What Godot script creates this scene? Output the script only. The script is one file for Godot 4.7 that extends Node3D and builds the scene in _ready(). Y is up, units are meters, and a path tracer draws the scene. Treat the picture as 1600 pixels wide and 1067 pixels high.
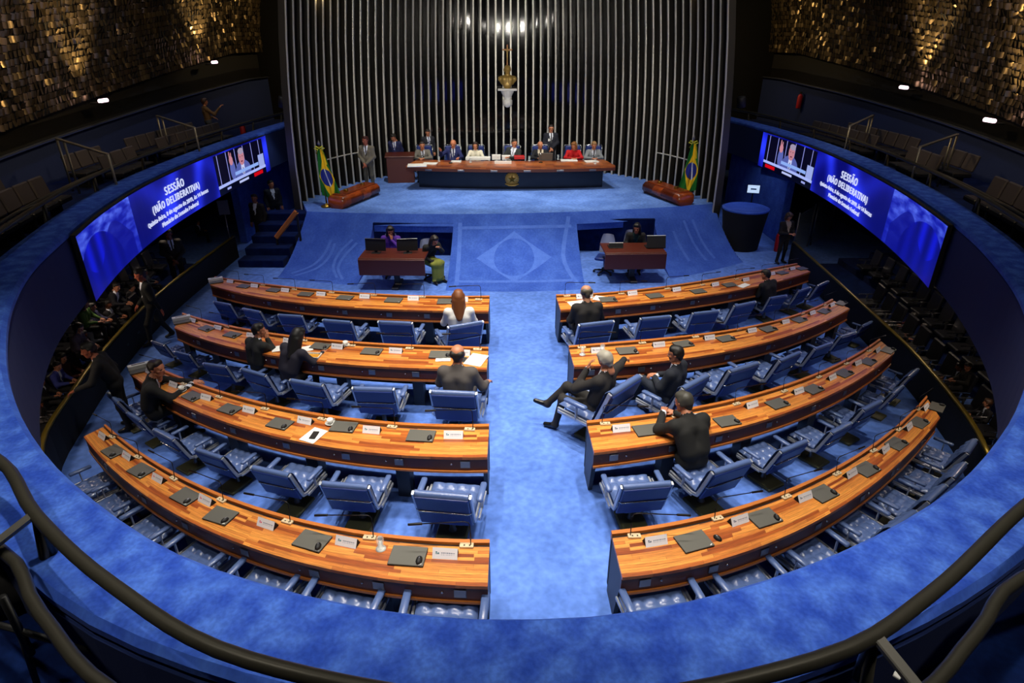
extends Node3D
# A parliament chamber seen from the public gallery: an oval well of curved desks, a raised dais against a wall of
# metal fins, and an oval gallery with two long video screens on its face. Metres, y up, the dais lies towards -z.

const EYE := 5.0
const DAIS := 1.0
const RIM := 2.74
var used := {}
var M := {}
var rng := RandomNumberGenerator.new()


# ---------------------------------------------------------------- helpers: naming and tagging
func numbered(called: String) -> String:
	var n: int = used.get(called, 0)
	used[called] = n + 1
	return called if n == 0 else "%s_%03d" % [called, n]

func tag(o: Node3D, label := "", category := "", group := "", kind := "") -> Node3D:
	if label: o.set_meta("label", label)
	if category: o.set_meta("category", category)
	if group: o.set_meta("group", group)
	if kind: o.set_meta("kind", kind)
	return o

func thing(called: String, label: String, category: String, at := Vector3.ZERO, turn := 0.0, group := "", s := 1.0) -> Node3D:
	var o := Node3D.new()
	o.name = numbered(called)
	add_child(o)
	o.transform = Transform3D(Basis(Vector3.UP, turn).scaled(Vector3.ONE * s), at)
	return tag(o, label, category, group)

func put(called: String, mesh: Mesh, m: Material, parent: Node3D = null, at := Transform3D.IDENTITY) -> MeshInstance3D:
	var o := MeshInstance3D.new()
	o.mesh = mesh
	if m: o.material_override = m
	o.transform = at
	if parent == null:
		o.name = numbered(called)
		add_child(o)
	else:
		o.name = called
		parent.add_child(o, true)
	return o

func struct(called: String, mesh: Mesh, m: Material, label := "") -> MeshInstance3D:
	var o := put(called, mesh, m)
	tag(o, label, "", "", "structure")
	return o

func copy(o: Node3D, at: Vector3, turn: float, s: float, label: String) -> Node3D:
	var base := String(o.name).rstrip("0123456789").trim_suffix("_")
	var c: Node3D = o.duplicate()
	c.name = numbered(base)
	add_child(c)
	c.transform = Transform3D(Basis(Vector3.UP, turn).scaled(Vector3.ONE * s), at)
	c.set_meta("label", label)
	return c


# ---------------------------------------------------------------- helpers: shapes
func new_st(smooth := false) -> SurfaceTool:
	var st := SurfaceTool.new()
	st.begin(Mesh.PRIMITIVE_TRIANGLES)
	st.set_smooth_group(0 if smooth else -1)
	return st

func done(st: SurfaceTool) -> ArrayMesh:
	st.generate_normals()
	return st.commit()

func quad(st: SurfaceTool, a: Vector3, b: Vector3, c: Vector3, d: Vector3, uv := []) -> void:
	# a, b, c, d run clockwise as seen from the front
	var p := [a, b, c, a, c, d]
	var k := [0, 1, 2, 0, 2, 3]
	for i in 6:
		if uv.size() == 4: st.set_uv(uv[k[i]])
		st.add_vertex(p[i])

func tri(st: SurfaceTool, a: Vector3, b: Vector3, c: Vector3) -> void:
	st.add_vertex(a); st.add_vertex(b); st.add_vertex(c)

# a box with chamfered edges
func box(st: SurfaceTool, c: Vector3, size: Vector3, ch := 0.004, bs := Basis.IDENTITY) -> void:
	var h := size * 0.5
	ch = minf(ch, minf(h.x, minf(h.y, h.z)) * 0.9)
	var ax := [Vector3.RIGHT, Vector3.UP, Vector3.BACK]
	var pt := func(face: int, sg: float, u: float, v: float) -> Vector3:
		var i1 := (face + 1) % 3
		var i2 := (face + 2) % 3
		var p := Vector3.ZERO
		p[face] = sg * h[face]
		p[i1] = u * (h[i1] - ch)
		p[i2] = v * (h[i2] - ch)
		return c + bs * p
	for f in 3:
		for sg in [-1.0, 1.0]:
			var a: Vector3 = pt.call(f, sg, -1, -1)
			var b: Vector3 = pt.call(f, sg, 1, -1)
			var d: Vector3 = pt.call(f, sg, 1, 1)
			var e: Vector3 = pt.call(f, sg, -1, 1)
			if sg > 0: quad(st, a, e, d, b)
			else: quad(st, a, b, d, e)
	if ch < 0.0005: return
	for f in 3:
		var g := (f + 1) % 3
		for s1 in [-1.0, 1.0]:
			for s2 in [-1.0, 1.0]:
				# the edge between face f (sign s1) and face g (sign s2), along axis (f+2)%3
				var a: Vector3 = pt.call(f, s1, s2, -1)
				var b: Vector3 = pt.call(f, s1, s2, 1)
				var d: Vector3 = pt.call(g, s2, 1, s1)
				var e: Vector3 = pt.call(g, s2, -1, s1)
				if s1 * s2 > 0: quad(st, a, b, d, e)
				else: quad(st, a, e, d, b)
	for sx in [-1.0, 1.0]:
		for sy in [-1.0, 1.0]:
			for sz in [-1.0, 1.0]:
				var a: Vector3 = pt.call(0, sx, sy, sz)
				var b: Vector3 = pt.call(1, sy, sz, sx)
				var d: Vector3 = pt.call(2, sz, sx, sy)
				if sx * sy * sz > 0: tri(st, a, d, b)
				else: tri(st, a, b, d)

func frame_at(dir: Vector3, up := Vector3.UP) -> Basis:
	var z := dir.normalized()
	if absf(z.dot(up)) > 0.98: up = Vector3.FORWARD if absf(z.z) < 0.9 else Vector3.RIGHT
	var x := up.cross(z).normalized()
	return Basis(x, z.cross(x), z)

# sweep a closed profile (x across, y up) along a path; u runs along in metres, v round
func sweep(st: SurfaceTool, path: Array, prof: Array, caps := true, up := Vector3.UP, radii := []) -> void:
	var rings := []
	var n := path.size()
	var along := 0.0
	for i in n:
		var d: Vector3 = (path[mini(i + 1, n - 1)] - path[maxi(i - 1, 0)])
		var b := frame_at(d, up)
		if i > 0: along += path[i].distance_to(path[i - 1])
		var r: float = radii[i] if radii.size() else 1.0
		var ring := []
		for q in prof: ring.append(path[i] + b.x * (q.x * r) + b.y * (q.y * r))
		rings.append([ring, along])
	var m := prof.size()
	for i in n - 1:
		for k in m:
			var k2 := (k + 1) % m
			var u0: float = rings[i][1]
			var u1: float = rings[i + 1][1]
			var v0 := float(k) / m
			var v1 := float(k + 1) / m
			quad(st, rings[i][0][k], rings[i][0][k2], rings[i + 1][0][k2], rings[i + 1][0][k], [Vector2(u0, v0), Vector2(u0, v1), Vector2(u1, v1), Vector2(u1, v0)])
	if caps:
		for k in range(1, m - 1):
			tri(st, rings[0][0][0], rings[0][0][k + 1], rings[0][0][k])
			tri(st, rings[n - 1][0][0], rings[n - 1][0][k], rings[n - 1][0][k + 1])

func circle(r: float, n := 10) -> Array:
	var a := []
	for i in n: a.append(Vector2(cos(TAU * i / n), sin(TAU * i / n)) * r)
	return a

func rect(w: float, h: float, ch := 0.0) -> Array:
	w *= 0.5; h *= 0.5
	if ch <= 0.0: return [Vector2(w, -h), Vector2(w, h), Vector2(-w, h), Vector2(-w, -h)]
	return [Vector2(w - ch, -h), Vector2(w, -h + ch), Vector2(w, h - ch), Vector2(w - ch, h), Vector2(-w + ch, h), Vector2(-w, h - ch), Vector2(-w, -h + ch), Vector2(-w + ch, -h)]

func tube(st: SurfaceTool, path: Array, r: float, n := 8, caps := true) -> void:
	sweep(st, path, circle(r, n), caps)

func tube_mesh(path: Array, r: float, n := 8) -> ArrayMesh:
	var st := new_st(true)
	tube(st, path, r, n)
	return done(st)

# turned shape round y; profile of (radius, height) from the bottom up
func lathe(st: SurfaceTool, prof: Array, n := 20, at := Vector3.ZERO, squash := Vector3.ONE) -> void:
	for i in prof.size() - 1:
		for k in n:
			var a0 := TAU * k / n
			var a1 := TAU * (k + 1) / n
			var p := func(q: Vector2, a: float) -> Vector3: return at + Vector3(cos(a) * q.x, q.y, sin(a) * q.x) * squash
			quad(st, p.call(prof[i], a0), p.call(prof[i + 1], a0), p.call(prof[i + 1], a1), p.call(prof[i], a1))

# a flat outline in (x, z), seen from above, given thickness
func slab(st: SurfaceTool, outline: PackedVector2Array, y0: float, y1: float) -> void:
	if not Geometry2D.is_polygon_clockwise(outline): outline.reverse()
	var ix := Geometry2D.triangulate_polygon(outline)
	for i in range(0, ix.size(), 3):
		var a := outline[ix[i]]
		var b := outline[ix[i + 1]]
		var c := outline[ix[i + 2]]
		var flip := (b - a).cross(c - a) < 0
		if flip:
			var t := b
			b = c
			c = t
		for y in [y1, y0]:
			var p := [a, b, c] if y == y1 else [a, c, b]
			for q in p:
				st.set_uv(q)
				st.add_vertex(Vector3(q.x, y, q.y))
	var n := outline.size()
	var along := 0.0
	for i in n:
		var a := outline[i]
		var b := outline[(i + 1) % n]
		var l := a.distance_to(b)
		var mid := (a + b) * 0.5
		var nrm := Vector2(b.y - a.y, a.x - b.x).normalized()
		var p := [Vector3(a.x, y0, a.y), Vector3(a.x, y1, a.y), Vector3(b.x, y1, b.y), Vector3(b.x, y0, b.y)]
		var uv := [Vector2(along, y0), Vector2(along, y1), Vector2(along + l, y1), Vector2(along + l, y0)]
		if Geometry2D.is_point_in_polygon(mid + nrm * 0.002, outline): quad(st, p[0], p[3], p[2], p[1], [uv[0], uv[3], uv[2], uv[1]])
		else: quad(st, p[0], p[1], p[2], p[3], uv)
		along += l

func grid(st: SurfaceTool, nu: int, nv: int, f: Callable, uvf = null, flip := false) -> void:
	for i in nu:
		for j in nv:
			var u0 := float(i) / nu
			var u1 := float(i + 1) / nu
			var v0 := float(j) / nv
			var v1 := float(j + 1) / nv
			var uv := []
			for q in [Vector2(u0, v0), Vector2(u0, v1), Vector2(u1, v1), Vector2(u1, v0)]:
				uv.append(uvf.call(q.x, q.y) if uvf != null else q)
			if flip: quad(st, f.call(u0, v0), f.call(u1, v0), f.call(u1, v1), f.call(u0, v1), [uv[0], uv[3], uv[2], uv[1]])
			else: quad(st, f.call(u0, v0), f.call(u0, v1), f.call(u1, v1), f.call(u1, v0), uv)

func curve_through(pts: Array, step := 0.25) -> Array:
	# Catmull-Rom through 2D points, resampled
	var out := []
	for i in pts.size() - 1:
		var a: Vector2 = pts[i]
		var b: Vector2 = pts[i + 1]
		var p: Vector2 = pts[i - 1] if i > 0 else a * 2.0 - b
		var q: Vector2 = pts[i + 2] if i + 2 < pts.size() else b * 2.0 - a
		var n := maxi(1, int(ceil(a.distance_to(b) / step)))
		for k in n: out.append(a.cubic_interpolate(b, p, q, float(k) / n))
	out.append(pts[-1])
	return out

func offset_curve(pts: Array, d: float) -> Array:
	# moves a 2D curve sideways (positive: to the outside of the oval, which runs from the left far end round to the right)
	var out := []
	for i in pts.size():
		var t: Vector2 = (pts[mini(i + 1, pts.size() - 1)] - pts[maxi(i - 1, 0)]).normalized()
		out.append(pts[i] + Vector2(-t.y, t.x) * d)
	return out

func lift(pts: Array, y: float) -> Array:
	var out := []
	for p in pts: out.append(Vector3(p.x, y, p.y))
	return out

func at_length(pts: Array, s: float) -> Array:
	# [point, direction] at length s along a 2D curve
	for i in pts.size() - 1:
		var l: float = pts[i].distance_to(pts[i + 1])
		if s <= l or i == pts.size() - 2: return [pts[i].lerp(pts[i + 1], s / l), (pts[i + 1] - pts[i]).normalized()]
		s -= l
	return []

func length_of(pts: Array) -> float:
	var s := 0.0
	for i in pts.size() - 1: s += pts[i].distance_to(pts[i + 1])
	return s


# ---------------------------------------------------------------- materials
func mat(color: Color, rough := 0.6, metal := 0.0) -> StandardMaterial3D:
	var m := StandardMaterial3D.new()
	m.albedo_color = color
	m.roughness = rough
	m.metallic = metal
	return m

func glow(color: Color, e: float) -> StandardMaterial3D:
	var m := mat(color, 0.5)
	m.emission_enabled = true
	m.emission = color
	m.emission_energy_multiplier = e
	return m

func noise_tex(size: int, freq: float, c0: Color, c1: Color, sd: int, normal := false, octaves := 4) -> NoiseTexture2D:
	var t := NoiseTexture2D.new()
	var n := FastNoiseLite.new()
	n.seed = sd
	n.noise_type = FastNoiseLite.TYPE_SIMPLEX_SMOOTH
	n.frequency = freq
	n.fractal_octaves = octaves
	t.noise = n
	t.width = size
	t.height = size
	t.seamless = true
	if normal:
		t.as_normal_map = true
		t.bump_strength = 3.0
	else:
		var g := Gradient.new()
		g.set_color(0, c0)
		g.set_color(1, c1)
		g.set_offset(0, 0.2)
		g.set_offset(1, 0.8)
		t.color_ramp = g
	return t

func carpet(c0: Color, c1: Color, sd: int, scale: float) -> StandardMaterial3D:
	# brushed pile: broad patches where the nap lies another way, and fine tufts
	var m := mat(Color.WHITE, 0.95)
	m.albedo_texture = noise_tex(512, 0.012, c0, c1, sd, false, 4)
	m.uv1_triplanar = true
	m.uv1_world_triplanar = true
	m.uv1_scale = Vector3.ONE * scale
	m.detail_enabled = true
	m.detail_blend_mode = BaseMaterial3D.BLEND_MODE_MUL
	m.detail_albedo = noise_tex(512, 0.09, Color(0.88, 0.88, 0.89), Color(1, 1, 1), sd + 5, false, 3)
	m.detail_uv_layer = BaseMaterial3D.DETAIL_UV_1
	m.rim_enabled = true
	m.rim = 0.06
	m.rim_tint = 0.8
	m.metallic_specular = 0.15
	return m

func wood_texture(w: int, h: int, strips: int, dark: Color, mid: Color, light: Color, sd: int) -> ImageTexture:
	var r := RandomNumberGenerator.new()
	r.seed = sd
	var im := Image.create(w, h, false, Image.FORMAT_RGB8)
	var n := FastNoiseLite.new()
	n.seed = sd
	n.frequency = 0.03
	var sh := float(h) / strips
	for s in strips:
		var x := -r.randi_range(0, 120)
		while x < w:
			var len := r.randi_range(130, 480)
			var t := r.randf()
			var c := dark.lerp(mid, t * 2.0) if t < 0.35 else mid.lerp(light, (t - 0.35) / 0.65)
			im.fill_rect(Rect2i(x, int(s * sh), len, int(ceil(sh))), c)
			im.fill_rect(Rect2i(x, int(s * sh), 1, int(ceil(sh))), c.darkened(0.35))
			x += len
	for y in h:
		for x in w:
			var g := n.get_noise_2d(x * 0.12, y * 6.0) * 0.5 + n.get_noise_2d(x * 0.5, y * 14.0) * 0.35
			var c := im.get_pixel(x, y)
			var k := 1.0 + g * 0.55
			im.set_pixel(x, y, Color(clampf(c.r * k, 0, 1), clampf(c.g * k, 0, 1), clampf(c.b * k, 0, 1)))
	return ImageTexture.create_from_image(im)

func make_materials() -> void:
	M.carpet = carpet(Color(0.34, 0.48, 0.8), Color(0.4, 0.55, 0.88), 3, 0.16)
	M.dais_carpet = carpet(Color(0.36, 0.51, 0.83), Color(0.44, 0.6, 0.92), 8, 0.2)
	M.ramp_carpet = carpet(Color(0.22, 0.35, 0.72), Color(0.28, 0.42, 0.79), 12, 0.3)
	M.nap = carpet(Color(0.3, 0.44, 0.81), Color(0.34, 0.48, 0.84), 14, 0.8)
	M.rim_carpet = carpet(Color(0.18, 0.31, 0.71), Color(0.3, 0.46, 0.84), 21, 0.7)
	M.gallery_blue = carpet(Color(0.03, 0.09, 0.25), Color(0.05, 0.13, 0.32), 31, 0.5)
	M.face = mat(Color(0.06, 0.15, 0.36), 0.95)  # parapet front: its shade is put into this darker blue
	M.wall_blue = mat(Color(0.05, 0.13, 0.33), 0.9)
	M.black = mat(Color(0.012, 0.012, 0.014), 0.8)
	M.dark = mat(Color(0.035, 0.035, 0.04), 0.6)
	M.soot = mat(Color(0.05, 0.05, 0.055), 0.9)
	var wt := wood_texture(1024, 208, 13, Color(0.5, 0.22, 0.08), Color(0.66, 0.35, 0.13), Color(0.84, 0.56, 0.25), 5)
	M.wood = mat(Color.WHITE, 0.38)
	M.wood.albedo_texture = wt
	M.wood.uv1_scale = Vector3(0.42, 1, 1)
	M.wood_edge = mat(Color(0.72, 0.42, 0.17), 0.4)
	M.wood_dark = mat(Color(0.30, 0.12, 0.045), 0.45)
	M.wood_red = mat(Color.WHITE, 0.4)
	M.wood_red.albedo_texture = wood_texture(512, 64, 3, Color(0.24, 0.085, 0.045), Color(0.31, 0.11, 0.055), Color(0.38, 0.145, 0.07), 9)
	M.wood_gloss = mat(Color.WHITE, 0.25)
	M.wood_gloss.albedo_texture = wood_texture(512, 64, 4, Color(0.3, 0.11, 0.04), Color(0.45, 0.18, 0.06), Color(0.6, 0.27, 0.1), 19)
	M.wood_table = mat(Color.WHITE, 0.3)
	M.wood_table.albedo_texture = wood_texture(512, 64, 4, Color(0.45, 0.2, 0.08), Color(0.58, 0.29, 0.12), Color(0.7, 0.4, 0.18), 23)
	M.groove = mat(Color(0.07, 0.03, 0.015), 0.7)
	M.slate = mat(Color(0.16, 0.17, 0.19), 0.5)
	M.leather = mat(Color(0.33, 0.41, 0.6), 0.26)
	M.leather.normal_enabled = true
	M.leather.normal_texture = noise_tex(256, 0.08, Color.BLACK, Color.WHITE, 40, true)
	M.leather.normal_scale = 0.25
	M.leather.uv1_triplanar = true
	M.leather.uv1_scale = Vector3.ONE * 4.0
	M.leather_back = mat(Color(0.09, 0.18, 0.45), 0.42)
	M.chrome = mat(Color(0.78, 0.79, 0.8), 0.22, 1.0)
	M.satin = mat(Color(0.7, 0.72, 0.76), 0.35, 0.55)
	M.steel = mat(Color(0.5, 0.5, 0.52), 0.35, 1.0)
	M.olive = mat(Color(0.3, 0.31, 0.21), 0.6, 0.1)
	M.laptop = mat(Color(0.38, 0.375, 0.35), 0.45, 0.2)
	M.laptop_base = mat(Color(0.05, 0.05, 0.05), 0.5)
	M.white = mat(Color(0.87, 0.87, 0.85), 0.5)
	M.paper = mat(Color(0.9, 0.9, 0.88), 0.8)
	M.cream = mat(Color(0.8, 0.72, 0.58), 0.5)
	M.mic = mat(Color(0.03, 0.03, 0.035), 0.4, 0.4)
	M.red = mat(Color(0.7, 0.05, 0.07), 0.5)
	M.brass = mat(Color(0.62, 0.5, 0.2), 0.3, 1.0)
	M.gold = mat(Color(0.72, 0.6, 0.33), 0.4, 0.45)
	M.fin = mat(Color(0.8, 0.79, 0.74), 0.4, 0.4)
	M.fin_side = mat(Color(0.24, 0.23, 0.21), 0.35, 0.5)  # fin sides: shade put into a darker tone of the metal
	M.panel = mat(Color(0.07, 0.07, 0.075), 0.06, 0.3)
	M.rail = mat(Color(0.5, 0.49, 0.46), 0.4, 0.7)
	M.pipe = mat(Color(0.27, 0.26, 0.225), 0.36, 0.5)
	M.glass = mat(Color(0.85, 0.93, 0.95, 0.12), 0.05)
	M.glass.transparency = BaseMaterial3D.TRANSPARENCY_ALPHA
	M.seat_dark = mat(Color(0.07, 0.075, 0.1), 0.45)
	M.seat_grey = mat(Color(0.2, 0.18, 0.2), 0.7)
	M.navy = mat(Color(0.018, 0.035, 0.09), 0.22)
	for i in 3:
		var im := Image.create(96, 48, false, Image.FORMAT_RGB8)
		im.fill(Color(0.9, 0.9, 0.92))
		var logo: Color = [Color(0.2, 0.45, 0.5), Color(0.85, 0.25, 0.4), Color(0.25, 0.3, 0.4)][i]
		im.fill_rect(Rect2i(12, 16, 6, 6), logo)
		im.fill_rect(Rect2i(20, 20, 6, 6), logo.lightened(0.2))
		im.fill_rect(Rect2i(12, 24, 14, 3), logo)
		var r := RandomNumberGenerator.new()
		r.seed = 70 + i
		var x := 34
		while x < 84:
			var w := r.randi_range(3, 6)
			im.fill_rect(Rect2i(x, 19, w, 5), Color(0.5, 0.55, 0.62))
			im.fill_rect(Rect2i(x, 28, w - 1, 3), Color(0.68, 0.71, 0.76))
			x += w + 2
		M["card%d" % i] = mat(Color.WHITE, 0.5)
		M["card%d" % i].albedo_texture = ImageTexture.create_from_image(im)


# ---------------------------------------------------------------- the shell of the chamber
var rim := []          # inner edge of the gallery parapet, seen from above, from the far end of one side round to the other
func zb(x: float) -> float: return -12.7 - (0.03 if x < 0 else 0.06) * x * x
func zt(x: float) -> float: return -15.6 - 0.0746 * x - 0.0212 * x * x
func ramp_at(x: float, t: float, out := 0.0) -> Vector3:
	var p := Vector3(x, DAIS * pow(t, 1.6), lerpf(zb(x), zt(x), t))
	return p + Vector3(0, 0.83, 0.55) * out

const APSE := Vector3(-0.15, 0, -15.9)
func apse(phi: float, y: float, inward := 0.0) -> Vector3:
	var k := 1.0 - 0.0027 * maxf(0.0, y - 1.0) * maxf(0.0, y - 1.0)
	return Vector3(APSE.x + (5.72 - inward) * k * sin(phi), y, APSE.z - (6.2 - inward) * cos(phi))

func build_shell() -> void:
	var st := new_st()
	box(st, Vector3(0, -0.15, -10), Vector3(27, 0.3, 34), 0.0)
	struct("floor", done(st), M.carpet, "blue carpet of the chamber floor between the desks")
	st = new_st()
	box(st, Vector3(0, 9.65, -10), Vector3(27, 0.3, 34), 0.0)
	struct("ceiling", done(st), M.black, "dark ceiling over the chamber")
	st = new_st()
	box(st, Vector3(0, 4.6, -26.9), Vector3(27, 9.8, 0.3), 0.0)
	struct("wall_rear", done(st), M.black)
	st = new_st()
	box(st, Vector3(0, 4.6, 6.9), Vector3(27, 9.8, 0.3), 0.0)
	struct("wall_front", done(st), M.dark)
	for s in [-1, 1]:
		st = new_st()
		box(st, Vector3(13.3 * s, 4.6, -10), Vector3(0.3, 9.8, 34), 0.0)
		struct("wall_outer_left" if s < 0 else "wall_outer_right", done(st), M.dark)

func build_dais() -> void:
	var o := PackedVector2Array()
	for i in 25:
		var x := lerpf(-5.29, 5.44, i / 24.0)
		o.append(Vector2(x, zt(x)))
	for i in 31:
		var p := apse(deg_to_rad(lerpf(80, -80, i / 30.0)), 1.0)
		o.append(Vector2(p.x, p.z))
	var st := new_st()
	slab(st, o, 0.0, DAIS)
	struct("dais_floor", done(st), M.dais_carpet, "raised dais floor in brushed blue carpet")
	# the concave carpeted ramp that climbs to the dais: two wings, a middle, and lips over two alcoves
	var cuts := [[-5.47, -3.5, 0.0], [-3.5, -1.47, 0.86], [-1.47, 1.64, 0.0], [1.64, 3.68, 0.86], [3.68, 5.76, 0.0]]
	st = new_st(true)
	for c in cuts:
		var x_of := func(u: float, t: float) -> float:
			var a: float = lerpf(c[0], -5.29, t) if c[0] < -5 else c[0]
			var b: float = lerpf(c[1], 5.44, t) if c[1] > 5 else c[1]
			return lerpf(a, b, u)
		grid(st, 10, 16, func(u, v): return ramp_at(x_of.call(u, lerpf(c[2], 1.0, v)), lerpf(c[2], 1.0, v)), null, false)
	st.generate_normals()
	var mesh := st.commit()
	st = new_st()
	for c in cuts:
		for side in 2:
			if c[2] > 0: continue
			for k in 16:
				var t0 := k / 16.0
				var t1 := (k + 1) / 16.0
				var x0: float = (lerpf(c[0], -5.29, t0) if c[0] < -5 else c[0]) if side == 0 else (lerpf(c[1], 5.44, t0) if c[1] > 5 else c[1])
				var a := ramp_at(x0, t0)
				var b := ramp_at(x0, t1)
				var q := [Vector3(a.x, 0, a.z), a, b, Vector3(b.x, 0, b.z)]
				if side == 0: quad(st, q[0], q[3], q[2], q[1])
				else: quad(st, q[0], q[1], q[2], q[3])
		if c[2] > 0:      # alcove: back wall and the underside of the lip
			var l := ramp_at(c[0], c[2])
			var r := ramp_at(c[1], c[2])
			var low := 0.16
			quad(st, Vector3(l.x, l.y - low, l.z), l, r, Vector3(r.x, r.y - low, r.z))
	var edge := done(st)
	var ramp := struct("ramp", mesh, M.ramp_carpet, "concave blue carpeted ramp rising from the floor to the dais")
	put("cheek", edge, M.ramp_carpet, ramp)
	st = new_st()
	for c in [[-3.5, -1.47], [1.64, 3.68]]:
		var z := ramp_at((c[0] + c[1]) * 0.5, 0.86).z
		box(st, Vector3((c[0] + c[1]) * 0.5, 0.42, z - 0.12), Vector3(c[1] - c[0], 0.84, 0.1), 0.0)
	put("alcove_wall", done(st), M.gallery_blue, ramp)
	build_nap(ramp)

func build_nap(ramp: Node3D) -> void:
	# shapes brushed into the pile of the ramp: a lozenge round a disc, frames and arcs
	var st := new_st(true)
	var cx := 0.05
	var ct := 0.48
	var n := 48
	var loz := func(a: float) -> Vector2:
		var d := Vector2(cos(a), sin(a))
		var k := 1.0 / (absf(d.x) / 0.9 + absf(d.y) / 0.32)
		return Vector2(cx + d.x * k, ct + d.y * k)
	var disc := func(a: float) -> Vector2: return Vector2(cx + cos(a) * 0.48, ct + sin(a) * 0.235)
	for i in n:
		var a0 := TAU * i / n
		var a1 := TAU * (i + 1) / n
		var q := []
		for p in [disc.call(a0), loz.call(a0), loz.call(a1), disc.call(a1)]: q.append(ramp_at(p.x, clampf(p.y, 0.02, 0.99), 0.004))
		quad(st, q[0], q[3], q[2], q[1])
	put("brushed_lozenge", done(st), M.nap, ramp)
	var ribbons := [
		[Vector2(-1.3, 0.16), Vector2(0.0, 0.165), Vector2(1.45, 0.16)], [Vector2(-1.35, 0.84), Vector2(0.0, 0.845), Vector2(1.5, 0.84)],
		[Vector2(-1.25, 0.1), Vector2(-1.27, 0.5), Vector2(-1.3, 0.9)], [Vector2(1.5, 0.08), Vector2(1.25, 0.4), Vector2(1.26, 0.6), Vector2(1.45, 0.95)],
		[Vector2(-5.2, 0.12), Vector2(-4.75, 0.3), Vector2(-4.55, 0.5), Vector2(-4.5, 0.66)], [Vector2(-5.1, 0.08), Vector2(-4.6, 0.27), Vector2(-4.4, 0.48), Vector2(-4.38, 0.62)],
		[Vector2(-4.05, 0.12), Vector2(-4.25, 0.3), Vector2(-4.2, 0.5), Vector2(-3.95, 0.68)], [Vector2(-3.9, 0.1), Vector2(-4.12, 0.28), Vector2(-4.05, 0.46), Vector2(-3.82, 0.64)],
		[Vector2(4.5, 0.82), Vector2(4.62, 0.5), Vector2(4.8, 0.22)], [Vector2(4.75, 0.82), Vector2(4.87, 0.5), Vector2(5.05, 0.22)], [Vector2(4.15, 0.7), Vector2(4.22, 0.5), Vector2(4.35, 0.25)]]
	for r in ribbons:
		st = new_st(true)
		var c := curve_through(r, 0.12)
		var w := 0.035 if absf(r[0].x) > 2.0 else 0.05
		for i in c.size() - 1:
			var e := []
			for k in [i, i + 1]:
				var d: Vector2 = (c[mini(k + 1, c.size() - 1)] - c[maxi(k - 1, 0)]) * Vector2(1, 2.9)
				var nn := Vector2(-d.y, d.x).normalized() * w / Vector2(1, 2.9)
				e.append(ramp_at(c[k].x + nn.x, clampf(c[k].y + nn.y, 0, 1), 0.004))
				e.append(ramp_at(c[k].x - nn.x, clampf(c[k].y - nn.y, 0, 1), 0.004))
			quad(st, e[0], e[1], e[3], e[2])
		put("brushed_mark", done(st), M.nap, ramp)

func build_back_wall() -> void:
	var w := Node3D.new()
	w.name = "wall_back"
	add_child(w)
	tag(w, "curved back wall of dark polished panels between pale metal fins", "", "", "structure")
	var phis := []
	var spread := [0.10242, 0.01615, -0.11994, -0.01841, 0.11034, 0.01067, 0.04900, 0.00551, 1.33641, -0.00214]
	for k in 60:
		var u := (k - 29.5) / 29.5
		var a := 0.0
		for c in spread: a = a * u + c      # the fins stand closer towards the middle of the curve
		phis.append(clampf(a, -1.5, 1.5))
	var ys := [0.0, 1.0, 2.0, 3.0, 4.0, 5.0, 6.0, 7.0, 8.0, 9.5]
	for k in 60:
		var ph: float = phis[k]
		var st := new_st()
		var path := []
		for y in ys: path.append(apse(ph, y, 0.09))
		var out := Vector3(sin(ph) / 5.72, 0, -cos(ph) / 6.2).normalized()
		var side := out.cross(Vector3.UP)
		var edge := new_st()
		for i in path.size() - 1:
			var c := []
			for q in [path[i], path[i + 1]]:
				c.append([q + side * 0.022 + out * 0.1, q + side * 0.022 - out * 0.07, q + side * 0.03 - out * 0.075, q + side * 0.03 - out * 0.09, q + side * 0.02 - out * 0.1, q - side * 0.02 - out * 0.1, q - side * 0.03 - out * 0.09, q - side * 0.03 - out * 0.075, q - side * 0.022 - out * 0.07, q - side * 0.022 + out * 0.1])
			for j in [0, 8]: quad(st, c[0][j], c[0][j + 1], c[1][j + 1], c[1][j])
			for j in range(1, 8): quad(edge, c[0][j], c[0][j + 1], c[1][j + 1], c[1][j])
		var fin := put("fin", done(st), M.fin_side, w)
		put("fin_edge", done(edge), M.fin, fin)
		if k < 59:
			st = new_st()
			var p2: float = phis[k + 1]
			for i in ys.size() - 1:
				quad(st, apse(ph, ys[i]), apse(ph, ys[i + 1]), apse(p2, ys[i + 1]), apse(p2, ys[i]))
			put("panel", done(st), M.panel, w)
		if k in [3, 4, 5, 6, 7, 8, 50, 51, 52, 53, 54]:
			st = new_st(true)
			tube(st, [apse(ph, 1.9, 0.16), apse(phis[k + 1], 1.9, 0.16)], 0.02, 6)
			put("rail", done(st), M.fin, w)

func wall_top(z: float) -> float: return lerpf(2.95, 3.75, clampf((-z - 11.0) / 12.0, 0, 1))
func vault_low(z: float) -> float: return lerpf(3.3, 4.55, clampf((-z - 11.5) / 11.0, 0, 1))
func vault(p: Vector2, n: Vector2, u: float) -> Vector3:
	# the scaled vault leans in over the gallery from its lower edge; p on the outer wall, n pointing inwards
	var low := vault_low(p.y)
	var a := u * PI * 0.5
	var q := p + n * (3.4 * (1.0 - cos(a)) - 0.05)
	return Vector3(q.x, low + (9.4 - low) * sin(a), q.y)

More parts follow.
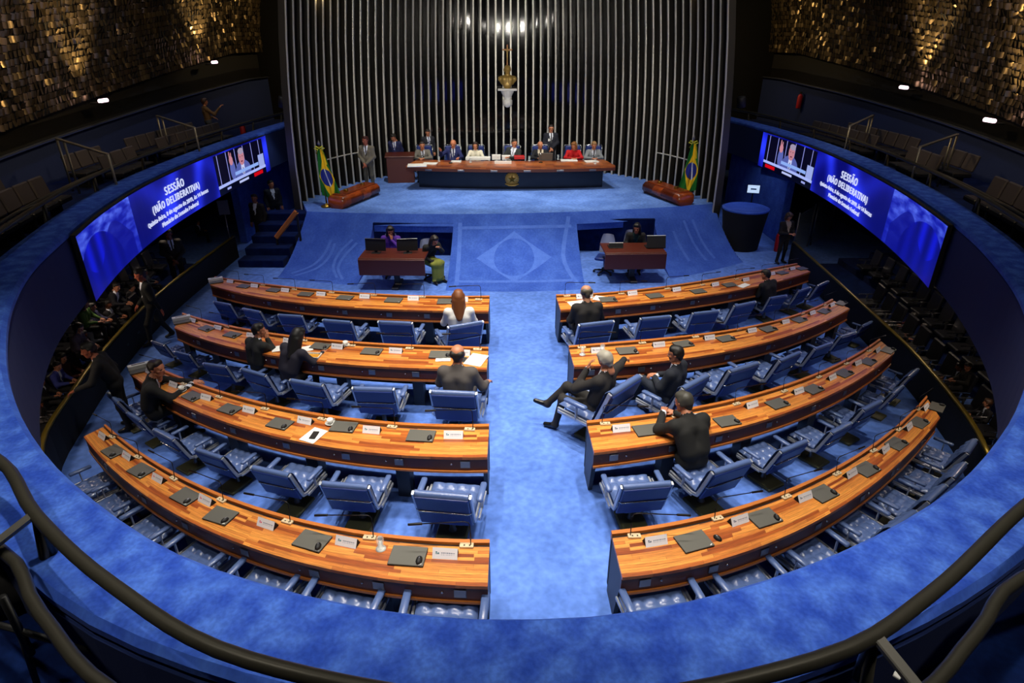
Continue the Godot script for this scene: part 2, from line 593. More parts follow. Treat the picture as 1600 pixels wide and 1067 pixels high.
func build_gallery() -> void:
	var a := [Vector2(-6.05, -24.2), Vector2(-6.35, -21.5), Vector2(-6.6, -19.2), Vector2(-6.72, -17.0), Vector2(-6.75, -14.0), Vector2(-6.58, -11.3), Vector2(-6.22, -9.3), Vector2(-5.72, -7.6), Vector2(-5.3, -6.45), Vector2(-4.75, -5.4), Vector2(-4.1, -4.45), Vector2(-3.5, -3.72), Vector2(-2.9, -3.13), Vector2(-2.3, -2.67), Vector2(-1.65, -2.28), Vector2(-0.95, -2.03), Vector2(-0.4, -1.92), Vector2(0.1, -1.9), Vector2(0.6, -1.95), Vector2(1.2, -2.12), Vector2(1.85, -2.4), Vector2(2.5, -2.78), Vector2(3.1, -3.26), Vector2(3.65, -3.8), Vector2(4.35, -4.62), Vector2(5.0, -5.65), Vector2(5.5, -6.7), Vector2(5.95, -7.85), Vector2(6.35, -9.2), Vector2(6.75, -11.0), Vector2(7.1, -13.5), Vector2(7.22, -16.0), Vector2(7.0, -19.2), Vector2(6.6, -21.5), Vector2(6.3, -24.2)]
	rim = curve_through(a, 0.3)
	var st := new_st()
	sweep(st, lift(offset_curve(rim, 0.225), 2.69), rect(0.45, 0.1, 0.03), true)
	var para := struct("gallery_parapet", done(st), M.rim_carpet, "blue carpeted parapet running round the oval gallery edge")
	st = new_st()
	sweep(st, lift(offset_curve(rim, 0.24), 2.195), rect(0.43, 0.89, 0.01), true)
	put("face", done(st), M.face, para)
	st = new_st()
	sweep(st, lift(offset_curve(rim, 1.7), 2.02), rect(2.5, 0.54), true)
	struct("gallery_floor", done(st), M.gallery_blue, "dark blue gallery floor behind the parapet")
	# outer wall of the gallery, the black band above it and the vault of metal scales
	var wall := offset_curve(rim, 2.9)
	for s in [-1, 1]:
		var line := []
		for p in wall:
			if p.x * s > 0 and p.y < 0.9: line.append(p)
		if s > 0: line.reverse()
		# line runs from the far end towards the camera
		st = new_st()
		for i in line.size() - 1:
			var p: Vector2 = line[i]
			var q: Vector2 = line[i + 1]
			var v := [Vector3(p.x, 0, p.y), Vector3(p.x, wall_top(p.y), p.y), Vector3(q.x, wall_top(q.y), q.y), Vector3(q.x, 0, q.y)]
			var n: Vector3 = Vector3(q.y - p.y, 0, p.x - q.x).normalized() * 0.12 * -s
			if s < 0: quad(st, v[3], v[2], v[1], v[0])
			else: quad(st, v[0], v[1], v[2], v[3])
			if s < 0: quad(st, v[1], v[2], v[2] + n, v[1] + n)
			else: quad(st, v[1], v[1] + n, v[2] + n, v[2])
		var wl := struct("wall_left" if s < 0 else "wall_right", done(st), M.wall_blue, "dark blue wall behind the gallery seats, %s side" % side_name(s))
		st = new_st(true)
		var edge := []
		for p in line: edge.append(Vector3(p.x, wall_top(p.y), p.y))
		sweep(st, edge, rect(0.05, 0.04), true)
		put("top_trim", done(st), M.slate, wl)
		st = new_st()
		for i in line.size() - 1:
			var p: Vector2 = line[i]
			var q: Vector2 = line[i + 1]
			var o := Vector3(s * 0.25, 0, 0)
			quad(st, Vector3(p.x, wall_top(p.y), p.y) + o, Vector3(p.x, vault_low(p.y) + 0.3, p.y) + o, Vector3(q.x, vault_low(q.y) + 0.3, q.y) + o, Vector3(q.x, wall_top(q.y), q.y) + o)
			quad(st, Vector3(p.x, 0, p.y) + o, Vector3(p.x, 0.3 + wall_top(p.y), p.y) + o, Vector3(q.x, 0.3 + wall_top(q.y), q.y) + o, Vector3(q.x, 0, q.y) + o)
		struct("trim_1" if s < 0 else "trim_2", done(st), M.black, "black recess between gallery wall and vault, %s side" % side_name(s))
		build_vault(s, line)

func build_entry_walls() -> void:
	# blue carpeted wall pieces under the far ends of the gallery, beside the dais
	for s in [-1, 1]:
		var st := new_st()
		box(st, Vector3(7.3 * s, 0.87, -18.6), Vector3(0.2, 1.74, 4.6), 0.01)
		struct("trim_3" if s < 0 else "trim_4", done(st), M.ramp_carpet, "blue carpeted wall under the far gallery end, %s side" % side_name(s))

func side_name(s: int) -> String: return "crowd" if s < 0 else "drum"

func build_vault(s: int, line: Array) -> void:
	var part := []
	for p in line:
		if p.y < -7.5: part.append(p)
	var st := new_st(true)
	var inn := []
	for i in part.size():
		var d: Vector2 = (part[mini(i + 1, part.size() - 1)] - part[maxi(i - 1, 0)]).normalized()
		inn.append(Vector2(-d.y, d.x) if s < 0 else Vector2(d.y, -d.x))
	for i in part.size():
		if inn[i].x * s > 0: inn[i] = -inn[i]
	for i in part.size() - 1:
		for k in 10:
			var v := [vault(part[i], inn[i], k / 10.0), vault(part[i], inn[i], (k + 1) / 10.0), vault(part[i + 1], inn[i + 1], (k + 1) / 10.0), vault(part[i + 1], inn[i + 1], k / 10.0)]
			for q in 4: v[q] += Vector3(s * 0.09, 0, 0)
			quad(st, v[0], v[1], v[2], v[3])
	var v := struct("vault_left" if s < 0 else "vault_right", done(st), M.soot, "dark vault hung with bronze metal scales, %s side" % side_name(s))
	# scales: small bent plates hung in rows, each turned a little its own way
	var plate := scale_mesh()
	var mats := []
	for i in 5:
		var m := mat([Color(0.5, 0.42, 0.3), Color(0.58, 0.5, 0.36), Color(0.42, 0.34, 0.22), Color(0.68, 0.6, 0.46), Color(0.46, 0.4, 0.3)][i], [0.35, 0.3, 0.42, 0.28, 0.38][i], 0.9)
		mats.append(m)
	var r := RandomNumberGenerator.new()
	r.seed = 500 + s
	var spots := []
	var total := length_of(part)
	var along := 0.1
	while along < total - 0.05:
		var at := at_length(part, along)
		var idx := clampi(int(along / total * part.size()), 0, part.size() - 1)
		var n: Vector2 = inn[idx]
		var u := 0.012
		while u < 0.62:
			var p := vault(at[0], n, u)
			var p2 := vault(at[0], n, u + 0.01)
			var upv := (p2 - p).normalized()
			var tangent := Vector3(at[1].x, 0, at[1].y)
			var face := tangent.cross(upv).normalized()
			if face.x * s > 0: face = -face
			var b := Basis(upv.cross(face).normalized(), upv, face)
			b = b * Basis.from_euler(Vector3(r.randfn(0.2, 0.2), r.randfn(0, 0.26), r.randfn(0, 0.05)))
			var size := 0.118
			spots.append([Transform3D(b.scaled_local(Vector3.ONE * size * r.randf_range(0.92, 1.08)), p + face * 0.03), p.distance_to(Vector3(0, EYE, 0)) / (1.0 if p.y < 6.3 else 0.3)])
			u += 0.128 / (p2 - p).length() * 0.01
		along += 0.132
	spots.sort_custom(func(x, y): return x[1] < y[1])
	var many := spots.size()
	for i in mini(300, many):
		put("scale", plate, mats[r.randi() % 5], v, spots[i][0])
	var rest := MultiMesh.new()
	rest.transform_format = MultiMesh.TRANSFORM_3D
	rest.use_colors = true
	rest.mesh = plate
	rest.instance_count = many - mini(300, many)
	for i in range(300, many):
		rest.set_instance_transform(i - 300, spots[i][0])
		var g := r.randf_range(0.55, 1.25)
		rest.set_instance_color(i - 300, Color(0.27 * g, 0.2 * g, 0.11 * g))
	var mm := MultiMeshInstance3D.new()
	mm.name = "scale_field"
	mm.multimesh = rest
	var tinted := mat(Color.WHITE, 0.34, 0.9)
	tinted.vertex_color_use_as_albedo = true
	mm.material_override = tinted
	mm.set_meta("kind", "stuff")
	v.add_child(mm, true)

func scale_mesh() -> ArrayMesh:
	var st := new_st(true)
	grid(st, 3, 3, func(u, v):
		var x: float = (u - 0.5) * (1.0 if v > 0.3 else 0.86)
		return Vector3(x, v - 0.5, 0.1 * (1.0 - 4.0 * (u - 0.5) * (u - 0.5)) + 0.08 * (1.0 - v)))
	return done(st)

# ---------------------------------------------------------------- video screens on the gallery face
func screen_image(mirror: bool) -> Image:
	var w := 1536
	var h := 160
	var im := Image.create(w, h, false, Image.FORMAT_RGB8)
	var n := FastNoiseLite.new()
	n.seed = 33
	n.frequency = 0.012
	for y in h:
		for x in w:
			var u := float(x) / w
			if mirror: u = 1.0 - u
			var v := float(y) / h
			var c := Color(0.03, 0.05, 0.6)
			if u < 0.25:       # great curved domes against cloud
				var cloud := clampf(0.5 + n.get_noise_2d(x * 0.8, y * 2.6) * 1.1, 0, 1)
				c = Color(0.05, 0.08, 0.62).lerp(Color(0.35, 0.45, 0.95), cloud * (1.0 - v * 0.8))
				var dome := Vector2((u - 0.07) / 0.11, (v - 1.02) / 0.85).length()
				if dome < 1.0:
					var fold := 0.5 + 0.5 * sin((u - 0.07) * 120.0)
					c = Color(0.02, 0.03, 0.45).lerp(Color(0.06, 0.09, 0.8), fold)
				var low := Vector2((u - 0.23) / 0.1, (v - 0.35) / 0.5)
				if low.x < 0 and v > 0.45 + 0.25 * sin(u * 30.0): c = c.lerp(Color(0.03, 0.04, 0.5), 0.7)
			else:
				var beam := 0.5 + 0.5 * sin(u * 34.0 + v * 2.2 + sin(u * 11.0) * 1.5)
				var beam2 := 0.5 + 0.5 * sin(u * 21.0 - v * 3.4 + 1.0)
				c = Color(0.02, 0.03, 0.42).lerp(Color(0.16, 0.22, 1.0), beam * beam * 0.75 + beam2 * beam2 * beam2 * 0.4)
			im.set_pixel(x, y, c)
	# live picture of a speaker before bright pillars
	var vx := int((0.03 if mirror else 0.67) * w)
	var vw := int(0.3 * w)
	im.fill_rect(Rect2i(vx, 6, vw, 122), Color(0.035, 0.03, 0.12))
	for k in 6:
		im.fill_rect(Rect2i(vx + int(vw * (0.06 + 0.17 * k)), 6, 5, 116), Color(0.6, 0.62, 0.95))
	im.fill_rect(Rect2i(vx + int(vw * 0.86), 70, int(vw * 0.13), 56), Color(0.6, 0.66, 0.9))
	var cx := vx + vw * 0.52
	var shapes := [[cx, 112.0, 74.0, 50.0, Color(0.33, 0.37, 0.66)], [cx, 92.0, 16.0, 30.0, Color(0.78, 0.8, 0.95)], [cx, 48.0, 27.0, 34.0, Color(0.75, 0.5, 0.56)], [cx + 2, 24.0, 26.0, 13.0, Color(0.62, 0.58, 0.68)],
		[cx - 92.0, 86.0, 24.0, 42.0, Color(0.36, 0.4, 0.7)], [cx - 96.0, 46.0, 17.0, 19.0, Color(0.78, 0.52, 0.58)], [cx - 104.0, 24.0, 5.0, 16.0, Color(0.78, 0.52, 0.58)], [cx - 90.0, 28.0, 5.0, 14.0, Color(0.78, 0.52, 0.58)], [cx - 11.0, 46.0, 4.0, 2.0, Color(0.2, 0.1, 0.16)], [cx + 11.0, 46.0, 4.0, 2.0, Color(0.2, 0.1, 0.16)], [cx, 66.0, 9.0, 3.0, Color(0.4, 0.16, 0.22)], [cx, 106.0, 4.0, 16.0, Color(0.16, 0.14, 0.35)]]
	for e in shapes:
		for y in range(maxi(6, int(e[1] - e[3])), mini(122, int(e[1] + e[3]))):
			for x in range(int(e[0] - e[2]), int(e[0] + e[2])):
				var q := Vector2((x - e[0]) / e[2], (y - e[1]) / e[3])
				if q.length_squared() < 1.0: im.set_pixel(x, y, e[4])
	im.fill_rect(Rect2i(vx + int(vw * 0.35), 98, int(vw * 0.5), 14), Color(0.55, 0.68, 0.95))
	im.fill_rect(Rect2i(vx, 122, vw, 12), Color(0.66, 0.72, 0.98))
	im.fill_rect(Rect2i(vx, 134, vw, 26), Color(0.01, 0.015, 0.1))
	im.fill_rect(Rect2i(vx + int(vw * 0.05) if mirror else vx + int(vw * 0.72), 138, int(vw * 0.2), 16), Color(0.8, 0.03, 0.08))
	im.fill_rect(Rect2i(vx + int(vw * 0.4), 140, int(vw * 0.2), 10), Color(0.72, 0.76, 0.95))
	im.fill_rect(Rect2i(vx + int(vw * 0.8) if mirror else vx + int(vw * 0.15), 142, int(vw * 0.08), 9), Color(0.6, 0.64, 0.9))
	return im

func build_screens() -> void:
	for s in [-1, 1]:
		var part := []
		for p in offset_curve(rim, -0.05):
			if p.x * s > 0 and p.y < (-7.72 if s < 0 else -8.15) and p.y > (-17.4 if s < 0 else -18.3): part.append(p)
		if s < 0: part.reverse()
		else: part.reverse()
		# part now runs, for someone facing the screen, from its left end to its right end
		var total := length_of(part)
		var t := thing("video_screen", "long curved blue video screen on the gallery face, %s side" % side_name(s), "screen", Vector3(0, 1.76, 0))
		var st := new_st()
		var back := new_st()
		sweep(back, lift(part, 0.46), rect(0.06, 0.94), true)
		put("housing", done(back), M.black, t)
		var y0 := 0.0
		var y1 := 0.91
		var at := 0.0
		for i in part.size() - 1:
			var p: Vector2 = part[i]
			var q: Vector2 = part[i + 1]
			var d := (q - p).normalized()
			var nn := Vector2(d.y, -d.x) * 0.035
			if nn.x * s > 0: nn = -nn
			p += nn
			q += nn
			var l := p.distance_to(q)
			quad(st, Vector3(p.x, y0, p.y), Vector3(p.x, y1, p.y), Vector3(q.x, y1, q.y), Vector3(q.x, y0, q.y), [Vector2(at / total, 1), Vector2(at / total, 0), Vector2((at + l) / total, 0), Vector2((at + l) / total, 1)])
			at += l
		var m := mat(Color(0.02, 0.02, 0.03), 0.3)
		m.emission_enabled = true
		m.emission = Color.WHITE
		m.emission_operator = BaseMaterial3D.EMISSION_OP_MULTIPLY
		m.emission_texture = ImageTexture.create_from_image(screen_image(s > 0))
		m.emission_energy_multiplier = 1.0
		put("picture", done(st), m, t)
		var lines := [["SESSÃO", 0.66, 0.15], ["(NÃO DELIBERATIVA)", 0.46, 0.13], ["Quinta-feira, 8 de agosto de 2019, às 14 horas", 0.27, 0.078], ["Plenário do Senado Federal", 0.13, 0.078]]
		for ln in lines:
			var tm := TextMesh.new()
			var f := SystemFont.new()
			f.font_names = PackedStringArray(["Droid Sans"])
			f.font_weight = 700
			tm.font = f
			tm.text = ln[0]
			tm.font_size = 32
			tm.pixel_size = ln[2] / 23.0
			tm.depth = 0.006
			var arr := tm.get_mesh_arrays()
			var vs: PackedVector3Array = arr[Mesh.ARRAY_VERTEX]
			var ns: PackedVector3Array = arr[Mesh.ARRAY_NORMAL]
			var mid := total * (0.455 if s < 0 else 0.53)
			for i in vs.size():
				var e := at_length(part, clampf(mid + vs[i].x * 1.25, 0.01, total - 0.01))
				var d: Vector2 = e[1]
				var nn := Vector2(d.y, -d.x)
				if nn.x * s > 0: nn = -nn
				var c: Vector2 = e[0] + nn * (0.041 + vs[i].z)
				vs[i] = Vector3(c.x, ln[1] + vs[i].y, c.y)
				ns[i] = Vector3(nn.x, 0, nn.y)
			arr[Mesh.ARRAY_VERTEX] = vs
			arr[Mesh.ARRAY_NORMAL] = ns
			arr[Mesh.ARRAY_TANGENT] = null
			var am := ArrayMesh.new()
			am.add_surface_from_arrays(Mesh.PRIMITIVE_TRIANGLES, arr)
			put("lettering", am, glow(Color(0.85, 0.88, 1.0), 0.9), t)
		for k in [0.15, 0.5, 0.85]:
			var e := at_length(part, total * k)
			var nn := Vector2(e[1].y, -e[1].x)
			if nn.x * s > 0: nn = -nn
			var L := AreaLight3D.new()
			L.name = "screen_glow"
			L.area_size = Vector2(total * 0.32, 0.85)
			L.light_color = Color(0.22, 0.3, 1.0)
			L.light_energy = 0.5
			L.shadow_enabled = true
			add_child(L, true)
			var o: Vector2 = e[0] + nn * 0.12
			L.look_at_from_position(Vector3(o.x, 2.2, o.y), Vector3(o.x + nn.x, 2.15, o.y + nn.y))


# ---------------------------------------------------------------- the senators' desks
const TOP := 0.75
# per row and side: x of the far edge at the aisle and outer end, x of the near edge likewise, cubic of the far edge and of the near edge
var desks := {
	"1L": [-0.41, -5.90, -0.41, -5.80, [-0.0013, -0.0520, -0.0927, -10.5780], [0.0072, 0.0121, 0.0547, -9.8237]],
	"1R": [0.81, 5.98, 0.85, 6.07, [0.0071, -0.1138, 0.1372, -10.6469], [-0.0050, 0.0026, -0.1886, -9.7348]],
	"2L": [-0.36, -5.67, -0.36, -5.53, [0.0055, -0.0018, 0.0489, -8.4261], [0.0067, -0.0072, 0.0126, -7.7563]],
	"2R": [0.87, 5.80, 0.90, 5.93, [-0.0128, 0.0575, -0.2661, -8.2919], [-0.0033, -0.0485, 0.0415, -7.8392]],
	"3L": [-0.28, -5.35, -0.28, -5.37, [-0.0009, -0.0796, -0.0988, -6.3661], [0.0014, -0.0718, -0.0742, -5.7164]],
	"3R": [0.92, 5.78, 0.94, 5.78, [-0.0036, -0.0409, -0.0626, -6.3216], [-0.0044, -0.0368, -0.0993, -5.6522]],
	"4L": [-0.21, -4.97, -0.21, -5.10, [0.0004, -0.0864, -0.0516, -4.4091], [0.0029, -0.0721, -0.0031, -3.8594]],
	"4R": [0.95, 5.48, 0.97, 5.35, [-0.0000, -0.0925, 0.0422, -4.4729], [0.0047, -0.1417, 0.1499, -3.9776]]}
const ROW := ["", "front-row desk", "second-row desk", "third-row desk", "back-row desk"]
const NTH := ["first", "second", "third", "fourth", "fifth", "sixth", "seventh", "eighth", "ninth", "tenth"]

func cubic(c: Array, x: float) -> float: return ((c[0] * x + c[1]) * x + c[2]) * x + c[3]

func where(key: String) -> String: return "%s, %s side" % [ROW[int(key[0])], side_name(-1 if key[1] == "L" else 1)]

func fit(x: float) -> float: return clampf(1.04 - 0.066 * absf(x), 0.6, 1.0)

func desk_turn(key: String, x: float) -> float:
	var d: Array = desks[key]
	var z0 := cubic(d[4], x - 0.15)
	var z1 := cubic(d[4], x + 0.15)
	return atan2(-(z1 - z0), 0.3)

func build_desk(key: String) -> void:
	var d: Array = desks[key]
	var s := -1 if key[1] == "L" else 1
	var t := thing("curved_desk", "long curved striped-wood %s" % where(key), "desk")
	var n := 40
	var far := []
	var near := []
	for i in n + 1:
		var u := i / float(n)
		var xf := lerpf(d[0], d[1], u)
		var xn := lerpf(d[2], d[3], u)
		far.append(Vector2(xf, cubic(d[4], xf)))
		near.append(Vector2(xn, cubic(d[5], xn)))
	var mix := func(i: int, v: float) -> Vector2: return far[i].lerp(near[i], v)
	var strip := func(st: SurfaceTool, v0: float, v1: float, y0: float, y1: float) -> void:
		# a band of the desk between two fractions of its depth, with all its sides
		var along := 0.0
		for i in n:
			var a: Vector2 = mix.call(i, v0)
			var b: Vector2 = mix.call(i, v1)
			var c: Vector2 = mix.call(i + 1, v1)
			var e: Vector2 = mix.call(i + 1, v0)
			var l := b.distance_to(c)
			var A := Vector3(a.x, y1, a.y)
			var B := Vector3(b.x, y1, b.y)
			var C := Vector3(c.x, y1, c.y)
			var E := Vector3(e.x, y1, e.y)
			var dn := Vector3(0, y0 - y1, 0)
			var uv := [Vector2(along, v0), Vector2(along, v1), Vector2(along + l, v1), Vector2(along + l, v0)]
			if s > 0:
				quad(st, A, E, C, B, [uv[0], uv[3], uv[2], uv[1]])
				quad(st, B, C, C + dn, B + dn, [uv[1], uv[2], uv[2], uv[1]])
				quad(st, E, A, A + dn, E + dn, [uv[3], uv[0], uv[0], uv[3]])
			else:
				quad(st, A, B, C, E, uv)
				quad(st, C, B, B + dn, C + dn, [uv[2], uv[1], uv[1], uv[2]])
				quad(st, A, E, E + dn, A + dn, [uv[0], uv[3], uv[3], uv[0]])
			quad(st, A + dn, B + dn, C + dn, E + dn)
			if i == 0 or i == n - 1:
				var p := [A, B, B + dn, A + dn] if i == 0 else [E, C, C + dn, E + dn]
				if (i == 0) == (s > 0): quad(st, p[0], p[1], p[2], p[3], [uv[0], uv[1], uv[1], uv[0]])
				else: quad(st, p[3], p[2], p[1], p[0], [uv[0], uv[1], uv[1], uv[0]])
			along += l
	var st := new_st()
	strip.call(st, 0.14, 1.0, TOP - 0.035, TOP)
	put("desk_top", done(st), M.wood, t)
	st = new_st()
	strip.call(st, 0.0, 0.085, TOP - 0.06, TOP + 0.022)
	put("rear_ledge", done(st), M.wood_edge, t)
	st = new_st()
	strip.call(st, 0.085, 0.14, TOP - 0.05, TOP - 0.012)
	put("cable_groove", done(st), M.groove, t)
	st = new_st()
	strip.call(st, 0.9, 0.965, TOP - 0.2, TOP - 0.036)
	put("apron", done(st), M.wood_dark, t)
	st = new_st()
	strip.call(st, 0.955, 1.0, TOP - 0.225, TOP - 0.2)
	put("lower_strip", done(st), M.wood_edge, t)
	st = new_st()
	strip.call(st, 0.02, 0.07, 0.1, TOP - 0.06)
	put("modesty_panel", done(st), M.slate, t)
	# end frame by the aisle and standing supports
	var spots := [0.0, 0.2, 0.42, 0.64, 0.86, 0.985]
	for k in spots.size():
		var i := clampi(int(round(spots[k] * n)), 0, n)
		var a: Vector2 = far[i]
		var b: Vector2 = near[i]
		var across := (far[mini(i + 1, n)] - far[maxi(i - 1, 0)]).normalized() as Vector2
		var w := 0.05 if k == 0 else 0.16
		if k == 0:
			a += across * 0.03
			b += across * 0.03
		st = new_st()
		var q := []
		var b2 := a.lerp(b, 0.94 if k == 0 else 0.82)
		var a2 := a.lerp(b, 0.05 if k == 0 else 0.35)
		var foot := a.lerp(b, 0.6 if k == 0 else 0.72)
		for sg in [-1, 1]:
			var o: Vector2 = across * (w * 0.5 * sg)
			q.append([Vector3(a2.x + o.x, TOP - 0.06, a2.y + o.y), Vector3(b2.x + o.x, TOP - 0.06, b2.y + o.y), Vector3(foot.x + o.x, 0, foot.y + o.y), Vector3(a2.x + o.x, 0, a2.y + o.y)])
		quad(st, q[0][0], q[0][1], q[0][2], q[0][3])
		quad(st, q[1][3], q[1][2], q[1][1], q[1][0])
		for e in 4:
			var e2 := (e + 1) % 4
			quad(st, q[0][e2], q[0][e], q[1][e], q[1][e2])
		put("end_panel" if k == 0 else "support", done(st), M.slate, t)
	# per seat: a grey control panel and a bright knob let into the apron
	var seats := 7
	for k in seats:
		var u := (k + 0.42) / seats
		var i := clampi(int(u * n), 1, n - 1)
		var p: Vector2 = mix.call(i, 0.97)
		var dir := ((near[i + 1] - near[i - 1]) as Vector2).normalized()
		var b := Basis(Vector3(dir.x, 0, dir.y), Vector3.UP, Vector3(dir.x, 0, dir.y).cross(Vector3.UP))
		var sc := fit(p.x)
		st = new_st()
		box(st, Vector3(p.x, TOP - 0.115, p.y), Vector3(0.11, 0.09, 0.016) * sc, 0.003, b)
		put("control_panel", done(st), M.steel, t)
		st = new_st(true)
		var kp: Vector2 = p + dir * 0.16 * sc
		var ball := SphereMesh.new()
		ball.radius = 0.014 * sc
		ball.height = 0.028 * sc
		ball.radial_segments = 8
		ball.rings = 4
		put("knob", ball, M.chrome, t, Transform3D(Basis.IDENTITY, Vector3(kp.x, TOP - 0.11, kp.y)))

# ---------------------------------------------------------------- chairs
var chair_rows := {
	"1L": [[-0.75, -9.06, 23, 0.97], [-1.91, -9.22, -6, 0.93], [-2.93, -9.45, -11, 0.84], [-3.88, -9.91, -9, 0.73], [-4.70, -10.27, -23, 0.67], [-5.41, -10.67, -21, 0.64]],
	"1R": [[1.36, -9.09, 15, 0.98], [2.41, -9.50, 12, 0.89], [3.36, -9.85, 14, 0.83], [4.17, -10.24, 25, 0.82], [5.08, -10.97, 20, 0.65], [5.75, -11.37, 33, 0.64], [6.22, -11.61, 38, 0.68]],
	"2L": [[-0.76, -6.90, -5, 0.99], [-1.85, -7.12, -3, 0.91], [-2.82, -7.37, -17, 0.85], [-3.70, -7.76, -26, 0.79], [-4.46, -8.18, -15, 0.67], [-5.27, -8.79, -24, 0.54], [-5.85, -9.16, -29, 0.54]],
	"2R": [[1.45, -6.89, 46, 1.12], [2.45, -7.19, 40, 0.98], [3.27, -7.67, 28, 0.94], [4.12, -8.14, 34, 0.85], [4.90, -8.71, 31, 0.73], [5.62, -9.33, 27, 0.63], [6.26, -9.92, 36, 0.55]],
	"3L": [[-0.71, -4.92, -7, 0.97], [-1.76, -5.18, -7, 0.87], [-2.65, -5.47, -17, 0.82], [-3.54, -5.91, -24, 0.72], [-4.27, -6.31, -32, 0.71], [-4.99, -6.89, -35, 0.58], [-5.46, -7.26, -41, 0.66]],
	"3R": [[1.41, -5.15, 7, 0.90], [2.40, -5.47, 24, 0.89], [3.31, -5.98, 29, 0.78], [4.10, -6.44, 33, 0.72], [4.75, -6.95, 33, 0.73], [5.48, -7.57, 41, 0.59], [5.92, -7.98, 41, 0.64]]}
var chair0: Node3D

func make_chair() -> Node3D:
	var t := thing("leather_chair", "blue leather chair", "chair", Vector3.ZERO, 0.0, "blue leather chairs at the curved desks")
	# seat: a cushion with rows of buttons pulled into it
	var st := new_st(true)
	var puff := func(u: float, v: float) -> float:
		var a := absf(sin(u * PI * 4.0)) * absf(sin(v * PI * 4.0))
		var edge := minf(1.0, minf(minf(u, 1.0 - u), minf(v, 1.0 - v)) * 9.0)
		return (0.032 * pow(a, 0.55) + 0.02) * sqrt(edge)
	grid(st, 24, 24, func(u, v): return Vector3((u - 0.5) * 0.56, 0.43 + puff.call(u, v) + 0.02 * (1.0 - v), -0.34 + v * 0.56))
	grid(st, 12, 3, func(u, v):
		var a: float = u * TAU
		var p := Vector2(cos(a), sin(a))
		var k := 1.0 / maxf(absf(p.x), absf(p.y))
		return Vector3(p.x * k * 0.28, 0.435 - 0.1 * v, -0.06 + p.y * k * 0.28))
	put("seat_cushion", done(st), M.leather, t)
	# back: padded front, smooth shell behind, a thick rounded top
	var tilt := func(y: float, z: float) -> Vector3: return Vector3(0, 0.42 + y * 0.94, 0.2 + y * 0.36 + z)
	st = new_st(true)
	grid(st, 24, 18, func(u, v):
		var p: Vector3 = tilt.call(v * 0.5, -0.03 - puff.call(u, v))
		p.x = (u - 0.5) * 0.56
		return p, null, true)
	put("back_cushion", done(st), M.leather, t)
	st = new_st(true)
	var prof := [Vector2(-0.04, 0.0), Vector2(-0.05, 0.2), Vector2(-0.05, 0.46), Vector2(-0.035, 0.515), Vector2(0.0, 0.535), Vector2(0.04, 0.515), Vector2(0.055, 0.47)]
	grid(st, 10, 6, func(u, v):
		var f: float = v * 6.0
		var i := mini(int(f), 5)
		var q: Vector2 = prof[i].lerp(prof[i + 1], f - i)
		var p: Vector3 = tilt.call(q.y, q.x)
		var e := pow(absf(u * 2.0 - 1.0), 8.0)
		p.x = (u - 0.5) * (0.6 - (0.03 if v > 0.6 else 0.0) * e)
		return p, null, true)
	put("top_roll", done(st), M.leather, t)
	st = new_st()
	for seg in [[0.225, 0.475, 0.055], [-0.05, 0.215, 0.055]]:
		var a: Vector3 = tilt.call(seg[0], seg[2])
		var b: Vector3 = tilt.call(seg[1], seg[2])
		var mid := (a + b) * 0.5
		var dir := (b - a)
		box(st, mid, Vector3(0.58, dir.length(), 0.035), 0.01, Basis(Vector3.RIGHT, dir.normalized(), Vector3.RIGHT.cross(dir.normalized())))
	put("back_shell", done(st), M.leather_back, t)
	st = new_st(true)
	tube(st, [Vector3(-0.3, 0, 0) + tilt.call(0.22, 0.05), Vector3(-0.27, 0, 0) + tilt.call(0.212, 0.082), Vector3(0.27, 0, 0) + tilt.call(0.212, 0.082), Vector3(0.3, 0, 0) + tilt.call(0.22, 0.05)], 0.009, 6)
	put("rear_bar", done(st), M.chrome, t)
	for s in [-1, 1]:
		# side frame: a flat bar along the seat that turns up the edge of the back
		st = new_st()
		var path := [Vector3(0.305 * s, 0.40, -0.33), Vector3(0.305 * s, 0.385, 0.12), Vector3(0.305 * s, 0.42, 0.215), tilt.call(0.12, 0.02) + Vector3(0.305 * s, 0, 0), tilt.call(0.515, 0.02) + Vector3(0.305 * s, 0, 0)]
		sweep(st, path, rect(0.026, 0.05, 0.004), true)
		put("side_frame", done(st), M.satin, t)
		st = new_st()
		sweep(st, [Vector3(0.345 * s, 0.395, -0.3), Vector3(0.345 * s, 0.395, 0.16)], rect(0.02, 0.035, 0.003))
		sweep(st, [Vector3(0.345 * s, 0.40, -0.02), Vector3(0.345 * s, 0.585, -0.02)], rect(0.04, 0.014, 0.003))
		put("arm_frame", done(st), M.satin, t)
		st = new_st(true)
		sweep(st, [Vector3(0.345 * s, 0.61, -0.2), Vector3(0.345 * s, 0.612, -0.18), Vector3(0.345 * s, 0.612, 0.1), Vector3(0.345 * s, 0.605, 0.12)], [Vector2(0.028, -0.02), Vector2(0.038, 0.0), Vector2(0.028, 0.02), Vector2(-0.028, 0.02), Vector2(-0.038, 0.0), Vector2(-0.028, -0.02)], true, Vector3.UP, [0.7, 1.0, 1.0, 0.7])
		put("armrest", done(st), M.leather, t)
	st = new_st(true)
	lathe(st, [Vector2(0.05, 0.05), Vector2(0.035, 0.09), Vector2(0.03, 0.3), Vector2(0.12, 0.335), Vector2(0.12, 0.35)], 14)
	put("pedestal", done(st), M.steel, t)
	st = new_st()
	box(st, Vector3(0, 0.028, 0.06), Vector3(0.36, 0.055, 0.46), 0.015)
	put("foot_plate", done(st), M.olive, t)
	return t

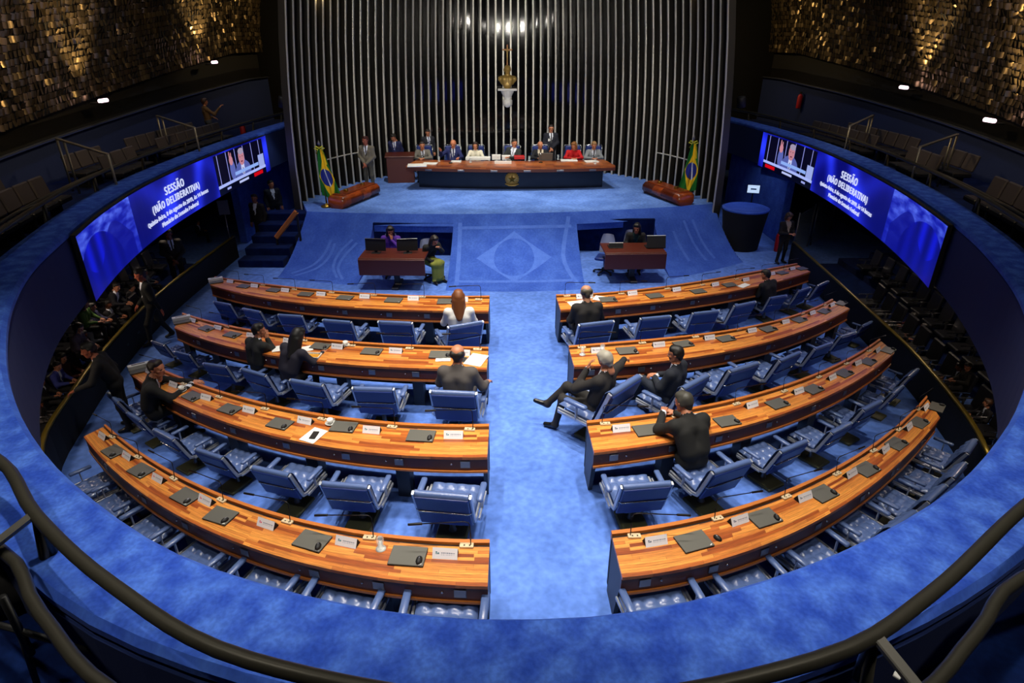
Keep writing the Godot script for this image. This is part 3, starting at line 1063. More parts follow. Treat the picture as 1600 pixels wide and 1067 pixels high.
func place_chair(x: float, z: float, turn: float, s: float, label: String) -> Node3D:
	if chair0 == null:
		chair0 = make_chair()
		chair0.transform = Transform3D(Basis(Vector3.UP, turn).scaled(Vector3.ONE * s), Vector3(x, 0, z))
		chair0.set_meta("label", label)
		return chair0
	return copy(chair0, Vector3(x, 0, z), turn, s, label)

func build_chairs() -> void:
	for key in chair_rows:
		var i := 0
		for c in chair_rows[key]:
			# measured at the top of the back; the base stands further in
			var turn := deg_to_rad(c[2])
			var b := Basis(Vector3.UP, turn)
			var at: Vector3 = Vector3(c[0], 0, c[1]) - b.z * 0.39 * c[3]
			place_chair(at.x, at.z, turn, c[3], "blue leather chair, %s from aisle, %s" % [NTH[i], where(key)])
			i += 1
	# the row under the camera's parapet: only the cushions show over its edge
	var left := [Vector2(-0.585, -3.873), Vector2(-1.509, -4.006), Vector2(-2.312, -4.258), Vector2(-3.114, -4.600), Vector2(-3.831, -5.018), Vector2(-4.435, -5.458), Vector2(-4.909, -5.763)]
	var right := [Vector2(1.340, -3.977), Vector2(2.216, -4.258), Vector2(3.015, -4.635), Vector2(3.712, -5.077), Vector2(4.318, -5.491), Vector2(4.838, -5.894), Vector2(5.313, -6.369)]
	for key in ["4L", "4R"]:
		var list: Array = left if key == "4L" else right
		for i in list.size():
			var p: Vector2 = list[i]
			var k := fit(p.x)
			place_chair(p.x, p.y + 0.12 * k, desk_turn(key, p.x), k, "blue leather chair, %s from aisle, %s" % [NTH[i], where(key)])

# ---------------------------------------------------------------- what lies on the desks
var proto := {}
func stock(called: String) -> Node3D: return proto.get(called)

func make_item(kind: String, label: String, cat: String, group: String) -> Node3D:
	var t := thing(kind, label, cat, Vector3.ZERO, 0.0, group)
	var st: SurfaceTool
	match kind:
		"laptop":
			st = new_st()
			box(st, Vector3(0, 0.007, 0), Vector3(0.335, 0.014, 0.235), 0.004)
			put("base", done(st), M.laptop_base, t)
			st = new_st()
			box(st, Vector3(0, 0.019, 0), Vector3(0.335, 0.01, 0.235), 0.004)
			put("lid", done(st), M.laptop, t)
			st = new_st()
			box(st, Vector3(0.135, 0.0245, 0.1), Vector3(0.03, 0.002, 0.01), 0.0, Basis(Vector3.UP, 0.5))
			put("badge", done(st), M.white, t)
		"name_plate":
			for side in [1, -1]:
				st = new_st()
				var b := Basis(Vector3.RIGHT, -0.5 * side)
				var h := 0.5 * 0.1
				var c := Vector3(0, 0.046, 0.026 * side)
				var q := []
				for e in [Vector2(-0.115, -h), Vector2(-0.115, h), Vector2(0.115, h), Vector2(0.115, -h)]: q.append(c + b * Vector3(e.x, e.y, 0))
				var uv := [Vector2(0, 1), Vector2(0, 0), Vector2(1, 0), Vector2(1, 1)]
				if side > 0: quad(st, q[0], q[1], q[2], q[3], uv)
				else: quad(st, q[3], q[2], q[1], q[0], uv)
				for e in 4: q.append(q[e] - b * Vector3(0, 0, 0.003 * side))
				if side > 0: quad(st, q[7], q[6], q[5], q[4], uv)
				else: quad(st, q[4], q[5], q[6], q[7], uv)
				put("card_face" if side > 0 else "card_back", done(st), M.card0 if side > 0 else M.white, t)
			st = new_st()
			for e in [-0.113, 0.113]: tri(st, Vector3(e, 0.002, 0.045), Vector3(e, 0.088, 0.0), Vector3(e, 0.002, -0.045))
			put("end_cap", done(st), M.black, t)
		"desk_microphone", "desk_microphone_mirrored":
			st = new_st()
			box(st, Vector3(0, 0.012, 0), Vector3(0.13, 0.024, 0.06), 0.004)
			put("socket_plate", done(st), M.cream, t)
			st = new_st()
			for e in [-0.02, 0.03]: box(st, Vector3(e, 0.025, 0.008), Vector3(0.014, 0.003, 0.014), 0.0)
			put("socket", done(st), M.black, t)
			var f := 1.0 if kind == "desk_microphone" else -1.0
			st = new_st(true)
			tube(st, [Vector3(0.04 * f, 0.02, 0), Vector3(0.038 * f, 0.14, -0.012), Vector3(0.034 * f, 0.235, -0.025), Vector3(0.02 * f, 0.262, -0.03), Vector3(-0.02 * f, 0.272, -0.03), Vector3(-0.4 * f, 0.262, 0.0)], 0.0055, 6)
			put("stem", done(st), M.mic, t)
			st = new_st(true)
			tube(st, [Vector3(-0.4 * f, 0.262, 0.0), Vector3(-0.41 * f, 0.262, 0.0), Vector3(-0.52 * f, 0.256, 0.008), Vector3(-0.53 * f, 0.256, 0.008)], 0.012, 8)
			put("capsule", done(st), M.mic, t)
		"mouse":
			st = new_st(true)
			lathe(st, [Vector2(0.0, 0.0), Vector2(0.048, 0.0), Vector2(0.05, 0.01), Vector2(0.042, 0.024), Vector2(0.024, 0.034), Vector2(0.0, 0.037)], 14, Vector3.ZERO, Vector3(0.62, 1, 1))
			put("body", done(st), M.dark, t)
			st = new_st(true)
			lathe(st, [Vector2(0.0, 0.036), Vector2(0.012, 0.0345), Vector2(0.02, 0.031)], 10, Vector3(0, 0.002, -0.012), Vector3(0.4, 1, 1.2))
			put("wheel_panel", done(st), M.steel, t)
		"cup":
			st = new_st(true)
			lathe(st, [Vector2(0.0, 0.004), Vector2(0.03, 0.004), Vector2(0.055, 0.012), Vector2(0.062, 0.018), Vector2(0.03, 0.008)], 16)
			put("saucer", done(st), M.white, t)
			st = new_st(true)
			lathe(st, [Vector2(0.02, 0.01), Vector2(0.032, 0.025), Vector2(0.038, 0.068), Vector2(0.035, 0.068), Vector2(0.028, 0.03), Vector2(0.0, 0.02)], 16)
			put("bowl", done(st), M.white, t)
			put("handle", tube_mesh([Vector3(0.036, 0.058, 0), Vector3(0.055, 0.055, 0), Vector3(0.056, 0.035, 0), Vector3(0.034, 0.03, 0)], 0.004, 6), M.white, t)
		"water_glass":
			st = new_st(true)
			lathe(st, [Vector2(0.0, 0.0), Vector2(0.026, 0.0), Vector2(0.034, 0.12), Vector2(0.031, 0.12), Vector2(0.024, 0.01), Vector2(0.0, 0.01)], 16)
			put("tumbler", done(st), M.glass, t)
			st = new_st(true)
			lathe(st, [Vector2(0.0, 0.002), Vector2(0.045, 0.002), Vector2(0.047, 0.006), Vector2(0.0, 0.006)], 16, Vector3(0, -0.004, 0))
			put("coaster", done(st), M.white, t)
	return t

func lay(kind: String, at: Vector2, turn: float, s: float, label: String, cat: String, group := "", y := TOP) -> Node3D:
	var t: Node3D
	if not proto.has(kind):
		t = make_item(kind, label, cat, group)
		proto[kind] = t
		t.transform = Transform3D(Basis(Vector3.UP, turn).scaled(Vector3.ONE * s), Vector3(at.x, y, at.y))
	else:
		t = copy(proto[kind], Vector3(at.x, y, at.y), turn, s, label)
	return t

func build_items() -> void:
	var mics := {
		"1L": [Vector2(-0.603, -10.381), Vector2(-1.639, -10.505), Vector2(-2.548, -10.599), Vector2(-3.360, -10.727), Vector2(-4.109, -10.890), Vector2(-4.780, -11.127), Vector2(-5.357, -11.372)],
		"1R": [Vector2(1.011, -10.552), Vector2(2.027, -10.663), Vector2(2.940, -10.924), Vector2(3.662, -11.127), Vector2(4.416, -11.443), Vector2(5.027, -11.738), Vector2(5.599, -12.046)],
		"2L": [Vector2(-0.525, -8.378), Vector2(-1.562, -8.411), Vector2(-2.468, -8.509), Vector2(-3.256, -8.689), Vector2(-4.042, -8.946), Vector2(-4.669, -9.216), Vector2(-5.236, -9.500)],
		"2R": [Vector2(1.067, -8.444), Vector2(2.023, -8.598), Vector2(2.909, -8.816), Vector2(3.683, -9.102), Vector2(4.398, -9.421), Vector2(4.994, -9.743), Vector2(5.549, -10.141)],
		"3L": [Vector2(-0.511, -6.237), Vector2(-1.459, -6.292), Vector2(-2.361, -6.466), Vector2(-3.156, -6.703), Vector2(-3.867, -6.995), Vector2(-4.495, -7.338), Vector2(-5.022, -7.694)],
		"3R": [Vector2(1.143, -6.361), Vector2(2.051, -6.533), Vector2(2.906, -6.820), Vector2(3.652, -7.143), Vector2(4.290, -7.527), Vector2(4.868, -7.925), Vector2(5.407, -8.336)],
		"4L": [Vector2(-0.423, -4.331), Vector2(-1.348, -4.434), Vector2(-2.197, -4.650), Vector2(-2.976, -4.967), Vector2(-3.637, -5.311), Vector2(-4.224, -5.690), Vector2(-4.750, -6.090)],
		"4R": [Vector2(1.161, -4.455), Vector2(2.023, -4.694), Vector2(2.832, -5.016), Vector2(3.531, -5.392), Vector2(4.147, -5.810), Vector2(4.681, -6.237), Vector2(5.185, -6.697)]}
	var cards := {
		"1L": [Vector2(-0.900, -10.338), Vector2(-1.786, -10.399), Vector2(-2.687, -10.493), Vector2(-3.517, -10.619), Vector2(-4.242, -10.813), Vector2(-4.905, -11.048), Vector2(-5.468, -11.291)],
		"1R": [Vector2(1.272, -10.477), Vector2(2.218, -10.651), Vector2(3.081, -10.846), Vector2(3.888, -11.117), Vector2(4.566, -11.380), Vector2(5.211, -11.730), Vector2(5.748, -12.039)],
		"2L": [Vector2(-0.732, -8.234), Vector2(-1.750, -8.306), Vector2(-2.665, -8.449), Vector2(-3.482, -8.659), Vector2(-4.137, -8.859), Vector2(-4.790, -9.151), Vector2(-5.335, -9.443)],
		"2R": [Vector2(1.291, -8.319), Vector2(2.254, -8.515), Vector2(3.104, -8.765), Vector2(3.868, -9.037), Vector2(4.547, -9.380), Vector2(5.158, -9.756), Vector2(5.667, -10.116)],
		"3L": [Vector2(-0.693, -6.099), Vector2(-1.685, -6.206), Vector2(-2.546, -6.409), Vector2(-3.326, -6.656), Vector2(-4.006, -6.962), Vector2(-4.599, -7.297), Vector2(-5.124, -7.666)],
		"3R": [Vector2(1.314, -6.240), Vector2(2.238, -6.478), Vector2(3.077, -6.778), Vector2(3.822, -7.126), Vector2(4.447, -7.501), Vector2(5.020, -7.928), Vector2(5.528, -8.341)],
		"4L": [Vector2(-0.608, -4.221), Vector2(-1.541, -4.369), Vector2(-2.374, -4.608), Vector2(-3.117, -4.951), Vector2(-3.782, -5.300), Vector2(-4.335, -5.697), Vector2(-4.845, -6.086)],
		"4R": [Vector2(1.343, -4.382), Vector2(2.215, -4.661), Vector2(2.997, -5.001), Vector2(3.667, -5.387), Vector2(4.272, -5.824), Vector2(4.810, -6.282), Vector2(5.283, -6.725)]}
	var laptops := {
		"1L": [Vector2(-1.180, -10.290), Vector2(-2.140, -10.350), Vector2(-3.048, -10.473), Vector2(-3.819, -10.647), Vector2(-4.478, -10.857), Vector2(-5.122, -11.058)],
		"1R": [Vector2(1.739, -10.381), Vector2(2.624, -10.567), Vector2(3.485, -10.792), Vector2(4.178, -11.127), Vector2(5.455, -11.814), Vector2(5.962, -12.065)],
		"2L": [Vector2(-1.072, -8.209), Vector2(-2.118, -8.314), Vector2(-2.944, -8.487), Vector2(-4.464, -8.899), Vector2(-4.980, -9.141)],
		"2R": [Vector2(1.744, -8.336), Vector2(2.649, -8.565), Vector2(3.368, -8.758), Vector2(4.173, -9.117), Vector2(4.833, -9.489), Vector2(5.418, -9.854), Vector2(5.887, -10.215)],
		"3L": [Vector2(-1.081, -6.103), Vector2(-2.048, -6.292), Vector2(-2.847, -6.361), Vector2(-3.601, -6.697), Vector2(-4.220, -7.011), Vector2(-4.835, -7.455)],
		"3R": [Vector2(1.630, -6.223), Vector2(2.656, -6.418), Vector2(3.438, -6.826), Vector2(4.060, -7.194), Vector2(4.692, -7.638), Vector2(5.215, -7.984), Vector2(5.709, -8.357)],
		"4L": [Vector2(-0.949, -4.200), Vector2(-1.881, -4.392), Vector2(-2.884, -4.734), Vector2(-3.368, -5.020), Vector2(-4.061, -5.448), Vector2(-4.566, -5.798)],
		"4R": [Vector2(1.708, -4.384), Vector2(2.486, -4.703), Vector2(3.231, -5.066), Vector2(3.891, -5.470), Vector2(4.488, -5.947), Vector2(5.011, -6.389), Vector2(5.450, -6.743)]}
	var r := RandomNumberGenerator.new()
	r.seed = 77
	for key in desks:
		var kind := "desk_microphone" if key[1] == "L" else "desk_microphone_mirrored"
		for i in mics[key].size():
			var p: Vector2 = mics[key][i]
			var m := lay(kind, p, desk_turn(key, p.x) + r.randf_range(-0.12, 0.12), fit(p.x), "gooseneck microphone, %s from aisle, %s" % [NTH[i], where(key)], "microphone", "gooseneck microphones on the curved desks")
			m.name = numbered("desk_microphone") if kind != "desk_microphone" else m.name
		for i in cards[key].size():
			var p: Vector2 = cards[key][i]
			var c := lay("name_plate", p, desk_turn(key, p.x) + r.randf_range(-0.06, 0.06), fit(p.x) * (1.0 if key[0] > "2" else 0.95), "white name plate, %s from aisle, %s" % [NTH[i], where(key)], "name plate", "white name plates on the curved desks")
			var face: MeshInstance3D = c.get_child(0)
			face.material_override = M.card1 if key == "4L" and i > 1 else M.card2 if key[1] == "R" else M.card0
		for i in laptops[key].size():
			var p: Vector2 = laptops[key][i]
			var k := fit(p.x)
			var turn := desk_turn(key, p.x) + r.randf_range(-0.08, 0.08)
			lay("laptop", p, turn, k, "closed grey laptop, %s from aisle, %s" % [NTH[i], where(key)], "laptop", "closed laptops on the curved desks")
			var b := Basis(Vector3.UP, turn)
			if not (key in ["1L", "1R"]) or i == 0:
				var o: Vector3 = b * Vector3(0.12, 0, 0.06) * k
				if key == "4R" and i == 0: o = b * Vector3(0.24, -0.024, 0.03)
				lay("mouse", p + Vector2(o.x, o.z), turn + r.randf_range(-0.4, 0.4), k, "black mouse by %s laptop from aisle, %s" % [NTH[i], where(key)], "mouse", "black mice on the curved desks", TOP + 0.024 * k + o.y * k)
	var cups := [["cup", Vector2(-3.390, -8.737), "white cup on papers, second-row desk, crowd side"], ["cup", Vector2(-2.566, -8.534), "white cup by second-row name plate, crowd side"], ["cup", Vector2(-0.874, -8.252), "white cup before the grey-suited man, second row"],
		["cup", Vector2(-4.433, -7.160), "white cup near the clasped hands, third row"], ["cup", Vector2(2.358, -6.489), "white cup beside the grey-haired man writing, third row"], ["cup", Vector2(-2.232, -6.374), "white cup by paper with phone, third row"],
		["water_glass", Vector2(1.055, -8.230), "water glass at aisle end, second-row desk, drum side"], ["water_glass", Vector2(1.363, -8.314), "water glass by first name plate, second row, drum side"], ["water_glass", Vector2(-1.217, -4.303), "water glass on back-row desk, crowd side"], ["water_glass", Vector2(1.452, -10.505), "water glass before the dark-suited man, front row"]]
	for c in cups:
		lay(c[0], c[1], 0.4, 1.05, c[2], "cup" if c[0] == "cup" else "glass", "cups and glasses on the curved desks")
	var papers := [[Vector2(-3.521, -8.432), 0.3, 0.34, 0.24, "white papers before the long-haired woman, second row"], [Vector2(-3.176, -8.388), 0.5, 0.3, 0.22, "loose white papers beside the cup, second-row desk"], [Vector2(-0.528, -8.054), -0.35, 0.26, 0.36, "stack of white papers at aisle end, second row"],
		[Vector2(-1.018, -8.054), 0.05, 0.22, 0.1, "white note below the laptop, second row, aisle end"], [Vector2(1.178, -10.212), 0.3, 0.34, 0.24, "white papers before the dark-suited man, front row"], [Vector2(1.586, -10.455), -0.4, 0.2, 0.24, "white sheet over laptop corner, front row, drum side"],
		[Vector2(4.442, -11.106), -0.9, 0.17, 0.36, "white paper beside the seated man, front row, drum side"], [Vector2(-2.366, -6.123), -0.42, 0.23, 0.32, "white sheet under a phone, third-row desk"]]
	for q in papers:
		var st := new_st()
		var k := fit(q[0].x)
		box(st, Vector3(0, 0.004, 0), Vector3(q[2] * k, 0.008, q[3] * k), 0.001)
		box(st, Vector3(0.01, 0.009, 0.006), Vector3(q[2] * k * 0.96, 0.004, q[3] * k * 0.95), 0.001, Basis(Vector3.UP, 0.05))
		var o := put("paper_sheet", done(st), M.paper, null, Transform3D(Basis(Vector3.UP, q[1]), Vector3(q[0].x, TOP, q[0].y)))
		tag(o, q[4], "paper", "papers on the curved desks")
	var st := new_st()
	box(st, Vector3(0, 0.005, 0), Vector3(0.075, 0.009, 0.15), 0.004)
	var ph := thing("phone", "black phone lying on white sheet, third-row desk", "phone", Vector3(-2.354, 0.764, -6.110), -0.1)
	put("body", done(st), M.dark, ph)
	st = new_st()
	box(st, Vector3(0, 0.0098, 0), Vector3(0.066, 0.001, 0.135), 0.0)
	put("screen", done(st), M.groove, ph)
	ph = thing("phone", "dark phone beside the stacked papers, second-row desk", "phone", Vector3(-0.717, 0.752, -8.060), -0.2)
	st = new_st()
	box(st, Vector3(0, 0.005, 0), Vector3(0.085, 0.009, 0.15), 0.004)
	put("body", done(st), M.laptop, ph)
	st = new_st()
	box(st, Vector3(0, 0.0098, 0), Vector3(0.074, 0.001, 0.135), 0.0)
	put("screen", done(st), M.dark, ph)
	var tray := thing("tray", "tray with a yellow booklet, second-row desk", "tray", Vector3(-2.984, 0.752, -8.162), -0.12)
	st = new_st()
	box(st, Vector3(0, 0.008, 0), Vector3(0.27, 0.014, 0.16), 0.003)
	put("base", done(st), M.cream, tray)
	st = new_st()
	for e in [[0, 0.075, 0.27, 0.012], [0, -0.075, 0.27, 0.012], [0.13, 0, 0.012, 0.16], [-0.13, 0, 0.012, 0.16]]: box(st, Vector3(e[0], 0.02, e[1]), Vector3(e[2], 0.022, e[3]), 0.002)
	put("border", done(st), M.white, tray)
	var bk := thing("booklet", "yellow booklet lying in the tray, second-row desk", "booklet", Vector3(-2.974, 0.766, -8.135), -0.05)
	st = new_st()
	box(st, Vector3(0, 0.006, 0), Vector3(0.22, 0.01, 0.125), 0.002)
	put("cover", done(st), mat(Color(0.8, 0.55, 0.1), 0.5), bk)
	# white desk consoles with a black slot at the outer ends
	for q in [[Vector3(-5.747, 0.752, -11.287), 0.5, 0.62, "front-row desk"], [Vector3(-5.509, 0.752, -9.413), 0.55, 0.66, "second-row desk"], [Vector3(-5.303, 0.752, -7.727), 0.6, 0.66, "third-row desk"]]:
		var c := thing("desk_console", "white console with black slot, outer end of %s" % q[3], "console", q[0], q[1], "white consoles at the outer desk ends", q[2])
		st = new_st()
		box(st, Vector3(0, 0.06, -0.1), Vector3(0.42, 0.12, 0.12), 0.01)
		put("body", done(st), M.white, c)
		st = new_st()
		box(st, Vector3(0, 0.1205, -0.1), Vector3(0.26, 0.006, 0.035), 0.001)
		put("slot", done(st), M.black, c)
		st = new_st()
		box(st, Vector3(0, 0.02, 0.05), Vector3(0.4, 0.04, 0.17), 0.006)
		put("screen_panel", done(st), M.laptop, c)


# ---------------------------------------------------------------- the dais and what stands in front of it
func arc_slab(st: SurfaceTool, c: Vector2, r0: float, r1: float, a0: float, a1: float, y0: float, y1: float, n := 24) -> void:
	for i in n:
		var p := []
		for a in [lerpf(a0, a1, float(i) / n), lerpf(a0, a1, float(i + 1) / n)]:
			for r in [r0, r1]: p.append(c + Vector2(sin(a), cos(a)) * r)
		var u0 := float(i) / n * 7.0
		var u1 := float(i + 1) / n * 7.0
		var v := func(k: int, y: float) -> Vector3: return Vector3(p[k].x, y, p[k].y)
		var uv := [Vector2(u0, 0), Vector2(u0, 1), Vector2(u1, 1), Vector2(u1, 0)]
		quad(st, v.call(0, y1), v.call(1, y1), v.call(3, y1), v.call(2, y1), uv)
		quad(st, v.call(2, y0), v.call(3, y0), v.call(1, y0), v.call(0, y0), uv)
		quad(st, v.call(1, y1), v.call(1, y0), v.call(3, y0), v.call(3, y1), uv)
		quad(st, v.call(2, y1), v.call(2, y0), v.call(0, y0), v.call(0, y1), uv)
		if i == 0: quad(st, v.call(0, y0), v.call(1, y0), v.call(1, y1), v.call(0, y1), uv)
		if i == n - 1: quad(st, v.call(2, y1), v.call(3, y1), v.call(3, y0), v.call(2, y0), uv)

func build_presiding_table() -> void:
	var t := thing("presiding_table", "long curved wooden presiding table with dark blue front on the dais", "table")
	# slightly bowed towards the floor of the chamber
	var c := Vector2(-0.04, -34.0)
	var half := 0.193
	var st := new_st()
	arc_slab(st, c, 14.85, 15.9, -half, half, 1.63, 1.69)
	put("table_top", done(st), M.wood_table, t)
	st = new_st()
	arc_slab(st, c, 15.84, 15.91, -half, half, 1.55, 1.63)
	put("front_band", done(st), M.wood_dark, t)
	st = new_st()
	arc_slab(st, c, 15.42, 15.52, -0.178, 0.178, DAIS, 1.63)
	put("front_panel", done(st), M.navy, t)
	for s in [-1, 1]:
		st = new_st()
		var a: float = 0.176 * s
		var p := c + Vector2(sin(a), cos(a)) * 15.15
		box(st, Vector3(p.x, 1.315, p.y), Vector3(0.07, 0.63, 0.65), 0.01, Basis(Vector3.UP, a))
		put("end_panel", done(st), M.dark, t)
	for k in 6:
		var a := -0.15 + 0.06 * k
		var p := c + Vector2(sin(a), cos(a)) * 15.92
		st = new_st()
		box(st, Vector3(p.x, 1.585, p.y), Vector3(0.2, 0.05, 0.02), 0.004, Basis(Vector3.UP, a))
		put("signal_panel", done(st), M.steel, t)
	# the round gilt coat of arms on the front, lit up as a star over a wreath
	st = new_st(true)
	var at := Vector3(0, 1.29, c.y + 15.53)
	var shape := PackedVector2Array()
	for i in 40:
		var a := TAU * i / 40.0
		shape.append(Vector2(cos(a), sin(a)) * (0.2 + (0.012 if i % 2 == 0 else -0.008)))
	for i in 40:
		var p := shape[i]
		var q := shape[(i + 1) % 40]
		tri(st, at + Vector3(0, 0, 0.035), at + Vector3(q.x, q.y, 0.012), at + Vector3(p.x, p.y, 0.012))
		quad(st, at + Vector3(p.x, p.y, 0.012), at + Vector3(q.x, q.y, 0.012), at + Vector3(q.x, q.y, -0.01), at + Vector3(p.x, p.y, -0.01))
	put("coat_of_arms", done(st), M.gold, t)
	st = new_st()
	for i in 5:
		var a0 := TAU * i / 5.0 + PI / 2
		var q := at + Vector3(0, 0, 0.06)
		var l := at + Vector3(cos(a0 - 0.63) * 0.055, sin(a0 - 0.63) * 0.055, 0.035)
		var r := at + Vector3(cos(a0 + 0.63) * 0.055, sin(a0 + 0.63) * 0.055, 0.035)
		var tip := at + Vector3(cos(a0) * 0.13, sin(a0) * 0.13, 0.035)
		tri(st, q, tip, l)
		tri(st, q, r, tip)
	put("star", done(st), M.brass, t)
	st = new_st(true)
	tube(st, [at + Vector3(-0.2, -0.14, 0.02), at + Vector3(-0.08, -0.19, 0.03), at + Vector3(0.08, -0.19, 0.03), at + Vector3(0.2, -0.14, 0.02)], 0.02, 6)
	put("ribbon", done(st), M.gold, t)

func small(called: String, size: Vector3, m: Material, at: Vector3, turn: float, label: String, cat: String, group := "") -> Node3D:
	var st := new_st()
	box(st, Vector3(0, size.y * 0.5, 0), size, minf(0.004, size.y * 0.3))
	var o := put(called, done(st), m, null, Transform3D(Basis(Vector3.UP, turn), at))
	tag(o, label, cat, group)
	return o

func build_dais_items() -> void:
	var g := "papers on the presiding table"
	var y := 1.69
	small("open_book", Vector3(0.55, 0.03, 0.4), M.paper, Vector3(-2.752, 1.690, -18.357), 0.1, "open white papers before the grey-suited man on the dais", "paper", g)
	small("paper_stack", Vector3(0.42, 0.02, 0.3), M.paper, Vector3(-2.416, 1.690, -18.664), -0.1, "white papers by the gesturing speaker's arm", "paper", g)
	small("paper_stack", Vector3(0.3, 0.03, 0.22), M.paper, Vector3(-1.668, 1.690, -18.981), 0.0, "small paper pile before the gesturing speaker", "paper", g)
	small("paper_stack", Vector3(0.75, 0.07, 0.28), M.paper, Vector3(-1.038, 1.690, -19.418), 0.0, "long white stack before the woman in white", "paper", g)
	small("card_box", Vector3(0.26, 0.14, 0.16), M.white, Vector3(-0.480, 1.690, -19.418), 0.0, "white box between the woman and presiding man", "box", "white boxes on the presiding table")
	small("card_box", Vector3(0.26, 0.12, 0.16), M.white, Vector3(-0.176, 1.690, -19.418), 0.0, "white box before the presiding man's hands", "box", "white boxes on the presiding table")
	small("sign_board", Vector3(0.5, 0.09, 0.04), M.white, Vector3(-0.264, 1.690, -18.664), 0.0, "low white sign board at the middle of table", "sign")
	small("folder", Vector3(0.32, 0.09, 0.24), M.red, Vector3(0.217, 1.690, -19.531), 0.1, "red folder on the presiding table", "folder")
	small("paper_stack", Vector3(0.5, 0.02, 0.3), M.paper, Vector3(1.724, 1.690, -19.197), 0.0, "white pages before the woman in red", "paper", g)
	small("paper_stack", Vector3(0.4, 0.03, 0.26), M.paper, Vector3(2.377, 1.690, -18.981), 0.15, "open pages before the man in pale grey", "paper", g)
	var l := thing("open_laptop", "open dark laptop before the bald man on dais", "laptop", Vector3(1.013, 1.690, -19.307), 0.0)
	var st := new_st()
	box(st, Vector3(0, 0.01, 0), Vector3(0.42, 0.02, 0.26), 0.004)
	put("keyboard", done(st), M.laptop_base, l)
	st = new_st()
	box(st, Vector3(0, 0.12, 0.14), Vector3(0.42, 0.24, 0.015), 0.004, Basis(Vector3.RIGHT, 0.25))
	put("lid", done(st), M.laptop, l)
	var gl := [[Vector3(-2.197, 1.690, -19.088), "water glass by the gesturing speaker"], [Vector3(-1.240, 1.690, -18.874), "water glass before the woman in white"], [Vector3(0.523, 1.690, -19.197), "water glass before the bald man on dais"], [Vector3(1.410, 1.690, -19.418), "water glass between bald man and woman in red"], [Vector3(2.454, 1.690, -18.664), "water glass near the end of presiding table"]]
	for q in gl: lay("water_glass", Vector2(q[0].x, q[0].z), 0.0, 1.1, q[1], "glass", "", y + 0.005)
	# two microphones on thin stalks
	for q in [[Vector3(-1.822, 1.690, -18.768), "microphone stalk before the gesturing speaker"], [Vector3(0.858, 1.690, -18.874), "microphone stalk before the bald man on dais"]]:
		var m := thing("table_microphone", q[1], "microphone", q[0], 0.0, "stalk microphones on the presiding table")
		st = new_st(true)
		lathe(st, [Vector2(0.0, 0.0), Vector2(0.06, 0.0), Vector2(0.055, 0.02), Vector2(0.0, 0.025)], 14)
		put("base", done(st), M.mic, m)
		put("stem", tube_mesh([Vector3(0, 0.02, 0), Vector3(0, 0.2, 0), Vector3(0, 0.32, -0.08)], 0.007, 6), M.chrome, m)
		put("capsule", tube_mesh([Vector3(0, 0.315, -0.075), Vector3(0, 0.36, -0.14)], 0.016, 8), M.mic, m)
	# lectern at the side of the dais
	var p := Vector3(-3.42, DAIS, -19.35)
	var t := thing("lectern", "tall dark red wooden lectern at the side of the dais", "lectern", p, 0.12, "", 0.78)
	st = new_st()
	box(st, Vector3(0, 0.5, 0.02), Vector3(1.05, 1.0, 0.06), 0.01)
	put("front_panel", done(st), M.wood_red, t)
	for s in [-1, 1]:
		st = new_st()
		box(st, Vector3(0.5 * s, 0.5, -0.28), Vector3(0.05, 1.0, 0.54), 0.01)
		put("side_panel", done(st), M.wood_red, t)
	st = new_st()
	box(st, Vector3(0, 1.03, -0.25), Vector3(1.15, 0.05, 0.66), 0.012, Basis(Vector3.RIGHT, 0.12))
	put("sloping_top", done(st), M.wood_red, t)
	# chairs with pale frames behind the table
	var seats := [[-2.81, "grey-suited man"], [-1.90, "gesturing speaker"], [-1.15, "woman in white"], [0.00, "presiding man"], [0.89, "bald man"], [1.94, "woman in red"], [2.61, "man in pale grey"]]
	for q in seats:
		var z := -20.15
		var x: float = q[0]
		var ch := thing("presiding_chair", "high-backed blue chair of the %s on dais" % q[1], "chair", Vector3(x, DAIS, z - 0.05), PI, "high-backed chairs behind the presiding table", 0.9)
		st = new_st()
		box(st, Vector3(0, 0.46, 0), Vector3(0.54, 0.1, 0.5), 0.03)
		put("seat", done(st), M.leather, ch)
		st = new_st()
		box(st, Vector3(0, 0.76, 0.27), Vector3(0.54, 0.56, 0.07), 0.03)
		put("backrest", done(st), M.leather_back, ch)
		st = new_st(true)
		tube(st, [Vector3(-0.29, 0.45, 0.27), Vector3(-0.3, 1.03, 0.28), Vector3(-0.27, 1.07, 0.28), Vector3(0.27, 1.07, 0.28), Vector3(0.3, 1.03, 0.28), Vector3(0.29, 0.45, 0.27)], 0.016, 6)
		put("frame", done(st), M.chrome, ch)
		st = new_st(true)
		lathe(st, [Vector2(0.28, 0.0), Vector2(0.26, 0.05), Vector2(0.04, 0.09), Vector2(0.035, 0.42)], 14)
		put("pedestal", done(st), M.steel, ch)

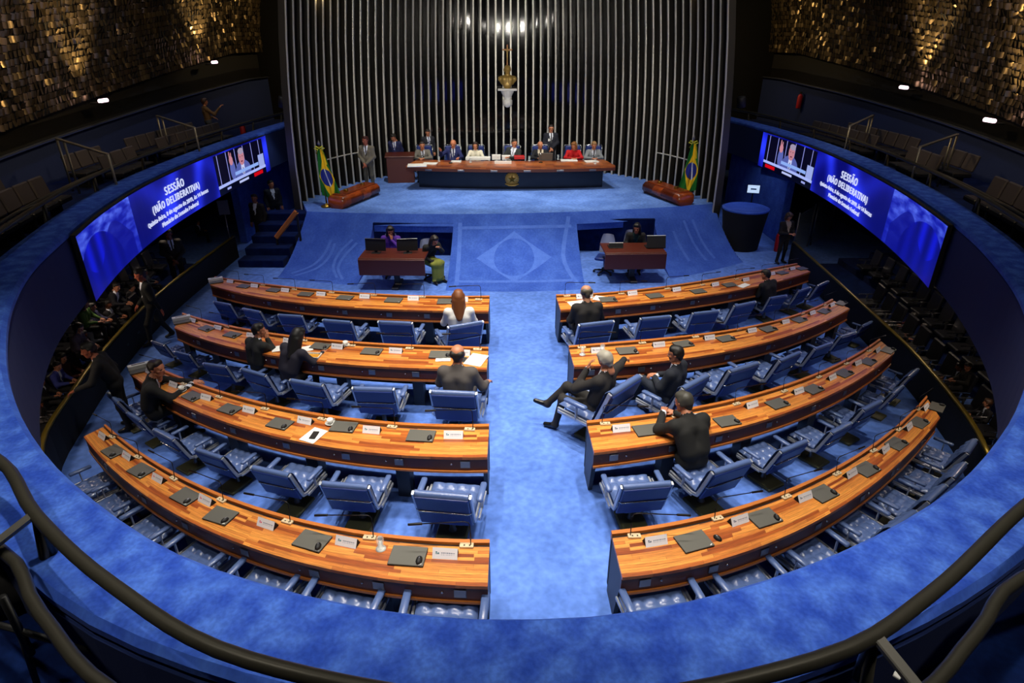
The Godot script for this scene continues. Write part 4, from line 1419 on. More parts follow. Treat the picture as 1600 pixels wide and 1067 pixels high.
func build_bench_and_flags() -> void:
	# the long wooden chests at both ends of the dais, with bronze fittings
	for q in [[Vector3(-4.3, 1.0, -16.95), -0.337, 1.85, "crowd"], [Vector3(4.32, 1.0, -17.25), 0.375, 1.8, "drum"]]:
		var t := thing("wooden_chest", "long low reddish wooden chest with bronze fittings, %s side" % q[3], "chest", q[0], q[1])
		var l: float = q[2]
		var st := new_st(true)
		var prof := [Vector2(0.2, 0.0), Vector2(0.29, 0.12), Vector2(0.28, 0.24), Vector2(0.2, 0.32), Vector2(-0.2, 0.32), Vector2(-0.28, 0.24), Vector2(-0.29, 0.12), Vector2(-0.2, 0.0)]
		sweep(st, [Vector3(0, 0, -l * 0.5), Vector3(0, 0, -l * 0.46), Vector3(0, 0, l * 0.46), Vector3(0, 0, l * 0.5)], prof, true, Vector3.UP, [0.8, 1.0, 1.0, 0.8])
		put("body", done(st), M.wood_gloss, t)
		st = new_st()
		box(st, Vector3(0, 0.335, 0), Vector3(0.36, 0.04, l * 0.86), 0.02)
		put("lid", done(st), M.wood_gloss, t)
		for e in [-0.22, 0.22]:
			st = new_st()
			box(st, Vector3(0, 0.37, l * e), Vector3(0.12, 0.08, 0.1), 0.02)
			put("fitting", done(st), M.brass, t)
		st = new_st()
		box(st, Vector3(0, 0.03, 0), Vector3(0.36, 0.06, l * 0.8), 0.01)
		put("plinth", done(st), M.dark, t)
	# national flags draped on poles
	var im := Image.create(64, 192, false, Image.FORMAT_RGB8)
	for y in 192:
		for x in 64:
			var c := Color(0.02, 0.42, 0.12)
			var d := absf(x - 34) / 34.0 + absf(y - 110) / 88.0
			var band := x > 26 and x < 56 and y < 60
			if d < 0.98 or band: c = Color(0.95, 0.78, 0.08)
			if Vector2((x - 32) / 26.0, (y - 108) / 34.0).length() < 1.0: c = Color(0.08, 0.16, 0.55)
			if Vector2((x - 32) / 26.0, (y - 108) / 34.0).length() < 1.0 and absf(x - 36 - (y - 108) * 0.15) < 3: c = Color(0.85, 0.87, 0.9)
			im.set_pixel(x, y, c)
	var cloth := mat(Color.WHITE, 0.75)
	cloth.albedo_texture = ImageTexture.create_from_image(im)
	for q in [[Vector3(-4.909, 1.000, -16.292), "crowd", 1.0], [Vector3(4.879, 1.000, -17.244), "drum", -1.0]]:
		var t := thing("flag", "green and yellow flag with blue disc hanging from pole, %s side" % q[1], "flag", q[0], 0.25 * q[2], "", 0.78)
		put("pole", tube_mesh([Vector3(0, 0.0, 0), Vector3(0, 2.0, 0)], 0.025, 8), M.brass, t)
		var st := new_st(true)
		lathe(st, [Vector2(0.0, 0.0), Vector2(0.2, 0.0), Vector2(0.19, 0.05), Vector2(0.05, 0.1), Vector2(0.03, 0.12)], 16)
		put("stand", done(st), M.brass, t)
		st = new_st(true)
		lathe(st, [Vector2(0.0, 2.0), Vector2(0.04, 2.02), Vector2(0.05, 2.08), Vector2(0.0, 2.2)], 10)
		put("finial", done(st), M.steel, t)
		st = new_st(true)
		grid(st, 28, 24, func(u, v):
			# folds gather at the top and open out towards the hem
			var w := lerpf(0.16, 0.62, pow(v, 0.8))
			var x: float = (u - 0.35) * w + 0.12 * v * v * q[2]
			var fold: float = sin(u * 20.0 + v * 2.0) * 0.045 * (0.5 + v * 0.5)
			var drop := 1.62 + 0.28 * (1.0 - absf(u - 0.62) * 1.6) * 0.7
			return Vector3(x, 1.9 - v * drop * 0.92, 0.05 + fold))
		put("cloth", done(st), cloth, t)
		st = new_st(true)
		for e in [-1, 1]: tube(st, [Vector3(0, 1.92, 0.06), Vector3(0.1 * e, 1.99, 0.07), Vector3(0.16 * e, 1.93, 0.07), Vector3(0.05 * e, 1.89, 0.07), Vector3(0.12 * e, 1.76, 0.08)], 0.025, 6)
		put("rosette", done(st), mat(Color(0.75, 0.75, 0.15), 0.6), t)

func build_bust() -> void:
	var p := apse(0.0, 3.15, 0.3)
	var t := thing("bust", "golden bust of a man on white wall bracket", "bust", Vector3(p.x, 3.59, p.z + 0.15), 0.0, "", 0.8)
	var prims := [
		[Vector3(0, 0.66, -0.01), Vector3(0, 0.7, -0.02), 0.125, 0.13, 0], [Vector3(0, 0.56, 0.04), Vector3(0, 0.6, 0.05), 0.085, 0.1, 0], [Vector3(0, 0.65, 0.11), Vector3(0, 0.61, 0.14), 0.02, 0.03, 0], [Vector3(-0.05, 0.69, 0.09), Vector3(0.05, 0.69, 0.09), 0.03, 0.03, 0],
		[Vector3(0, 0.36, -0.01), Vector3(0, 0.56, 0), 0.085, 0.075, 0], [Vector3(0, 0.42, -0.01), Vector3(-0.27, 0.31, -0.02), 0.08, 0.105, 0], [Vector3(0, 0.42, -0.01), Vector3(0.27, 0.31, -0.02), 0.08, 0.105, 0],
		[Vector3(-0.1, 0.3, 0.04), Vector3(-0.06, 0.1, 0.03), 0.15, 0.12, 0], [Vector3(0.1, 0.3, 0.04), Vector3(0.06, 0.1, 0.03), 0.15, 0.12, 0], [Vector3(-0.27, 0.31, -0.02), Vector3(-0.2, 0.16, -0.02), 0.1, 0.07, 0], [Vector3(0.27, 0.31, -0.02), Vector3(0.2, 0.16, -0.02), 0.1, 0.07, 0],
		[Vector3(0, 0.02, 0), Vector3(0, 0.1, 0.02), 0.12, 0.13, 0], [Vector3(-0.125, 0.66, -0.01), Vector3(-0.12, 0.62, -0.01), 0.03, 0.025, 0], [Vector3(0.125, 0.66, -0.01), Vector3(0.12, 0.62, -0.01), 0.03, 0.025, 0]]
	put("figure", net_mesh(prims, 0.02, 0.04, [M.gold]), null, t)
	var b := thing("wall_bracket", "white stone bracket under the golden bust", "bracket", Vector3(p.x, 2.97, p.z + 0.1), 0.0, "", 0.8)
	var st := new_st()
	box(st, Vector3(0, 0.69, 0), Vector3(0.78, 0.08, 0.5), 0.01)
	put("shelf", done(st), M.white, b)
	st = new_st(true)
	lathe(st, [Vector2(0.05, 0.0), Vector2(0.2, 0.1), Vector2(0.2, 0.28), Vector2(0.12, 0.33), Vector2(0.17, 0.42), Vector2(0.26, 0.6), Vector2(0.28, 0.65)], 16)
	put("corbel", done(st), M.white, b)
	var c := thing("crucifix", "wooden crucifix above the golden bust", "crucifix", Vector3(p.x, 4.28, p.z + 0.04), 0.0, "", 0.62)
	st = new_st()
	box(st, Vector3(0, 0.42, 0), Vector3(0.07, 0.95, 0.05), 0.008)
	box(st, Vector3(0, 0.66, 0), Vector3(0.5, 0.07, 0.05), 0.008)
	put("cross", done(st), M.wood_edge, c)
	var body := [[Vector3(0, 0.34, 0.05), Vector3(0, 0.6, 0.05), 0.035, 0.05, 0], [Vector3(0, 0.6, 0.05), Vector3(-0.2, 0.67, 0.045), 0.03, 0.018, 0], [Vector3(0, 0.6, 0.05), Vector3(0.2, 0.67, 0.045), 0.03, 0.018, 0], [Vector3(0, 0.7, 0.07), Vector3(0, 0.74, 0.07), 0.036, 0.038, 0], [Vector3(0, 0.34, 0.05), Vector3(0.01, 0.03, 0.045), 0.04, 0.018, 0]]
	put("figure", net_mesh(body, 0.014, 0.03, [M.gold]), null, c)

# ---------------------------------------------------------------- clerks' desks in the alcoves, drum, stairs, barriers
func build_front() -> void:
	for q in [[Vector3(-2.609, 0.000, -13.041), 1.45, "crowd", -1], [Vector3(2.752, 0.000, -13.452), 1.38, "drum", 1]]:
		var t := thing("clerk_desk", "dark red wooden clerk desk in the %s-side alcove" % q[2], "desk", Vector3(q[0].x, 0, q[0].z + 0.2), 0.03 * q[3])
		var w: float = q[1]
		var st := new_st()
		box(st, Vector3(0, 0.72, -0.3), Vector3(w, 0.04, 0.75), 0.008)
		put("desk_top", done(st), M.wood_red, t)
		st = new_st()
		box(st, Vector3(0, 0.54, 0.09), Vector3(w, 0.36, 0.04), 0.008)
		put("front_panel", done(st), M.wood_red, t)
		for e in [0.0]:
			st = new_st()
			box(st, Vector3(w * e + 0.02, 0.35, -0.25), Vector3(0.12, 0.7, 0.1), 0.01)
			put("leg", done(st), M.slate, t)
		st = new_st()
		box(st, Vector3(0.02, 0.03, -0.25), Vector3(0.16, 0.06, 0.62), 0.015)
		put("foot", done(st), M.slate, t)
	var z1 := Vector3(-2.609, 0.000, -13.041)
	for q in [[-0.4, -0.12, "crowd alcove, before the woman in purple"], [0.3, -0.12, "crowd alcove, before the woman in black"]]:
		var m := thing("monitor", "black monitor in the %s" % q[2], "monitor", Vector3(z1.x + q[0], 0.74, z1.z + q[1]), 0.1 * signf(q[0]), "", 0.74)
		var st := new_st()
		box(st, Vector3(0, 0.25, 0), Vector3(0.62, 0.36, 0.04), 0.01, Basis(Vector3.RIGHT, -0.12))
		put("case", done(st), M.dark, m)
		st = new_st()
		box(st, Vector3(0, 0.435, 0.0), Vector3(0.62, 0.015, 0.05), 0.004)
		put("top_edge", done(st), M.steel, m)
		st = new_st()
		box(st, Vector3(0, 0.06, 0.0), Vector3(0.08, 0.12, 0.04), 0.006)
		box(st, Vector3(0, 0.008, 0), Vector3(0.26, 0.016, 0.2), 0.004)
		put("stand", done(st), M.dark, m)
	var z2 := Vector3(2.752, 0.000, -13.452)
	for q in [[-0.4, 0.3, 0.12, "flat on the drum-side clerk desk"], [0.5, 0.42, 0.3, "raised before the clerk, drum side"]]:
		var l := thing("notebook_computer", "dark notebook computer %s" % q[3], "laptop", Vector3(z2.x + q[0], 0.742, z2.z - 0.14), 0.05, "", 0.9)
		var st := new_st()
		box(st, Vector3(0, 0.01, 0), Vector3(q[1] + 0.06, 0.02, 0.26), 0.004)
		put("keyboard", done(st), M.laptop_base, l)
		st = new_st()
		box(st, Vector3(0, q[2] * 0.5 + 0.01, 0.1), Vector3(q[1] + 0.06, q[2], 0.015), 0.004, Basis(Vector3.RIGHT, -0.3))
		put("lid", done(st), M.dark, l)
		st = new_st()
		box(st, Vector3(0, q[2] + 0.012, 0.1 - q[2] * 0.15), Vector3(q[1] + 0.06, 0.012, 0.02), 0.002)
		put("lid_edge", done(st), M.white, l)
	# office chairs in the alcoves
	var spots := [[Vector3(-2.83, 0, -13.95), "office chair of the woman in purple", 0.15, 0.0], [Vector3(-1.82, 0, -13.55), "white-backed office chair of the woman in black", 0.7, 0.0], [Vector3(2.18, 0, -13.9), "empty white-backed office chair in drum-side alcove", -0.35, 0.0], [Vector3(2.92, 0, -14.25), "office chair of the long-haired clerk, drum side", 0.2, 0.0]]
	for q in spots:
		var at: Vector3 = q[0] + Vector3(0, 0, q[3])
		var t := thing("office_chair", q[1], "chair", Vector3(at.x, 0, at.z), PI + q[2], "office chairs in the alcoves", 0.85)
		var st := new_st(true)
		sweep(st, [Vector3(0, 0.45, -0.24), Vector3(0, 0.46, -0.22), Vector3(0, 0.46, 0.2), Vector3(0, 0.45, 0.22)], rect(0.48, 0.08, 0.03), true, Vector3.UP, [0.85, 1, 1, 0.85])
		put("seat", done(st), M.leather_back, t)
		st = new_st(true)
		grid(st, 10, 10, func(u, v):
			var a: float = (u - 0.5) * 1.5
			var k := 1.0 - 0.35 * pow(v, 3.0)
			return Vector3(sin(a) * 0.3 * k, 0.52 + v * 0.5, 0.28 - (1.0 - cos(a)) * 0.2 + v * 0.06))
		grid(st, 10, 10, func(u, v):
			var a: float = (u - 0.5) * 1.5
			var k := 1.0 - 0.35 * pow(v, 3.0)
			return Vector3(sin(a) * 0.32 * k, 0.52 + v * 0.51, 0.31 - (1.0 - cos(a)) * 0.2 + v * 0.06), null, true)
		put("backrest", done(st), mat(Color(0.55, 0.58, 0.68), 0.5), t)
		put("pedestal", tube_mesh([Vector3(0, 0.08, 0), Vector3(0, 0.43, 0)], 0.03, 8), M.steel, t)
		for k in 5:
			var d := Vector3(cos(TAU * k / 5), 0, sin(TAU * k / 5))
			put("foot", tube_mesh([Vector3(0, 0.1, 0), d * 0.27 + Vector3(0, 0.07, 0)], 0.02, 6), M.dark, t)
			var ball := SphereMesh.new()
			ball.radius = 0.035
			ball.height = 0.07
			ball.radial_segments = 10
			ball.rings = 6
			put("caster", ball, M.dark, t, Transform3D(Basis.IDENTITY, d * 0.28 + Vector3(0, 0.035, 0)))
	# the round drum beside the ramp: dark wall, carpeted top with a rim
	var t := thing("drum_platform", "round dark drum with blue carpeted top beside the ramp", "platform", Vector3(6.08, 0, -15.95))
	var st := new_st(true)
	lathe(st, [Vector2(0.46, 0.0), Vector2(0.52, 0.6), Vector2(0.58, 1.02)], 40)
	put("drum_wall", done(st), M.soot, t)
	st = new_st(true)
	lathe(st, [Vector2(0.58, 1.02), Vector2(0.595, 1.06), Vector2(0.55, 1.08), Vector2(0.52, 1.04), Vector2(0.0, 1.03)], 40)
	put("carpet_top", done(st), M.ramp_carpet, t)
	# stairs up to the dais with a wooden handrail
	st = new_st()
	var steps := thing("side_stairs", "blue carpeted steps up to the dais beside the ramp", "stairs", Vector3(-6.1, 0, -14.2))
	for k in 5:
		st = new_st()
		box(st, Vector3(0.1 * k * 0.4, 0.09 * (k + 1), -0.42 * k - 0.3), Vector3(1.1, 0.18 * (k + 1), 0.42), 0.015)
		put("step", done(st), M.gallery_blue, steps)
	var hr := thing("handrail", "sloping orange wooden handrail beside the dais steps", "handrail", Vector3.ZERO)
	var a := Vector3(-5.878, 0.550, -14.983)
	var b := Vector3(-5.277, 1.200, -14.964)
	st = new_st()
	sweep(st, [a, b], rect(0.09, 0.12, 0.02), true)
	put("rail", done(st), M.wood_edge, hr)
	for p in [a, b]:
		st = new_st()
		box(st, Vector3(p.x, p.y * 0.5, p.z), Vector3(0.05, p.y, 0.05), 0.005)
		put("post", done(st), M.dark, hr)
	# barriers between the senators and the public seats: dark panel under a brass rail
	for s in [-1, 1]:
		var pts := [Vector2(-6.993, -15.095), Vector2(-6.895, -11.340), Vector2(-6.518, -8.816), Vector2(-6.177, -7.462), Vector2(-5.881, -6.489), Vector2(-5.424, -5.717)] if s < 0 else [Vector2(6.873, -14.604), Vector2(6.674, -12.163), Vector2(6.487, -9.943), Vector2(6.323, -8.486), Vector2(5.988, -6.857), Vector2(5.637, -5.897)]
		var line := curve_through(pts, 0.4)
		var bt := thing("barrier", "dark barrier with brass rail before the public seats, %s side" % side_name(s), "barrier")
		st = new_st()
		sweep(st, lift(line, 0.265), rect(0.07, 0.53), true)
		put("panel", done(st), M.black, bt)
		st = new_st(true)
		sweep(st, lift(line, 0.55), rect(0.065, 0.035, 0.01), true)
		put("top_rail", done(st), mat(Color(0.42, 0.36, 0.1), 0.4, 0.7), bt)
	# glass gate panels at the far end of the drum-side barrier
	var k := 0
	for q in [[Vector3(7.114, 0.000, -15.083), Vector3(7.916, 0.000, -16.002)], [Vector3(8.051, 0.000, -16.117), Vector3(9.167, 0.000, -17.411)]]:
		var gp := thing("glass_gate", "clear glass panel %s the brass barrier, drum side" % ["at the end of", "set back behind"][k], "gate")
		k += 1
		var p: Vector3 = q[0]
		var e: Vector3 = q[1]
		st = new_st()
		var d := (e - p)
		box(st, (p + e) * 0.5 + Vector3(0, 0.55, 0), Vector3(d.length(), 1.1, 0.012), 0.002, Basis(Vector3.UP, atan2(-d.z, d.x)))
		put("pane", done(st), M.glass, gp)
		st = new_st(true)
		tube(st, [p, p + Vector3(0, 1.15, 0)], 0.02, 8)
		tube(st, [e, e + Vector3(0, 1.15, 0)], 0.02, 8)
		put("frame", done(st), M.steel, gp)
	# small lit screen on a stand by the drum
	var sp := Vector3(8.013, 0.000, -20.452)
	var ms := thing("lit_notice_screen", "small bright white screen on a stand behind the drum", "screen", Vector3(6.78, 0, -17.45), -0.3, "", 0.75)
	st = new_st()
	box(st, Vector3(0, 1.62, 0), Vector3(0.46, 0.32, 0.04), 0.008, Basis(Vector3.RIGHT, -0.25))
	put("case", done(st), M.dark, ms)
	st = new_st()
	box(st, Vector3(0, 1.625, 0.024), Vector3(0.42, 0.28, 0.006), 0.0, Basis(Vector3.RIGHT, -0.25))
	put("display", done(st), glow(Color(0.75, 0.85, 0.95), 0.8), ms)
	st = new_st()
	box(st, Vector3(0, 1.625, 0.0285), Vector3(0.2, 0.05, 0.002), 0.0, Basis(Vector3.RIGHT, -0.25))
	put("print", done(st), mat(Color(0.2, 0.35, 0.5), 0.5), ms)
	put("stand", tube_mesh([Vector3(0, 0, 0), Vector3(0, 1.6, -0.03)], 0.025, 8), M.dark, ms)
	# fire extinguishers on the gallery wall and a sign-holder by the crowd barrier
	for q in [[Vector3(9.459, 2.600, -23.318), "red fire extinguisher on the gallery wall, drum side"]]:
		fire_extinguisher(Vector3(9.4, 2.95, -21.6), 0.85, q[1])
	fire_extinguisher(Vector3(6.95, 0, -15.6), 0.95, "red fire extinguisher on the floor behind the drum")
	var sh := thing("sign_stand", "grey upright sign on post by the crowd barrier", "sign", Vector3(-7.083, 0.000, -15.291), 0.3, "", 0.85)
	st = new_st()
	box(st, Vector3(-0.12, 1.45, 0), Vector3(0.3, 0.42, 0.02), 0.004)
	put("board", done(st), mat(Color(0.3, 0.3, 0.36), 0.7), sh)
	put("post", tube_mesh([Vector3(-0.12, 0.02, 0), Vector3(-0.12, 1.25, 0)], 0.018, 8), M.steel, sh)
	st = new_st(true)
	lathe(st, [Vector2(0.0, 0.0), Vector2(0.14, 0.0), Vector2(0.13, 0.03), Vector2(0.0, 0.05)], 16, Vector3(-0.12, 0, 0))
	put("base", done(st), M.steel, sh)

func fire_extinguisher(at: Vector3, s: float, label: String) -> void:
	var t := thing("fire_extinguisher", label, "fire extinguisher", at, 0.0, "", s)
	var st := new_st(true)
	lathe(st, [Vector2(0.0, 0.0), Vector2(0.085, 0.0), Vector2(0.09, 0.03), Vector2(0.09, 0.44), Vector2(0.06, 0.5), Vector2(0.03, 0.52), Vector2(0.0, 0.53)], 18)
	put("cylinder", done(st), M.red, t)
	st = new_st()
	box(st, Vector3(0, 0.56, 0), Vector3(0.05, 0.07, 0.14), 0.008)
	put("valve", done(st), M.dark, t)
	put("hose", tube_mesh([Vector3(0, 0.56, 0.06), Vector3(0.1, 0.5, 0.08), Vector3(0.12, 0.3, 0.06), Vector3(0.1, 0.2, 0.04)], 0.012, 6), M.dark, t)

# ---------------------------------------------------------------- railings and seats of the gallery, seats for the public below
func build_railings() -> void:
	var top := rail_curve(0.43, [Vector2(-2.72, -2.67), Vector2(-2.25, -2.26), Vector2(-1.64, -1.84), Vector2(-0.95, -1.5), Vector2(0.1, -1.33), Vector2(1.1, -1.5), Vector2(1.7, -1.8), Vector2(2.42, -2.29)])
	var low := rail_curve(0.78, [Vector2(-2.4, -2.17), Vector2(-1.95, -1.8), Vector2(-1.3, -1.4), Vector2(0.1, -1.07), Vector2(1.3, -1.37), Vector2(1.85, -1.7), Vector2(2.25, -1.99)])
	var t := thing("gallery_railing", "dark tubular double railing along the gallery parapet", "railing")
	var st := new_st(true)
	tube(st, lift(top, 2.98), 0.03, 10)
	put("top_rail", done(st), M.pipe, t)
	st = new_st(true)
	tube(st, lift(low, 2.86), 0.027, 10)
	put("outer_rail", done(st), M.pipe, t)
	var s := 0.7
	var total := length_of(top)
	var flat := lift(top, 2.98)
	while s < total - 0.4:
		var e := at_length(top, s)
		var near: bool = absf(e[0].x) < 2.9 and e[0].y > -3.2
		if not near:
			add_post(t, e[0], e[1])
		s += 1.9
	# the posts in front of the camera, where they stand in the photograph
	for q in [[Vector2(-2.26, -2.26), 1], [Vector2(1.33, -1.62), 1]]:
		var best := 0
		for i in top.size():
			if top[i].distance_to(q[0]) < top[best].distance_to(q[0]): best = i
		add_post(t, top[best], (top[best + 1] - top[best - 1]).normalized())
	# inverted-U handrails at the gallery stairs
	var gates := [[-1, Vector3(-6.85, 2.29, -10.8), Vector3(-8.7, 2.29, -12.3)], [-1, Vector3(-7.0, 2.29, -14.3), Vector3(-8.8, 2.29, -16.2)], [1, Vector3(7.4, 2.29, -11.6), Vector3(8.9, 2.29, -12.9)], [1, Vector3(7.6, 2.29, -14.6), Vector3(9.0, 2.29, -16.3)]]
	var n := 0
	for q in gates:
		n += 1
		var h := thing("stair_handrail", "steel handrail frame at gallery stairs, %s, %s side" % ["beside the far seats" if n % 2 == 0 else "beside the near seats", side_name(q[0])], "handrail")
		var up0 := Vector3(0, 0.95, 0)
		var up1 := Vector3(0, 1.0, 0)
		st = new_st()
		sweep(st, [q[1] + up0, q[2] + up1], rect(0.06, 0.03, 0.006), true)
		put("top_bar", done(st), M.rail, h)
		for p in [[q[1], up0], [q[2], up1], [q[1].lerp(q[2], 0.85), up1]]:
			put("post", tube_mesh([p[0], p[0] + p[1]], 0.022, 8), M.rail, h)

func rail_curve(off: float, near: Array) -> Array:
	# follows the parapet, but swings wider where it passes before the camera
	var base := offset_curve(rim, off)
	var a := []
	var b := []
	for p in base:
		if p.x < near[0].x - 0.35 and p.y < near[0].y - 0.3: a.append(p)
		elif p.x > near[-1].x + 0.35 and p.y < near[-1].y - 0.3: b.append(p)
	var mid := [a[-1]] + near + [b[0]]
	var c := curve_through(mid, 0.15)
	return a.slice(0, -1) + c + b.slice(1)

func add_post(t: Node3D, p: Vector2, d: Vector2) -> void:
	var out := Vector2(-d.y, d.x)
	var q := p + out * 0.34
	put("post", tube_mesh([Vector3(p.x, 2.74, p.y), Vector3(p.x, 2.98, p.y)], 0.024, 8), M.pipe, t)
	var st := new_st()
	sweep(st, [Vector3(p.x, 2.99, p.y), Vector3(q.x, 2.87, q.y)], rect(0.05, 0.025, 0.005), true)
	put("brace", done(st), M.rail, t)
	put("leg", tube_mesh([Vector3(p.x, 2.95, p.y), Vector3(p.x + out.x * 0.1, 2.3, p.y + out.y * 0.1)], 0.024, 8), M.pipe, t)

func make_public_seat() -> Node3D:
	var t := thing("auditorium_chair", "seat", "chair", Vector3.ZERO, 0.0, "dark seats for the public")
	var st := new_st()
	box(st, Vector3(0, 0.4, 0), Vector3(0.48, 0.1, 0.46), 0.025)
	put("seat", done(st), M.seat_dark, t)
	st = new_st()
	box(st, Vector3(0, 0.7, 0.25), Vector3(0.48, 0.52, 0.08), 0.025, Basis(Vector3.RIGHT, 0.16))
	put("backrest", done(st), M.seat_dark, t)
	for s in [-1, 1]:
		st = new_st()
		sweep(st, [Vector3(0.26 * s, 0.0, 0.05), Vector3(0.26 * s, 0.56, 0.05)], rect(0.02, 0.05, 0.004), true)
		sweep(st, [Vector3(0.26 * s, 0.57, -0.2), Vector3(0.26 * s, 0.58, 0.22)], rect(0.03, 0.025, 0.006), true)
		put("arm_frame", done(st), M.chrome, t)
	return t

func build_public_seats() -> void:
	# rows rise away from the barrier, facing the floor of the chamber
	var seat0 := make_public_seat()
	var first := true
	var words := ["first", "second", "third", "fourth"]
	var more := ["eleventh", "twelfth", "thirteenth", "fourteenth", "fifteenth", "sixteenth"]
	for s in [-1, 1]:
		for row in 4:
			for i in 15:
				var z := -5.9 - 0.5 * i - (0.22 if row % 2 else 0.0)
				var x: float = (6.35 + 0.72 * row + clampf((-z - 7.0) * 0.17, -0.2, 0.85)) * s
				if absf(x) > minf(9.2, 7.7 + (-z - 6.0) * 0.3): continue
				if i > 11 and row == 0: continue
				var turn: float = PI / 2 * s - 0.1 * s
				var y := 0.14 * row
				var label := "dark public seat, row %s from barrier, seat %s, %s side" % [words[row], NTH[i] if i < 10 else more[i - 10], side_name(s)]
				if first:
					seat0.transform = Transform3D(Basis(Vector3.UP, turn).scaled(Vector3.ONE * 0.68), Vector3(x, y, z))
					seat0.set_meta("label", label)
					first = false
				else: copy(seat0, Vector3(x, y, z), turn, 0.68, label)
		var st := new_st()
		for row in range(1, 4):
			box(st, Vector3((6.3 + 0.72 * row + 2.1) * s, 0.07 * row, -9.6), Vector3(4.0, 0.14 * row, 9.2), 0.01)
		struct("tier_1" if s < 0 else "tier_2", done(st), M.gallery_blue, "stepped dark floor under the public seats, %s side" % side_name(s))

func build_gallery_seats() -> void:
	var g0: Node3D
	for s in [-1, 1]:
		for row in 2:
			var line := offset_curve(rim, 1.22 + 0.72 * row)
			var part := []
			for p in line:
				if p.x * s > 0 and p.y < -5.2 and p.y > -18.5: part.append(p)
			var along := 0.2
			var total := length_of(part)
			var n := 0
			while along < total - 0.2 and n < 22:
				var e := at_length(part, along if s > 0 else total - along)
				along += 0.46
				var z: float = e[0].y
				if (z < -10.4 and z > -12.4) or (z < -13.6 and z > -14.9): continue
				n += 1
				var d: Vector2 = e[1]
				var turn := atan2(-d.y, d.x)
				var label := "grey gallery seat %s in %s row, %s side" % [count_word(n), ["lower", "upper"][row], side_name(s)]
				if g0 == null:
					g0 = thing("gallery_chair", label, "chair", Vector3.ZERO, 0.0, "grey seats in the gallery")
					var st := new_st()
					box(st, Vector3(0, 0.28, -0.02), Vector3(0.4, 0.09, 0.36), 0.02)
					put("seat", done(st), M.seat_dark, g0)
					st = new_st()
					box(st, Vector3(0, 0.5, 0.17), Vector3(0.41, 0.32, 0.06), 0.02, Basis(Vector3.RIGHT, 0.2))
					put("backrest", done(st), M.seat_grey, g0)
					st = new_st()
					box(st, Vector3(0, 0.14, 0.02), Vector3(0.06, 0.28, 0.2), 0.01)
					put("pedestal", done(st), M.dark, g0)
					g0.transform = Transform3D(Basis(Vector3.UP, turn), Vector3(e[0].x, 2.29, e[0].y))
				else: copy(g0, Vector3(e[0].x, 2.29, e[0].y), turn, 1.0, label)

func count_word(n: int) -> String:
	var tens := ["", "", "twenty"]
	var w := ["zero", "one", "two", "three", "four", "five", "six", "seven", "eight", "nine", "ten", "eleven", "twelve", "thirteen", "fourteen", "fifteen", "sixteen", "seventeen", "eighteen", "nineteen", "twenty", "twenty-one", "twenty-two", "twenty-three", "twenty-four"]
	return w[mini(n, 24)]

func build_near_things() -> void:
	# a photographer's tripod on the gallery floor under the rail, one leg tip red
	var t := thing("tripod", "black tripod with red-tipped leg behind the near railing", "tripod")
	var hub := Vector3(-2.087, 2.750, -1.811)
	for q in [Vector3(-1.852, 2.320, -1.982), Vector3(-2.177, 2.320, -1.849), Vector3(-2.854, 2.320, -2.253)]:
		put("leg", tube_mesh([hub, q], 0.014, 8), M.dark, t)
	var st := new_st(true)
	lathe(st, [Vector2(0.0, -0.02), Vector2(0.018, -0.015), Vector2(0.02, 0.01), Vector2(0.0, 0.02)], 12, Vector3(-1.848, 2.320, -1.975))
	put("foot", done(st), M.red, t)
	put("centre_column", tube_mesh([hub + Vector3(0, -0.15, 0), hub + Vector3(0, 0.2, 0)], 0.016, 8), M.dark, t)
	# white tag tied to the outer side of the parapet
	st = new_st()
	box(st, Vector3.ZERO, Vector3(0.055, 0.012, 0.026), 0.003, Basis(Vector3.UP, 0.75))
	var o := put("paper_tag", done(st), M.paper, null, Transform3D(Basis.IDENTITY, Vector3(1.523, 2.755, -1.610)))
	tag(o, "small white tag lying on the parapet by the railing", "tag")
	# black soft bag on the gallery floor beside the tripod
	var bag := thing("camera_bag", "dark bag on gallery floor beside the tripod", "bag", Vector3(-2.638, 2.320, -2.398), 0.6)
	var prims := [[Vector3(-0.09, 0.12, 0), Vector3(0.09, 0.12, 0), 0.13, 0.12, 0], [Vector3(-0.06, 0.06, 0.05), Vector3(0.08, 0.06, 0.04), 0.1, 0.1, 0], [Vector3(0.0, 0.2, -0.03), Vector3(0.02, 0.24, 0.0), 0.08, 0.06, 0]]
	put("body", net_mesh(prims, 0.02, 0.05, [mat(Color(0.03, 0.022, 0.018), 0.8)]), null, bag)
	put("strap", tube_mesh([Vector3(-0.1, 0.22, 0.05), Vector3(-0.05, 0.32, 0.06), Vector3(0.06, 0.31, 0.05), Vector3(0.1, 0.2, 0.05)], 0.012, 6), mat(Color(0.16, 0.07, 0.03), 0.7), bag)


